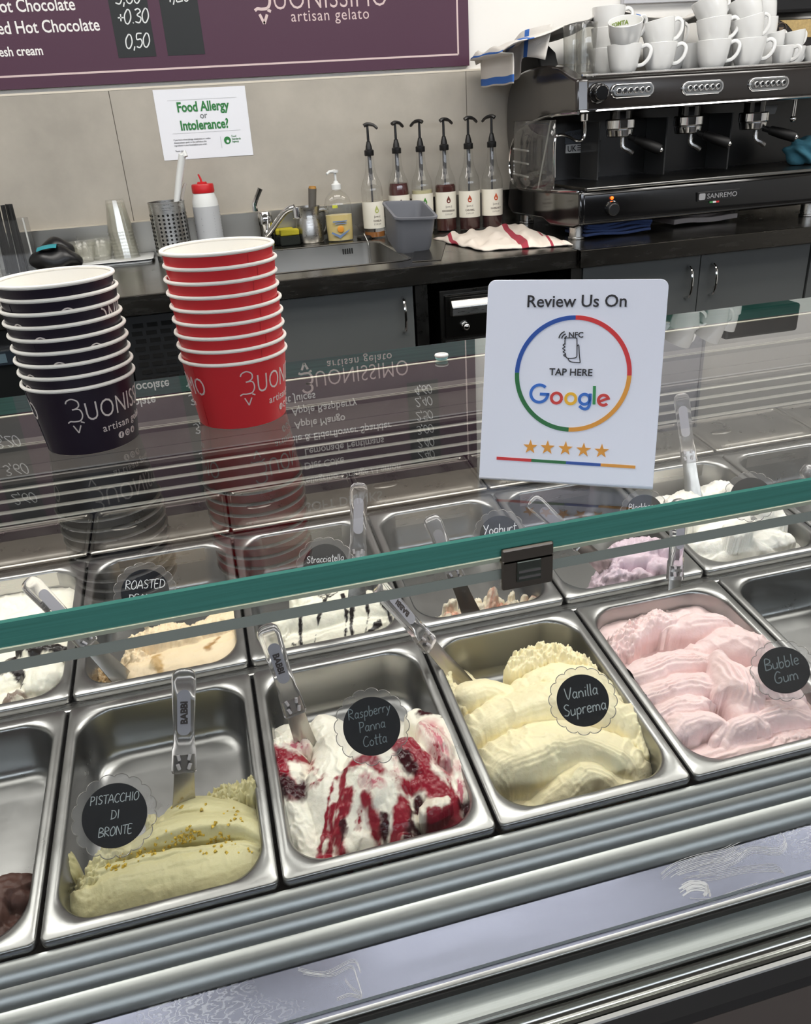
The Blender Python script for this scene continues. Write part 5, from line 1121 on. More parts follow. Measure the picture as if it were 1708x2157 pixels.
# ------------------------------------------------------------------ gelato cups on the glass
def cup_stack(base, top, rimw, color, name, lab, rot, alllogo, ink):
    b = at_z(*base, G + 0.0005); tz = at_y(*top, b.y).z
    d = (Vector((b.x, b.y, tz)) - CAM_LOC); depth = -(CAM_ROT.transposed() @ d).z
    R1 = rimw / 2 * depth / FPX; h = R1 * 2 * 0.625; R0 = R1 * 0.83
    pitch = (tz - G - 0.0005 - h) / 8
    m_out = mat('cup_' + name, color, 0.32, spec=0.45, var=0.03, vscale=4)
    root = thing('gelato_cup', (b.x, b.y, G + 0.0005), '', 'cup', lab[1])
    t = 0.0006
    MB().lathe([(R0 - .0012, 0.004), (R0 - .001, 0.0), (R0, 0.0), (R1 - .0016, h - .0015), (R1 - .0026, h - .0015)], 64).build('sleeve', m_out, root, local=True)
    MB().lathe([(R1 - .0028, h - .001), (R0 - .0014, 0.006), (0.0001, 0.006)], 64).build('lining', CUPWHITE, root, local=True)
    cs = [(R1 - .001 + 0.0018 * math.cos(w), h + 0.0018 * math.sin(w)) for w in [k * PI / 5 for k in range(10)]]
    rim = MB().lathe(cs, 64, closed=True).build('rim', CUPWHITE, root, local=True)
    def cone(mb, off):
        for i, p in enumerate(mb.v):
            z = p.y; r = R0 + (R1 - .0016 - R0) * z / h; a = p.x / (R0 * .5 + R1 * .5)
            mb.v[i] = Vector(((r + off + p.z) * math.sin(a), -(r + off + p.z) * math.cos(a), z))
        return mb
    def slice_mb(mb, step=0.0035):
        bm = bmesh.new(); vv = [bm.verts.new(p) for p in mb.v]
        for f_ in mb.f:
            try: bm.faces.new([vv[i] for i in f_])
            except ValueError: pass
        xs = [p.x for p in mb.v]; x = min(xs) + step
        while x < max(xs):
            bmesh.ops.bisect_plane(bm, geom=bm.verts[:] + bm.edges[:] + bm.faces[:], plane_co=(x, 0, 0), plane_no=(1, 0, 0)); x += step
        bm.verts.index_update(); o_ = MB(); o_.v = [v.co.copy() for v in bm.verts]; o_.f = [tuple(v.index for v in f_.verts) for f_ in bm.faces]; bm.free(); return o_
    k = h / 0.0719
    m = MB(); logo(m, 0.0235 * k, Matrix.Translation((0, 0.0362 * k, 0)), 0.0013 * k, tsx=0.70)
    put_text(m, 'artisan gelato', 0.0118 * k, Matrix.Translation((0.030 * k, 0.0215 * k, 0)), sx=0.95, spacing=1.12, depth=0.0003)
    sm = slice_mb(m)
    cone(sm, 0.0002); rv = [Vector((-v.x, -v.y, v.z)) for v in sm.v]; sf = list(sm.f)
    sm.build('printed_logo', ink, root, local=True, smooth=False); MB().add(rv, sf).build('printed_logo', ink, root, local=True, smooth=False)
    m = MB()
    for i in range(3): m.lathe([(0.0001, 0.0003), (0.0037 * k, 0.0003), (0.0037 * k, 0), (0.0001, 0)], 14, Matrix.Translation(((0.050 + i * 0.0095) * k, 0.0125 * k, 0)))
    ic = cone(slice_mb(m), 0.0002).build('round_icons', ink, root, local=True, smooth=False)
    m = MB(); put_text(m, 'f', 0.0066 * k, Matrix.Translation((0.050 * k, 0.0102 * k, 0)), align='CENTER', bold=0.0002)
    for w0 in range(1): m.tube([((0.0595 + .0019 * math.cos(w)) * k, (0.0125 + .0019 * math.sin(w)) * k, 0.0001) for w in [q * PI / 8 for q in range(17)]], 0.0004, 4)
    put_text(m, 'd', 0.0058 * k, Matrix.Translation((0.069 * k, 0.0106 * k, 0)), align='CENTER', bold=0.0002)
    cone(m, 0.0005).build('icon_mark', m_out, ic, local=True, smooth=False)
    m = MB().bb(-0.0003, 0.0003, 0.002, h - .003, 0, 0.0004); 
    m.v = [Vector((v.x - 0.05 * k, v.y, v.z)) for v in m.v]
    cone(m, 0.0001).build('seam', mat('seam_' + name, tuple(c * .8 for c in color[:3]) + (1,), 0.4), root, local=True, smooth=False)
    rs = random.Random(3)
    for i in range(9):
        l = lab[0] % ['bottom cup, standing on the glass', 'second cup from the bottom', 'third cup from the bottom', 'fourth cup from the bottom', 'middle cup', 'fourth cup from the top', 'third cup from the top', 'second cup from the top', 'topmost cup'][i]
        M = Matrix.Translation((b.x + rs.uniform(-.0008, .0008), b.y, G + 0.0005 + i * pitch)) @ Matrix.Rotation(rot[i], 4, 'Z')
        if i == 0: root.matrix_world = M; root['label'] = l
        else: dup(root, M=M, label=l)
    return b, R1, h
cup_stack((199, 924), (134, 582), 241, rgb(30, 21, 36), 'aubergine', ('dark aubergine gelato cup in the left stack, %s', 'dark aubergine cups stacked on the glass'),
          [-0.2, -1.1, -0.9, -0.25, 0.45, -0.45, -0.85, 0.1, 1.35], True, mat('cup_print', rgb(222, 212, 206), 0.5))
cup_stack((513, 872), (462, 519), 237, rgb(212, 50, 56), 'red', ('bright red gelato cup in the right stack, %s', 'red cups stacked on the glass'),
          [0.02, 1.45, 1.6, 1.5, 1.55, 1.65, 1.5, 1.6, 1.45], False, mat('cup_print', rgb(222, 212, 206), 0.5))
# bottle cap on the glass
p = at_z(930, 757, G + 0.0003); k = 15 / FPX * 0.95
cp = thing('screw_cap', (p.x, p.y, G + 0.0003), 'small white and teal cap lying on the glass top', 'cap')
MB().lathe([(0.0001, 0), (0.0068, 0), (0.0078, 0.002), (0.0072, 0.004), (0.0001, 0.004)], 20).build('base', mat('pale_teal', rgb(150, 198, 196), 0.4), cp, local=True)
MB().lathe([(0.0001, 0.004), (0.0082, 0.004), (0.0086, 0.0055), (0.008, 0.0066), (0.0052, 0.0066), (0.0048, 0.0058), (0.0001, 0.0058)], 20).build('disc', mat('cap_white', rgb(222, 220, 216), 0.4), cp, local=True)
# ------------------------------------------------------------------ review sign
SXc, SYc, SYAW, SLEAN, SW, SH = 0.273, -0.101, -0.532, 0.328, 0.1355, 0.155
a_ = Vector((math.cos(SYAW), math.sin(SYAW), 0)); n_ = Vector((-math.sin(SYAW), math.cos(SYAW), 0))
up_ = n_ * math.sin(SLEAN) + Vector((0, 0, math.cos(SLEAN)))
SO = Vector((SXc, SYc, G + 0.004)); MS = frame(SO, a_, up_); MSi = MS.inverted()
sg = thing('review_sign', (SXc, SYc, G), 'white plastic tap to review sign with coloured ring standing on the glass', 'sign')
nz_ = MS.to_3x3() @ Vector((0, 0, 1))
def suv(px, py):
    d = ray(px, py); t_ = (SO - CAM_LOC).dot(nz_) / d.dot(nz_); q = MSi @ (CAM_LOC + d * t_); return q.x, q.y
SGW = mat('sign_white', rgb(238, 242, 255), 0.28, spec=0.4)
out = [(-SW / 2, 0.0), (SW / 2, 0.0)] + [(SW / 2 - .006 + .006 * math.cos(w), SH - .006 + .006 * math.sin(w)) for w in [k * PI / 12 for k in range(7)]] + [(-SW / 2 + .006 - .006 * math.sin(w), SH - .006 + .006 * math.cos(w)) for w in [k * PI / 12 for k in range(7)]]
MB().prism(out, -0.003, 0.0, 'z', MS).build('face_plate', SGW, sg, smooth=False, bevel=0.0005)
foot = MB(); pf = []
bend_pts = [(0.0, 0.002), (0.0, 0.0), (-.0006, -.0018), (-.002, -.0034)]
Y_ = lambda q: q
# bent foot: from the plate bottom round to a flat tongue lying on the glass behind
b0 = SO; back = n_
prof3 = [b0 + up_ * 0.001, b0 - up_ * 0.0012 + back * 0.0002, b0 + Vector((0, 0, -0.0030)) + back * 0.0015, b0 + Vector((0, 0, -0.0036)) + back * 0.006, b0 + Vector((0, 0, -0.0036)) + back * 0.055]
vs = []
for q in prof3:
    vs += [q - a_ * SW / 2, q + a_ * SW / 2]
foot.add(vs, [(2 * i, 2 * i + 1, 2 * i + 3, 2 * i + 2) for i in range(4)])
fo = foot.build('foot', SGW, sg); s = fo.modifiers.new('thick', 'SOLIDIFY'); s.thickness = 0.003; s.offset = 1 if True else -1
SR, SO_, SG_, SB = (mat('sign_red', rgb(216, 46, 48), 0.4), mat('sign_orange', rgb(232, 158, 48), 0.4), mat('sign_green', rgb(28, 112, 56), 0.4), mat('sign_blue', rgb(32, 80, 168), 0.4))
GB, GRd, GY, GGn = (mat('word_blue', rgb(48, 112, 206), 0.4), mat('word_red', rgb(214, 58, 52), 0.4), mat('word_yellow', rgb(246, 188, 36), 0.4), mat('word_green', rgb(44, 148, 78), 0.4))
def sput(mb, s_, pxl, pxr, align='LEFT', bold=0.0, cap=0.72):
    (x0, y0), (x1, y1) = suv(*pxl), suv(*pxr); w = math.hypot(x1 - x0, y1 - y0)
    vs_, fs_ = text_mesh(s_, 1.0, 'LEFT', depth=0.0006, bold=0); ex = max(v.x for v in vs_); mn = min(v.x for v in vs_)
    k_ = w / (ex - mn)
    vs_, fs_ = text_mesh(s_, k_, 'LEFT', depth=0.0004, bold=bold)
    M = MS @ frame((x0 - mn * k_, y0, 0.0004), (x1 - x0, y1 - y0, 0), (-(y1 - y0), x1 - x0, 0)); mb.add(vs_, fs_, M)
BI = mat('sign_ink', rgb(34, 32, 36), 0.4)
m = MB(); sput(m, 'Review Us On', (1111, 647), (1319, 646), bold=0.00012); m.build('headline', BI, sg, smooth=False)
m = MB(); sput(m, 'TAP HERE', (1157, 790), (1247, 792), bold=0.00012); m.build('instruction', BI, sg, smooth=False)
m = MB(); sput(m, 'NFC', (1198, 711), (1228, 711), bold=0.0001); m.build('instruction', BI, sg, smooth=False)
cxs, cys = suv(1205, 788); rr = (suv(1324, 790)[0] - suv(1086, 788)[0]) / 2; rv = (suv(1210, 672)[1] - suv(1193, 906)[1]) / 2; rr = (rr + rv) / 2
def ring(mb, cx, cy, r, w, a0, a1, M, n=40):
    stroke(mb, [(cx + r * math.cos(a0 + (a1 - a0) * i / n), cy + r * math.sin(a0 + (a1 - a0) * i / n)) for i in range(n + 1)], w, M, 0.0004)
off = 0.0
for mm_, a0 in ((SR, 0), (SB, PI / 2), (SG_, PI), (SO_, 1.5 * PI)):
    m = MB(); ring(m, cxs, cys, rr, 0.0033, a0 + off, a0 + PI / 2 + off, MS); m.build('ring_quarter', mm_, sg, smooth=False)
# phone in a hand, with waves
m = MB(); u = lambda x, y: suv(x, y)
for q in ([(1192, 712), (1212, 712), (1215, 716), (1215, 750)], [(1190, 726), (1190, 716), (1192, 712)], [(1191, 745), (1194, 754), (1211, 754), (1215, 750)], [(1190, 724), (1186, 727), (1190, 731), (1185, 734), (1190, 738), (1186, 741), (1191, 745), (1187, 748), (1191, 751)],
          [(1215, 730), (1219, 727), (1220, 745), (1222, 764)], [(1196, 755), (1202, 762), (1222, 764)]):
    stroke(m, smooth_path([u(*k_) for k_ in q], 4), 0.0007, MS, 0.0004)
for r_ in (8, 14, 20):
    stroke(m, [u(1197 - r_ * math.cos(w), 715 - r_ * math.sin(w) * .9) for w in [0.15 + i * .17 for i in range(7)]], 0.0009, MS, 0.0004)
m.build('phone_icon', BI, sg, smooth=False)
# the word in the ring, from circles and bars
def gl(cx, cy): return suv(cx, cy)
pxu = (suv(1305, 788)[0] - suv(1105, 788)[0]) / 200.0
def bar(mb, p, q, w): stroke(mb, [suv(*p), suv(*q)], w * pxu, MS, 0.0004)
wd_ = 6.2
m = MB(); c = suv(1136, 829); ring(m, c[0], c[1], 18.5 * pxu, wd_ * pxu, math.radians(48), math.radians(362), MS); bar(m, (1137, 830), (1157, 831), wd_); m.build('word_letter', GB, sg, smooth=False)
m = MB(); c = suv(1172, 838.5); ring(m, c[0], c[1], 10.8 * pxu, wd_ * pxu, 0, 2 * PI, MS); m.build('word_letter', GRd, sg, smooth=False)
m = MB(); c = suv(1202, 840); ring(m, c[0], c[1], 10.8 * pxu, wd_ * pxu, 0, 2 * PI, MS); m.build('word_letter', GY, sg, smooth=False)
m = MB(); c = suv(1231, 841); ring(m, c[0], c[1], 10.6 * pxu, wd_ * pxu, 0, 2 * PI, MS); stroke(m, smooth_path([suv(1243, 829), suv(1242, 850), suv(1237, 860), suv(1228, 861), suv(1220, 855)], 4), wd_ * pxu, MS, 0.0004); m.build('word_letter', GB, sg, smooth=False)
m = MB(); bar(m, (1252, 813), (1251, 852), wd_); m.build('word_letter', GGn, sg, smooth=False)
m = MB(); c = suv(1271, 843); ring(m, c[0], c[1], 10.6 * pxu, wd_ * pxu, math.radians(-5 + 12), math.radians(318), MS); bar(m, (1262, 846), (1281, 839), wd_ * .85); m.build('word_letter', GRd, sg, smooth=False)
for x, y in ((1117, 941.5), (1153, 943), (1191, 945), (1229, 948), (1267, 950.5)):
    c = suv(x, y); m = MB()
    m.prism([(c[0] + (16.2 if k % 2 == 0 else 6.4) * pxu * math.sin(k * PI / 5), c[1] + (16.2 if k % 2 == 0 else 6.4) * pxu * math.cos(k * PI / 5)) for k in range(10)], 0, 0.0004, 'z', MS); m.build('star', SO_, sg, smooth=False)
A_, B_ = (1046, 965), (1338, 984)
for i, mm_ in enumerate((SR, SG_, SB, SO_)):
    m = MB(); f0, f1 = i / 4, (i + 1) / 4
    bar(m, (A_[0] + (B_[0] - A_[0]) * f0, A_[1] + (B_[1] - A_[1]) * f0), (A_[0] + (B_[0] - A_[0]) * f1, A_[1] + (B_[1] - A_[1]) * f1), 6.5); m.build('bar_segment', mm_, sg, smooth=False)
# ------------------------------------------------------------------ gelato
def vnoise(x, y, seed):
    rs = np.random.RandomState(seed); T = rs.rand(256, 256)
    xi = np.floor(x).astype(int); yi = np.floor(y).astype(int); fx = x - xi; fy = y - yi
    fx = fx * fx * (3 - 2 * fx); fy = fy * fy * (3 - 2 * fy)
    g = lambda a, b: T[a % 256, b % 256]
    return (g(xi, yi) * (1 - fx) + g(xi + 1, yi) * fx) * (1 - fy) + (g(xi, yi + 1) * (1 - fx) + g(xi + 1, yi + 1) * fx) * fy
def fbm(x, y, seed, o=3):
    a = 0; w = 1; s = 0
    for i in range(o): a = a + w * vnoise(x, y, seed + i); s += w; w *= .5; x = x * 2.03; y = y * 2.03
    return a / s
def gmat(name, rough=0.42, sss=0.10, bump=0.3):
    if name in MATS: return MATS[name]
    m = mat(name, (0.8, 0.8, 0.8, 1), rough, spec=0.4, bump=bump, bscale=260, sss=sss); nt = m.node_tree; b = nt.nodes['Principled BSDF']
    a = nt.nodes.new('ShaderNodeAttribute'); a.attribute_name = 'col'; nt.links.new(a.outputs['Color'], b.inputs['Base Color'])
    g = nt.nodes.new('ShaderNodeAttribute'); g.attribute_name = 'gloss'; r = nt.nodes.new('ShaderNodeMapRange')
    r.inputs[3].default_value = rough; r.inputs[4].default_value = 0.1; nt.links.new(g.outputs['Fac'], r.inputs[0]); nt.links.new(r.outputs[0], b.inputs['Roughness'])
    return m
class Gel:
    def __init__(s, r, k, step, seed, w=0.008, fw=0.0012, curl=0.0028):
        s.curl = curl
        s.r, s.k, s.M, s.L, s.seed = r, k, rowframe(r, k), ROW[r][2], seed; s.Mi = s.M.inverted()
        s.nx = int((PW - 0.02) / step); s.ny = int((s.L - 0.026) / step)
        s.u = np.linspace(0.0135, PW - 0.0135, s.nx + 1); s.v = np.linspace(0.0160, s.L - 0.0160, s.ny + 1)
        s.U, s.V = np.meshgrid(s.u, s.v); s.H = np.full(s.U.shape, -1.0)
        sd = seed * 13
        s.Uw = s.U + (fbm(s.U * 28, s.V * 28, sd) - .5) * w * 2; s.Vw = s.V + (fbm(s.U * 28, s.V * 28, sd + 5) - .5) * w * 2
        s.Uw += (fbm(s.U * 110, s.V * 110, sd + 8, 2) - .5) * fw * 2; s.Vw += (fbm(s.U * 110, s.V * 110, sd + 9, 2) - .5) * fw * 2
        s.rough = np.zeros(s.U.shape)
        s.oc = s.Mi @ CAM_LOC; s.Rt = s.Mi.to_3x3()
    def P(s, px, py, h=0.0):
        d = s.Rt @ ray(px, py); q = s.oc + d * ((h - s.oc.z) / d.z); return q.x, q.y
    def near(s, pts, U, V):
        """distance, signed distance and path fraction to a polyline (u,v)"""
        D = np.full(U.shape, 9.0); S = np.zeros(U.shape); T = np.zeros(U.shape); n = len(pts) - 1
        if n == 0: D = np.hypot(U - pts[0][0], V - pts[0][1]); return D, D, T
        for i in range(n):
            (ax, ay), (bx, by) = pts[i][:2], pts[i + 1][:2]; dx, dy = bx - ax, by - ay; l2 = dx * dx + dy * dy + 1e-12
            t = np.clip(((U - ax) * dx + (V - ay) * dy) / l2, 0, 1); ex = U - ax - t * dx; ey = V - ay - t * dy; d = np.hypot(ex, ey)
            m = d < D; D = np.where(m, d, D); S = np.where(m, np.sign(dx * ey - dy * ex) * d, S); T = np.where(m, (i + t) / n, T)
        return D, S, T
    def lobe(s, pts, h, r, asp=1.0, ridge=0.0, lam=0.006, rough=0.0, flat=1.0, taper=0.35, front=1.0):
        """a folded tongue: pixel path at height h (one value or one per point), radius r"""
        n = len(pts); hs = list(h) if isinstance(h, (list, tuple)) else [h] * n; rr = list(r) if isinstance(r, (list, tuple)) else [r] * n
        Q = [(*s.P(p[0], p[1], hh), hh, q) for p, hh, q in zip(pts, hs, rr)]
        if n > 2: Q = smooth_path(Q, 4)
        D, S, T = s.near(Q, s.Uw, s.Vw); x = np.linspace(0, 1, len(Q)) if len(Q) > 1 else [0]
        hh = np.interp(T, x, [q[2] for q in Q]); r_ = np.interp(T, x, [q[3] for q in Q])
        if n > 1: r_ = r_ * (1 - taper * np.abs(2 * T - 1) ** 3)
        re = np.where(S < 0, r_ * front, r_) if front != 1 else r_
        q = D / re; prof = np.sqrt(np.clip(1 - q ** (2 * flat), 0, 1))
        z = hh - r_ * asp * (1 - prof)
        if ridge: z = z + ridge * (np.abs(((S / lam + 0.6 * fbm(T * 3, S * 90, s.seed + 3)) % 1.0) - .5) * 2 - .5) * np.clip(1.15 - q, 0, 1) * np.clip(3.2 * fbm(T * 5 + 3, S * 55, s.seed + 4) - 1.15, 0, 1.1)
        z = np.where(q < 1, z, -1.0)
        win = (z > s.H) & (q < 1)
        s.rough = np.where(win, rough, s.rough); s.H = np.where(win, z, s.H)
    def fill(s, h, poly=None, amp=0.006):
        z = h + (fbm(s.U * 35, s.V * 35, s.seed + 21) - .5) * amp * 2
        if poly is not None:
            D, S, T = s.near([(*s.P(*p, h),) for p in poly[0]], s.Uw, s.Vw); z = np.where(D < poly[1], z - 0.012 * (D / poly[1]) ** 4, -1.0)
        s.H = np.maximum(s.H, z)
    def finish(s, base, m, name, label, group=None, strokes=(), amp=0.0012):
        U, V = s.U, s.V
        torn = (np.abs(fbm(U * 150, V * 150, s.seed + 31, 4) - .5) * 2); torn2 = fbm(U * 330, V * 330, s.seed + 35, 2)
        fine = fbm(U * 60, V * 60, s.seed + 33) - .5
        H = s.H + np.where(s.H > -.5, fine * amp * 2 + s.rough * (torn * 1.6 - .55 + (torn2 - .5) * .5), 0)
        rid = 1 - np.abs(fbm(U * 46 + V * 10, V * 30, s.seed + 71, 3) - .5) * 7; msk = np.clip((fbm(U * 16, V * 16, s.seed + 73) - .42) * 5, 0, 1)
        H = H + np.where(s.H > -.5, np.clip(rid, 0, 1) ** 2 * msk * s.curl, 0)
        ok = H > -0.083; Hc = np.maximum(H, -0.0838)
        # colour and gloss
        C = np.ones(U.shape + (3,)) * np.array(base[:3]); tone = (fbm(U * 40, V * 40, s.seed + 41) - .5)
        C = np.clip(C * (1 + 0.07 * tone[..., None]), 0, 1); Gs = np.zeros(U.shape)
        jit = (fbm(U * 90, V * 90, s.seed + 51) - .5) * 0.011 + (fbm(U * 260, V * 260, s.seed + 52) - .5) * 0.004
        for pts, hh, w, col, gl, soft in strokes:
            Q = [s.P(p[0], p[1], hh) for p in pts]
            if len(Q) > 2: Q = smooth_path(Q, 4)
            D, S, T = s.near(Q, U, V); wj = min(1.0, w / 0.006)
            a = np.clip((w / 2 * (1 - .45 * T ** 2) - (D + jit * wj)) / (soft * w + 0.0006) + .5, 0, 1)
            if soft > .4: a = a * (0.45 + .55 * (fbm(S * 420, T * 6, s.seed + 61) > .46))
            C = C * (1 - a[..., None]) + np.array(col[:3]) * a[..., None]; Hc = np.where(ok, Hc + a * gl * (.0006 + .0022 * (fbm(U * 210, V * 210, s.seed + 63) - .45)), Hc); Gs = np.maximum(Gs * (1 - a), a * gl)
        inside = np.ones(U.shape, bool); r = .042; x0, x1, y0, y1 = s.u[0], s.u[-1], s.v[0], s.v[-1]
        cx = np.clip(U, x0 + r, x1 - r); cy = np.clip(V, y0 + r, y1 - r); inside = np.hypot(U - cx, V - cy) <= r + 1e-9
        # pull the outermost points in to the wall where the gelato sits below the rim
        n1 = s.nx + 1; idx = np.full(U.shape, -1); vs = []; fs = []; keep = np.zeros(U.shape, bool)
        q = ok[:-1, :-1] | ok[1:, :-1] | ok[:-1, 1:] | ok[1:, 1:]
        q &= inside[:-1, :-1] & inside[1:, :-1] & inside[:-1, 1:] & inside[1:, 1:]
        J, I = np.nonzero(q)
        for a, b in ((0, 0), (0, 1), (1, 1), (1, 0)): keep[J + a, I + b] = True
        idx[keep] = np.arange(keep.sum()); co = np.stack([U[keep], V[keep], Hc[keep]], 1)
        fs = np.stack([idx[J, I], idx[J, I + 1], idx[J + 1, I + 1], idx[J + 1, I]], 1)
        me = bpy.data.meshes.new(name); me.from_pydata(co.tolist(), [], fs.tolist()); me.update()
        ca = me.attributes.new('col', 'FLOAT_COLOR', 'POINT'); ca.data.foreach_set('color', np.concatenate([C[keep], np.ones((keep.sum(), 1))], 1).astype(np.float32).ravel())
        ga = me.attributes.new('gloss', 'FLOAT', 'POINT'); ga.data.foreach_set('value', Gs[keep].astype(np.float32))
        me.polygons.foreach_set('use_smooth', [True] * len(me.polygons)); me.materials.append(m)
        o = bpy.data.objects.new(name, me); COL.objects.link(o); o.matrix_world = s.M
        s.Hf = Hc; s.obj = o
        return tag(o, label, 'gelato', group)
    def surf(s, px, py):
        """where the sight line of a pixel meets the gelato (or the pan floor)"""
        d = s.Rt @ ray(px, py); t0 = (0.09 - s.oc.z) / d.z; t1 = (-0.084 - s.oc.z) / d.z
        for i in range(400):
            q = s.oc + d * (t0 + (t1 - t0) * i / 399)
            iu = int(round((q.x - s.u[0]) / (s.u[-1] - s.u[0]) * s.nx)); iv = int(round((q.y - s.v[0]) / (s.v[-1] - s.v[0]) * s.ny))
            if 0 <= iu <= s.nx and 0 <= iv <= s.ny and s.Hf[iv, iu] >= q.z: break
        return s.M @ q, q
GEL = gmat('gelato_cream'); GELC = gmat('gelato_chocolate', 0.5, 0.05, 0.3)
ST1, ST2 = 0.0012, 0.0018
# pistachio
g = PIS = Gel(1, -1, ST1, 11, .004, .0007, .0006)
g.lobe([(130, 1945), (320, 1915), (520, 1860)], -0.064, 0.034, asp=.3)
g.lobe([(150, 1905), (165, 1872), (195, 1842)], [-.052, -.034, -.020], .024, rough=.010)
g.lobe([(190, 1815), (215, 1795), (245, 1788)], [-.02, -.010, -.010], .014, rough=.008, asp=1.5)
g.lobe([(418, 1690), (450, 1672), (505, 1655), (545, 1650)], [-.030, -.014, -.008, -.004], .024, rough=.013, asp=1.3)
g.lobe([(530, 1640), (548, 1660)], [0.004, -.004], .017, rough=.012, asp=1.3)
g.lobe([(318, 1720), (330, 1740), (312, 1765)], [-.03, -.02, -.02], .014, rough=.009)
g.lobe([(345, 1728), (400, 1698), (470, 1708), (545, 1740)], [-.020, -.006, -.006, -.014], .036, ridge=.0016, lam=.008, front=.40, asp=1.2)
g.lobe([(272, 1790), (345, 1750), (420, 1732), (500, 1734), (556, 1764)], [-.022, -.002, .003, .002, -.010], .038, ridge=.0016, lam=.009, front=.38, asp=1.25)
g.lobe([(185, 1868), (250, 1838), (330, 1818), (420, 1802), (500, 1790), (550, 1796)], [-.026, -.013, -.010, -.008, -.008, -.018], [.024, .028, .029, .029, .028, .022], asp=1.9, ridge=.0012, lam=.012, front=1.9, taper=.15)
g.lobe([(205, 1835), (300, 1806), (400, 1790), (500, 1779), (545, 1784)], [-.018, -.010, -.008, -.008, -.014], .011, asp=1.4, front=.6)
g.lobe([(128, 1780), (134, 1815), (126, 1865)], [-.012, -.018, -.034], [.010, .013, .009], asp=1.6, rough=.006)
g.finish(rgb(206, 199, 154), GEL, 'pistachio_gelato', 'pale green pistachio gelato log sprinkled with chopped nuts, front row')
# nut crumbs
m = MB(); rs = random.Random(8)
cl = [((225, 1835), (300, 1795), 26), ((300, 1795), (390, 1775), 24), ((380, 1765), (420, 1757), 34), ((430, 1772), (490, 1765), 26), ((330, 1755), (500, 1735), 16), ((420, 1700), (520, 1720), 8), ((420, 1800), (540, 1790), 10), ((360, 1700), (400, 1690), 4)]
for a, b, n in cl:
    for _ in range(n):
        t = rs.random(); w, l = PIS.surf(a[0] + (b[0] - a[0]) * t + rs.gauss(0, 7), a[1] + (b[1] - a[1]) * t + rs.gauss(0, 6)); s_ = rs.uniform(.0010, .0026)
        R_ = Matrix.Translation(l) @ Matrix.Rotation(rs.uniform(0, 6), 4, 'Z') @ Matrix.Rotation(rs.uniform(0, 3), 4, 'X')
        m.add([(-s_, -s_ * .7, -s_ * .6), (s_, -s_ * .5, -s_ * .7), (s_ * .8, s_, -s_ * .5), (-s_ * .6, s_ * .8, -s_ * .6), (-s_ * .5, -s_ * .5, s_ * .8), (s_ * .5, -s_ * .4, s_ * .6), (s_ * .3, s_ * .6, s_ * .9), (-s_ * .6, s_ * .4, s_ * .6)],
              [(0, 3, 2, 1), (4, 5, 6, 7), (0, 1, 5, 4), (1, 2, 6, 5), (2, 3, 7, 6), (3, 0, 4, 7)], R_)
nm = mat('pistachio_nut', rgb(196, 166, 58), 0.6, var=0.55, vscale=420)
o = m.build('nut_crumbs', nm, PIS.obj, local=True, smooth=False); o['kind'] = 'stuff'
# raspberry panna cotta
CR, DK, PK = rgb(146, 22, 44), rgb(58, 6, 18), rgb(202, 112, 126)
g = RAS = Gel(1, 0, ST1, 23)
g.fill(-0.040, ([(600, 1600), (780, 1590), (950, 1600), (950, 1740), (700, 1800), (640, 1740)], 0.075))
g.lobe([(590, 1568), (600, 1630), (620, 1700), (655, 1790)], [-.004, -.010, -.022, -.036], [.036, .042, .044, .034], ridge=.0016, lam=.010)
g.lobe([(640, 1562), (590, 1560), (562, 1580)], [-.006, -.003, -.004], .016, rough=.005)
g.lobe([(690, 1520), (720, 1560), (700, 1640), (690, 1760)], [-.008, .006, .004, -.03], [.042, .046, .044, .036], ridge=.002, lam=.009)
g.lobe([(790, 1560), (775, 1620), (745, 1700), (735, 1790)], [.026, .024, .002, -.030], [.044, .046, .040, .030], ridge=.0024, lam=.008)
g.lobe([(800, 1590), (810, 1660), (825, 1720), (838, 1790)], [.026, .016, -.004, -.030], [.036, .036, .034, .028], ridge=.002, lam=.008)
g.lobe([(850, 1570), (895, 1630), (930, 1690), (950, 1745)], [.020, .008, -.006, -.030], [.040, .042, .040, .032], ridge=.002, lam=.009)
g.lobe([(880, 1500), (935, 1530), (965, 1590), (985, 1660), (990, 1700)], [-.002, .006, .002, -.008, -.02], [.026, .030, .030, .028, .018], ridge=.0022, lam=.008)
g.lobe([(895, 1520), (920, 1550), (935, 1590)], [.016, .022, .014], [.018, .022, .018], ridge=.002, lam=.007)
g.lobe([(735, 1770), (755, 1755), (770, 1790)], [-.020, -.014, -.026], .020)
g.lobe([(845, 1755), (835, 1785)], [-.014, -.024], .018)
g.lobe([(884, 1700), (905, 1688), (940, 1682)], [.004, .008, .004], [.010, .014, .011], asp=1.2)
g.lobe([(800, 1640), (790, 1680), (800, 1720)], [.022, .014, -.004], .013, rough=.001)
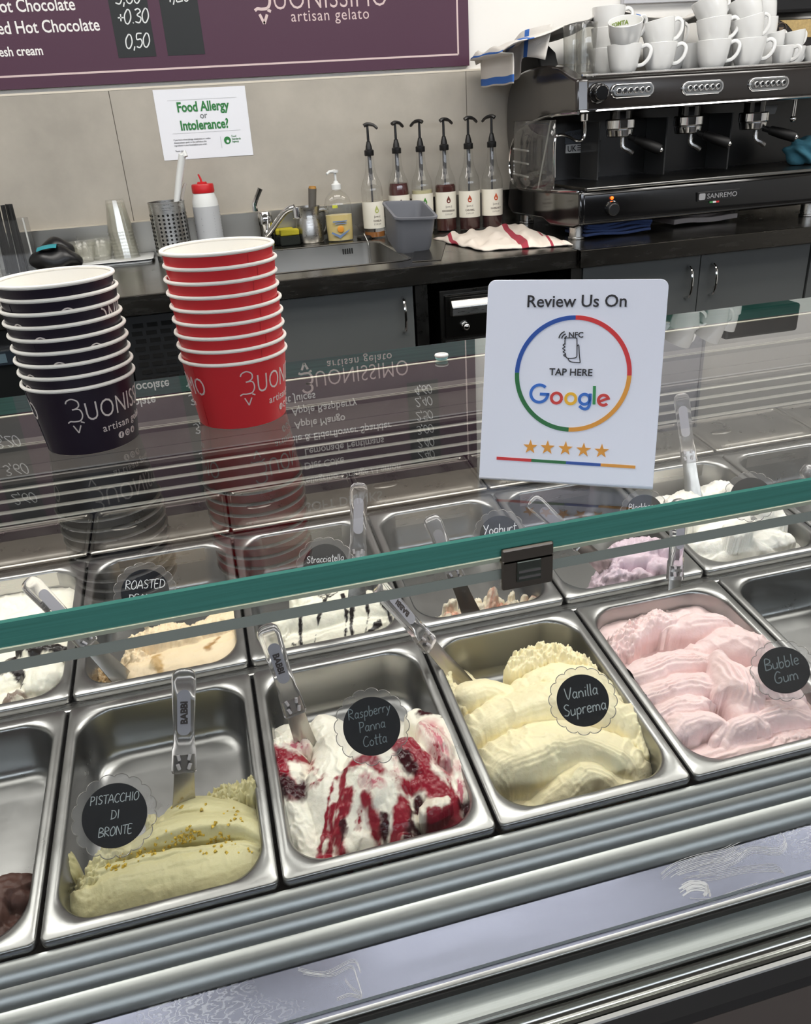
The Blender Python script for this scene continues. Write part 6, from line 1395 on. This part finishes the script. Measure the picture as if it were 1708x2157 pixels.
g.finish(rgb(252, 247, 232), GEL, 'raspberry_gelato', 'white gelato heap marbled with glossy dark red raspberry sauce, front row', strokes=[
    ([(700, 1700), (690, 1760), (668, 1812)], -.01, .009, CR, .7, .4), ([(760, 1700), (752, 1730)], 0, .006, CR, .5, .5), ([(830, 1600), (845, 1650)], .015, .008, PK, .3, .7), ([(940, 1620), (960, 1680)], 0, .008, CR, .6, .5), ([(860, 1700), (850, 1770), (830, 1795)], -.005, .012, DK, 1, .3), ([(925, 1700), (915, 1730)], -.005, .012, DK, 1, .3), ([(965, 1610), (975, 1700)], -.005, .006, PK, .4, .6),
    ([(575, 1580), (610, 1590), (645, 1585)], -.004, .020, CR, .8, .2), ([(585, 1600), (595, 1640), (620, 1670)], -.01, .026, CR, .9, .2), ([(595, 1650), (630, 1670), (640, 1640)], -.012, .020, DK, 1, .3),
    ([(650, 1590), (662, 1625)], 0, .007, CR, .5, .6), ([(640, 1560), (600, 1565)], 0, .010, PK, .3, .7), ([(655, 1650), (690, 1640)], 0, .007, CR, .4, .6),
    ([(705, 1650), (680, 1720), (660, 1800)], -.005, .006, CR, .6, .3), ([(730, 1640), (700, 1730), (680, 1815)], -.005, .007, CR, .6, .4), ([(735, 1690), (712, 1740), (725, 1795), (735, 1805)], -.01, .016, CR, .9, .25),
    ([(725, 1730), (715, 1770)], -.01, .008, DK, 1, .3), ([(745, 1610), (775, 1605), (800, 1625)], .02, .018, CR, .7, .4), ([(770, 1640), (800, 1650)], .02, .014, PK, .3, .6),
    ([(770, 1690), (795, 1740), (800, 1790)], 0, .012, CR, .8, .4), ([(850, 1690), (835, 1740), (812, 1790)], 0, .018, CR, .9, .25), ([(815, 1740), (805, 1790)], -.02, .010, DK, 1, .3),
    ([(835, 1570), (880, 1590), (885, 1630), (850, 1650)], .015, .030, CR, .9, .2), ([(850, 1595), (872, 1620)], .015, .022, DK, 1, .3), ([(830, 1640), (870, 1665)], .01, .010, CR, .6, .5),
    ([(905, 1650), (945, 1680), (975, 1720)], 0, .030, CR, .9, .2), ([(880, 1680), (875, 1720)], 0, .014, DK, 1, .25), ([(900, 1740), (950, 1735), (975, 1750)], -.015, .030, CR, 1, .2), ([(880, 1745), (900, 1770)], -.02, .014, DK, 1, .3),
    ([(985, 1690), (990, 1730)], -.01, .016, DK, 1, .3), ([(900, 1515), (925, 1560), (938, 1600)], .018, .026, PK, .3, .8), ([(890, 1500), (935, 1490), (940, 1510)], 0, .016, DK, .9, .3), ([(915, 1575), (930, 1605)], .018, .012, CR, .6, .6),
    ([(965, 1560), (985, 1650)], 0, .004, CR, .4, .5), ([(884, 1700), (905, 1688), (940, 1682)], .008, .017, rgb(244, 236, 220), 0, .1)])
# vanilla
g = VAN = Gel(1, 1, ST1, 37)
g.lobe([(1040, 1660), (1090, 1690), (1190, 1700)], -.058, .05, asp=.5)
g.lobe([(960, 1425), (1000, 1500), (1040, 1600)], -.048, .045, asp=.5)
g.lobe([(952, 1440), (965, 1480)], [-.014, -.022], .020, rough=.004)
g.lobe([(935, 1402), (945, 1425)], [-.002, -.012], .010, rough=.006)
g.lobe([(958, 1462), (985, 1450), (1030, 1448), (1075, 1462)], [-.014, -.004, -.002, -.008], [.034, .038, .036, .030], front=.5, ridge=.002, lam=.005)
g.lobe([(1080, 1400), (1110, 1372), (1160, 1360), (1210, 1375), (1240, 1400)], [.002, .014, .016, .010, .000], [.022, .026, .026, .024, .022], rough=.010, asp=1.2)
g.lobe([(1110, 1440), (1170, 1418), (1240, 1425), (1300, 1462)], [.000, .012, .010, -.008], .046, ridge=.0022, lam=.0065)
g.lobe([(985, 1560), (1025, 1512), (1110, 1478), (1225, 1466), (1305, 1496), (1338, 1560)], [-.030, -.008, .014, .022, .010, -.020], [.044, .056, .062, .062, .052, .034], front=.45, ridge=.0022, lam=.0055, taper=.15)
g.lobe([(1010, 1690), (1040, 1618), (1105, 1572), (1220, 1552), (1312, 1580), (1350, 1650)], [-.050, -.018, .006, .014, .000, -.036], [.044, .060, .066, .066, .052, .034], front=.48, ridge=.0026, lam=.0052, taper=.15)
g.lobe([(1130, 1700), (1185, 1648), (1250, 1622), (1315, 1650)], [-.050, -.018, -.006, -.028], .046, front=.5, ridge=.003, lam=.0055)
g.lobe([(1180, 1712), (1225, 1690), (1290, 1670), (1345, 1672)], [-.054, -.036, -.032, -.046], .022, rough=.005, front=.6)
g.lobe([(1352, 1530), (1362, 1590)], [-.010, -.026], .009, asp=1.5, rough=.003)
g.finish(rgb(255, 243, 203), GEL, 'vanilla_gelato', 'pale yellow vanilla gelato piled in big rounded folds, front row')
# bubble gum
g = BUB = Gel(1, 2, ST1, 53)
g.fill(-0.030)
g.lobe([(1300, 1362), (1330, 1325), (1370, 1300)], [-.004, .012, .016], .026, rough=.010, asp=1.2)
g.lobe([(1345, 1335), (1385, 1295), (1415, 1298)], [.012, .024, .022], .022, rough=.005, front=.7)
g.lobe([(1428, 1318), (1470, 1302), (1520, 1304), (1550, 1322)], [.014, .026, .024, .010], [.032, .036, .034, .028], front=.5, ridge=.0038, lam=.0075)
g.lobe([(1475, 1362), (1540, 1342), (1600, 1352), (1632, 1392)], [.016, .030, .026, .004], [.040, .050, .046, .036], front=.5, ridge=.0014, lam=.011)
g.lobe([(1308, 1425), (1370, 1402), (1440, 1384), (1500, 1388)], [-.002, .014, .020, .018], [.034, .040, .040, .034], front=.5, ridge=.0046, lam=.0065)
g.lobe([(1325, 1470), (1390, 1448), (1460, 1434), (1510, 1438)], [-.010, .008, .018, .018], .038, front=.5, ridge=.0044, lam=.006)
g.lobe([(1512, 1372), (1545, 1400), (1570, 1440), (1562, 1482)], [.032, .042, .038, .016], [.022, .030, .034, .028], asp=1.25, ridge=.0056, lam=.0075)
g.lobe([(1590, 1410), (1640, 1428), (1665, 1470)], [.028, .024, .010], .036, ridge=.003, lam=.008, asp=1.2)
g.lobe([(1372, 1520), (1420, 1490), (1480, 1475)], [-.010, .006, .014], .034, front=.5, ridge=.0036, lam=.007)
g.lobe([(1408, 1552), (1430, 1518), (1480, 1504), (1520, 1520), (1505, 1552)], [-.006, .008, .014, .010, -.002], [.014, .018, .018, .016, .012], asp=1.5, ridge=.0016, lam=.006)
g.lobe([(1525, 1560), (1545, 1522), (1590, 1505), (1620, 1526)], [-.004, .012, .016, .006], [.014, .020, .020, .016], asp=1.5, ridge=.002, lam=.006)
g.lobe([(1585, 1510), (1640, 1495), (1710, 1505)], [.010, .014, -.002], .040, front=.5, ridge=.0040, lam=.007)
g.lobe([(1415, 1605), (1500, 1592), (1600, 1570), (1710, 1545)], [-.026, -.014, -.010, -.014], .046, front=.55, ridge=.0036, lam=.011)
g.lobe([(1600, 1588), (1660, 1560), (1725, 1542)], [-.018, -.006, -.006], .026, rough=.004, front=.6)
g.finish(rgb(248, 221, 220), GEL, 'bubble_gum_gelato', 'pale pink bubble gum gelato heaped in swirls, front row')
# dark chocolate at the left edge
g = CHO = Gel(1, -2, ST2, 61)
g.lobe([(-330, 2040), (-150, 1990), (-20, 1950), (30, 1930)], [-.03, -.02, -.022, -.035], .060, ridge=.0020, lam=.012)
g.lobe([(-150, 1920), (-40, 1890), (20, 1870), (35, 1880)], [-.008, -.006, -.012, -.018], [.042, .042, .036, .028], ridge=.0028, lam=.010)
g.lobe([(30, 1890), (45, 1900), (48, 1930)], [-.028, -.034, -.05], .014, rough=.006)
g.lobe([(66, 1885), (70, 1905)], [-.026, -.034], .010, rough=.006)
g.lobe([(58, 1960), (70, 1945)], [-.055, -.055], .012, rough=.003)
g.finish(rgb(82, 54, 46), GELC, 'chocolate_gelato', 'dark brown chocolate gelato cut off by the left edge, front row')
BLK = rgb(34, 28, 28)
# back row
g = COOK = Gel(2, -2, ST2, 71)
g.fill(-0.034)
g.lobe([(-160, 1440), (-60, 1420), (30, 1400), (60, 1385)], -.012, .05, ridge=.002, lam=.01)
g.lobe([(60, 1420), (95, 1405), (130, 1410)], [-.004, .002, -.006], [.034, .038, .032])
g.lobe([(-60, 1500), (20, 1470), (90, 1450), (120, 1440)], [-.03, -.024, -.026, -.032], .034, ridge=.003, lam=.010)
g.lobe([(10, 1480), (25, 1462), (38, 1455)], [-.016, -.008, -.012], .014, rough=.006)
g.lobe([(40, 1365), (90, 1358), (130, 1360)], [-.002, 0, -.004], .016, rough=.003)
g.finish(rgb(251, 247, 230), GEL, 'chunk_gelato', 'white gelato with black chocolate chunks at the left edge, back row', strokes=[
    ([(20, 1362), (80, 1362), (145, 1358)], 0, .020, BLK, .7, .1), ([(15, 1370), (30, 1400), (45, 1425)], -.005, .017, BLK, .7, .1), ([(55, 1355), (62, 1385)], 0, .010, BLK, .7, .1), ([(-30, 1400), (15, 1395)], 0, .02, BLK, .7, .1),
    ([(40, 1450), (70, 1452)], -.02, .006, BLK, .6, .1), ([(10, 1478), (25, 1462), (40, 1456)], -.01, .022, rgb(150, 134, 122), .3, .3), ([(140, 1370), (145, 1390)], 0, .012, BLK, .6, .2), ([(-80, 1440), (-20, 1460)], 0, .012, BLK, .6, .2)])
g = NUT = Gel(2, -1, ST2, 79, curl=.0015)
g.lobe([(300, 1400), (380, 1380), (460, 1355), (510, 1330)], [-.020, -.014, -.012, -.014], [.05, .055, .055, .046], ridge=.0014, lam=.016, asp=.6)
g.lobe([(330, 1425), (420, 1405), (500, 1385)], [-.034, -.028, -.032], .042, ridge=.002, lam=.014, asp=.6)
g.lobe([(285, 1340), (340, 1320), (400, 1325)], [-.006, .002, 0], .026, rough=.006)
g.lobe([(410, 1315), (450, 1300), (500, 1290), (508, 1310)], [.002, .004, .004, 0], .022, rough=.004)
g.lobe([(255, 1395), (275, 1370), (295, 1375)], [-.036, -.022, -.016], .020, rough=.009)
g.lobe([(195, 1400), (205, 1425), (235, 1430)], [-.050, -.052, -.056], .016, rough=.010)
g.lobe([(180, 1375), (185, 1400)], [-.034, -.044], .011, rough=.008)
g.lobe([(325, 1385), (335, 1402)], [-.010, -.016], .015)
g.finish(rgb(240, 219, 184), GEL, 'nut_gelato', 'beige roasted nut gelato, half scooped out at its left side, back row', strokes=[([(325, 1375), (335, 1405)], -.01, .016, rgb(196, 162, 108), .1, .4), ([(440, 1360), (460, 1340)], -.01, .010, rgb(170, 132, 84), .1, .4), ([(195, 1430), (270, 1430)], -.06, .03, rgb(178, 146, 98), .2, .5)])
g = STR = Gel(2, 0, ST2, 83)
g.lobe([(600, 1300), (650, 1275), (740, 1255), (810, 1262)], [-.008, 0, .006, .002], [.034, .042, .044, .036], ridge=.0018, lam=.008)
g.lobe([(600, 1345), (690, 1320), (770, 1300), (825, 1295)], [-.030, -.018, -.012, -.016], [.034, .044, .046, .034], ridge=.003, lam=.012)
g.lobe([(560, 1360), (590, 1335), (610, 1310)], [-.030, -.022, -.016], .020, rough=.008)
g.lobe([(620, 1255), (640, 1245), (700, 1235)], [.004, .010, .010], .020, rough=.003)
g.lobe([(560, 1380), (640, 1365), (740, 1345)], -.04, .03, asp=.6)
g.lobe([(545, 1335), (552, 1370)], [-.02, -.034], .008, rough=.003)
dr = []
for pts, w in (([(635, 1290), (630, 1320), (640, 1345)], .005), ([(690, 1265), (672, 1300), (660, 1330)], .005), ([(722, 1262), (728, 1300), (722, 1345)], .005), ([(745, 1275), (738, 1310), (745, 1335)], .004), ([(765, 1262), (775, 1290), (765, 1330)], .005), ([(790, 1270), (815, 1285), (828, 1305)], .005), ([(800, 1300), (775, 1318), (795, 1330)], .006),
               ([(610, 1252), (650, 1258), (680, 1248)], .016), ([(700, 1240), (735, 1238), (770, 1248)], .006), ([(655, 1340), (630, 1362)], .006), ([(760, 1325), (790, 1330)], .012), ([(722, 1340), (745, 1345)], .008), ([(645, 1262), (690, 1268), (710, 1258)], .004), ([(612, 1330), (614, 1332)], .006), ([(565, 1376), (640, 1350)], .004)):
    dr.append((pts, -.006, w, BLK, .5, .1))
g.finish(rgb(252, 248, 230), GEL, 'drizzled_gelato', 'ivory gelato with thin black chocolate drizzle, back row', strokes=dr)
g = YOG = Gel(2, 1, ST2, 89)
rs_ = random.Random(12)
g.lobe([(925, 1306), (1000, 1296), (1080, 1280), (1150, 1262)], -.066, .022, asp=.5, rough=.006)
for _ in range(46):
    t = rs_.random(); px = 935 + 215 * t; py = 1300 - 42 * t - rs_.random() * (26 if .2 < t < .9 else 8)
    g.lobe([(px, py)], rs_.uniform(-.056, -.040), rs_.uniform(.006, .012), asp=rs_.uniform(.9, 1.4), rough=.006)
g.lobe([(945, 1270), (958, 1258)], [-.040, -.032], .010, rough=.008, asp=1.3)
g.lobe([(1040, 1236), (1035, 1262), (1030, 1280)], [-.022, -.034, -.044], .011, asp=1.5, rough=.005)
g.finish(rgb(242, 232, 210), GEL, 'yoghurt_gelato', 'last scraps of white and peach speckled gelato at the front of an empty pan', strokes=[([(945, 1285), (1000, 1292), (1060, 1270)], -.045, .012, rgb(228, 150, 122), .3, .9), ([(1040, 1235), (1032, 1280)], -.03, .012, rgb(226, 168, 142), .3, .8), ([(1110, 1250), (1150, 1248)], -.04, .010, rgb(224, 140, 118), .3, .9)])
g = BLB = Gel(2, 2, ST2, 97, .010, .0016)
g.lobe([(1260, 1218), (1290, 1196), (1330, 1186)], [-.036, -.026, -.022], .024, rough=.007)
g.lobe([(1255, 1236), (1300, 1228), (1350, 1222)], [-.048, -.040, -.038], .028, ridge=.003, lam=.012)
g.lobe([(1300, 1150), (1330, 1140), (1380, 1135), (1400, 1150)], [0, .008, .008, 0], .026, rough=.005, asp=1.3)
g.lobe([(1310, 1176), (1350, 1166), (1375, 1172)], [-.008, -.002, -.010], .026, ridge=.004, lam=.010, front=.5, asp=1.3)
g.lobe([(1345, 1195), (1358, 1208), (1352, 1228)], [-.010, -.018, -.030], .018, ridge=.003, lam=.008, asp=1.4)
g.lobe([(1388, 1180), (1418, 1190), (1432, 1204)], [-.006, -.012, -.026], .030, ridge=.004, lam=.009, asp=1.3)
g.lobe([(1272, 1210), (1300, 1198), (1330, 1204)], [-.018, -.010, -.014], .010, asp=2.0, rough=.006)
g.lobe([(1262, 1226), (1290, 1214), (1318, 1222)], [-.030, -.022, -.026], .010, asp=2.0, rough=.006)
g.lobe([(1290, 1190), (1312, 1182)], [-.010, -.008], .010, asp=1.8, rough=.008)
g.finish(rgb(216, 196, 207), GEL, 'blackberry_gelato', 'lilac blackberry gelato broken into folds, back row')
g = COC = Gel(2, 3, ST2, 101)
g.fill(-0.030, ([(1440, 1080), (1540, 1090), (1600, 1120), (1560, 1150)], .085))
g.lobe([(1415, 1050), (1440, 1035), (1470, 1040)], [.012, .022, .018], .022, rough=.003)
g.lobe([(1480, 1035), (1520, 1015), (1545, 1030)], [.020, .032, .022], .024, rough=.004)
g.lobe([(1440, 1080), (1500, 1062), (1560, 1060)], [.010, .018, .018], .036, ridge=.003, lam=.010)
g.lobe([(1460, 1135), (1520, 1110), (1590, 1085), (1640, 1085)], [-.014, .006, .016, .010], [.036, .042, .040, .030], ridge=.004, lam=.010)
g.lobe([(1480, 1170), (1540, 1145), (1610, 1120), (1655, 1125)], [-.030, -.012, .002, -.006], [.034, .038, .036, .026], ridge=.004, lam=.011)
g.lobe([(1600, 1075), (1630, 1065), (1645, 1085)], [.026, .030, .018], .018)
g.lobe([(1590, 1130), (1620, 1150), (1640, 1165)], [.004, -.012, -.03], .020, ridge=.003, lam=.007)
g.lobe([(1535, 1105), (1560, 1115), (1580, 1100)], [.022, .024, .022], .014, rough=.002)
g.finish(rgb(253, 250, 240), GEL, 'coconut_gelato', 'plain bright white gelato whipped into peaks, back row')
# ------------------------------------------------------------------ serving spatulas
BLADE = mat('spatula_steel', rgb(178, 174, 168), 0.22, 1.0, rvar=0.06, vscale=40)
INLAY = mat('grey_inlay', rgb(168, 168, 178), 0.35)
INKD = mat('inlay_ink', rgb(62, 56, 56), 0.4)
def tongue(mb, secs, n=5):
    """stack of rounded rectangles (z, half width, half thickness, corner)"""
    m_ = 4 * (n + 1); o = len(mb.v)
    for z, w, t, c in secs: mb.v += [Vector((x, y, z)) for x, y in rrect(-w, w, -t, t, min(c, w * .98, t * .98), n)]
    for i in range(len(secs) - 1):
        for k in range(m_): mb.f.append((o + i * m_ + k, o + i * m_ + (k + 1) % m_, o + (i + 1) * m_ + (k + 1) % m_, o + (i + 1) * m_ + k))
    mb.f.append(tuple(range(o, o + m_))[::-1]); mb.f.append(tuple(range(o + (len(secs) - 1) * m_, o + len(secs) * m_)))
    return mb
HL, BLn = 0.132, 0.125
proto = {}
def spatula_parts(root, flip, word):
    h = tongue(MB(), [(0.0, .0148, .0062, .005), (0.003, .0152, .0066, .005), (0.030, .0140, .0070, .005), (0.034, .0128, .0068, .006), (0.06, .0125, .0070, .006), (0.10, .0140, .0074, .007), (0.118, .0146, .0074, .007), (0.126, .0128, .0066, .006), (0.1305, .0085, .0045, .004), (0.132, .003, .0016, .001)]).build('handle', ACRYL, root, local=True, angle=50)
    tongue(MB(), [(-BLn, .0165, .0007, .0006), (-BLn * .55, .0160, .0008, .0006), (-0.03, .0130, .0009, .0007), (0.022, .0112, .0010, .0008)], 2).build('blade', BLADE, root, local=True, angle=50)
    MB().prism([(x, z) for x, z in rrect(-.0078, .0078, .050, .108, .0075, 5)], -0.0078, -0.0070, 'y').build('inlay', INLAY, h, local=True)
    m = MB()
    if word: put_text(m, 'BABBI', 0.0112, frame((0, -0.0079, 0.079), (0, 0, 1 if not flip else -1), (-1 if not flip else 1, 0, 0)) @ Matrix.Translation((0, -0.004, 0)), align='CENTER', sx=1.0, bold=0.0005)
    else: put_text(m, 'BABBI', 0.0112, frame((0, 0.0079, 0.079), (0, 0, 1), (1, 0, 0)) @ Matrix.Translation((0, -0.004, 0)), align='CENTER', bold=0.0005)
    m.build('inlay_lettering', INKD, h, local=True, smooth=False)
    m = MB()
    for sx in (-1, 1):
        m.tube([(sx * .0055, -0.0069, 0.006), (sx * .0075, -0.0072, 0.013)], 0.0022, 6); m.tube([(sx * .0055, -0.0069, 0.018), (sx * .0070, -0.0072, 0.025)], 0.0020, 6)
    m.build('grip_mark', mat('frosted_mark', rgb(205, 202, 208), 0.3), h, local=True)
def spatula(top, base_pt, length, label, flip=False, word=True, turn=0.0, blade_in=None):
    P0 = Vector(base_pt); T = at_len(*top, P0, length); d = (T - P0).normalized()
    c = T - d * HL; n = (CAM_LOC - c); n = (n - d * n.dot(d)).normalized(); x = (-n).cross(d)
    y = -n
    x = y.cross(d)
    M = Matrix((x, y, d)).transposed().to_4x4()
    M.translation = c; M = M @ Matrix.Rotation(turn, 4, 'Z')
    r = thing('gelato_spatula', (0, 0, 0), label, 'spatula', 'gelato spatulas'); r.matrix_world = M
    spatula_parts(r, flip, word); return r
spatula((387, 1408), PIS.surf(388, 1688)[0], 0.172, 'clear handled spatula standing in the green pistachio gelato')
spatula((560, 1316), RAS.surf(640, 1556)[0], 0.172, 'clear handled spatula leaning left in the raspberry marbled gelato', flip=True)
b_ = VAN.surf(945, 1408)[0]
spatula((792, 1228), b_ + Vector((0, 0, 0.004)), 0.178, 'clear handled spatula lying back over the pan edge beside the yellow vanilla gelato', turn=0.6)
spatula((1430, 1050), BUB.surf(1418, 1284)[0], 0.168, 'clear handled spatula standing at the back of the pink gelato', turn=0.7, word=False)
spatula((55, 1220), NUT.surf(268, 1440)[0], 0.215, 'clear handled spatula leaning left in the beige nut gelato', word=False, turn=0.4)
spatula((756, 1016), STR.surf(752, 1262)[0], 0.190, 'clear handled spatula upright in the chocolate drizzled gelato', word=False)
spatula((906, 1086), YOG.surf(992, 1292)[0], 0.200, 'clear handled spatula in the nearly empty yoghurt pan', word=False)
spatula((1116, 1050), BLB.surf(1278, 1198)[0], 0.205, 'clear handled spatula leaning left in the lilac gelato', word=False)
spatula((1434, 828), COC.surf(1459, 1036)[0], 0.182, 'clear handled spatula upright in the bright white gelato', word=False)
q = rowframe(2, 4) @ Vector((0.20, 0.10, -0.078))
spatula((1690, 985), q, 0.22, 'clear handled spatula lying in the empty back row pan at the right edge', word=False, turn=0.3)
# ------------------------------------------------------------------ flavour tags
DISC = mat('tag_black', rgb(14, 17, 23), 0.5, spec=0.25)
def flavour(cpx, rpx, lines, roll, gel, dip, label, ink, R=0.0335, tilt=0.12, hmax=.46, near=0.0):
    R *= 1 - near; d = ray(*cpx); depth = R * FPX / rpx; c = CAM_LOC + d * depth
    # keep the tag clear of the gelato but close above it
    f = -d.normalized(); cr = CAM_ROT @ Vector((1, 0, 0)); cu = CAM_ROT @ Vector((0, 1, 0))
    a = math.radians(roll); x = cr * math.cos(a) + cu * math.sin(a); x = (x - f * x.dot(f)).normalized(); y = f.cross(x)
    M = Matrix((x, y, f)).transposed().to_4x4(); M.translation = c
    M = M @ Matrix.Rotation(-tilt, 4, 'X')
    s, _ = gel.surf(*dip)
    t = thing('flavour_tag', tuple(c), label, 'flavour tag', 'round flavour tags'); t.matrix_world = M
    n = 16; pts = []
    for i in range(n * 8):
        w = 2 * PI * i / (n * 8); pts.append((R * 1.21 * math.cos(w) * (1 + .085 * abs(math.sin(n * w / 2)) ** .6), R * 1.21 * math.sin(w) * (1 + .085 * abs(math.sin(n * w / 2)) ** .6)))
    pl = MB().prism(pts, -0.0028, -0.0008, 'z').build('scalloped_plate', ACRYL2, t, local=True, smooth=False)
    m = MB(); m.tube([(a_[0], a_[1], -.0018) for a_ in pts + pts[:1]], 0.0005, 5, cap=False); m.build('plate_edge', EDGEM, pl, local=True)
    MB().lathe([(0.0001, -0.0008), (R, -0.0008), (R, 0.0), (R - .0004, 0.0003), (0.0001, 0.0003)], 56).build('black_disc', DISC, t, local=True)
    Mi = t.matrix_world.inverted(); e = Mi @ s; b0 = Vector((0, -R * 1.22, -0.0018))
    dd = (e - b0); e2 = b0 + dd.normalized() * (dd.length + 0.018)
    m = MB(); sd = Vector((0.0055, 0, 0)); th = Vector((0, 0, 0.001))
    m.add([b0 - sd - th, b0 + sd - th, e2 + sd * .35 - th, e2 - sd * .35 - th, b0 - sd + th, b0 + sd + th, e2 + sd * .35 + th, e2 - sd * .35 + th], [(0, 3, 2, 1), (4, 5, 6, 7), (0, 1, 5, 4), (1, 2, 6, 5), (2, 3, 7, 6), (3, 0, 4, 7)])
    m.build('spike', ACRYL2, t, local=True, smooth=False)
    m = MB(); nl = len(lines); gap = (.62 if nl == 2 else .5) * R
    hc = min(min(hmax * R, 2 * math.sqrt(max(.1, 1 - (((nl - 1) / 2 - i) * gap / R) ** 2)) * R * .84 / max(.1, sum(GL[ch][0] for ch in s_))) for i, s_ in enumerate(lines)) * 1.05
    for i, s_ in enumerate(lines):
        yo = (nl - 1) / 2 * gap - i * gap; half = math.sqrt(max(.1, 1 - (yo / R) ** 2)) * R * .84
        h = hc; hand(m, s_, h, Matrix.Translation((0, yo - h * .42, 0.0003)), w=max(.00085, h * .085))
    m.build('handwriting', ink, t, local=True, smooth=False)
EDGEM = mat('acrylic_edge', rgb(150, 147, 143), 0.2, 0.3)
PEN1 = mat('pen_white', rgb(226, 230, 232), 0.5); PEN2 = mat('pen_worn', rgb(96, 108, 114), 0.6); PEN3 = mat('pen_grey', rgb(150, 160, 163), 0.6)
flavour((242, 1717), 65, ['PISTACCHIO', 'DI', 'BRONTE'], 8, PIS, (262, 1800), 'round black tag handwritten PISTACCHIO DI BRONTE in green gelato', PEN3)
flavour((783, 1529), 60.5, ['Raspberry', 'Panna', 'Cotta'], 13, RAS, (790, 1600), 'round black tag handwritten Raspberry Panna Cotta', PEN2)
flavour((1227, 1475), 54, ['Vanilla', 'Suprema'], 11, VAN, (1225, 1545), 'round black tag handwritten Vanilla Suprema', PEN3, hmax=.5, near=.06)
flavour((1650, 1411), 50, ['Bubble', 'Gum'], 12, BUB, (1640, 1470), 'round black tag handwritten Bubble Gum at the right edge', PEN2, tilt=.3, near=.07)
flavour((306, 1247), 48.5, ['ROASTED', 'PEANUT'], 3, NUT, (310, 1330), 'round black tag handwritten ROASTED above the beige gelato', PEN1)
flavour((686, 1192), 47, ['Stracciatella', ' '], 5, STR, (690, 1255), 'round black tag handwritten Stracciatella', PEN1)
flavour((1053, 1128), 42.5, ['Yoghurt', 'Peach'], 6, YOG, (1034, 1270), 'round black tag handwritten Yoghurt by the glass clip', PEN1)
flavour((1357, 1079), 37.5, ['Blackberry', ' '], 5, BLB, (1355, 1145), 'round black tag handwritten Blackberry', PEN1)
flavour((1581, 1046), 40.5, ['Coconut'], 8, COC, (1583, 1085), 'round black tag stuck in the bright white gelato', PEN3)
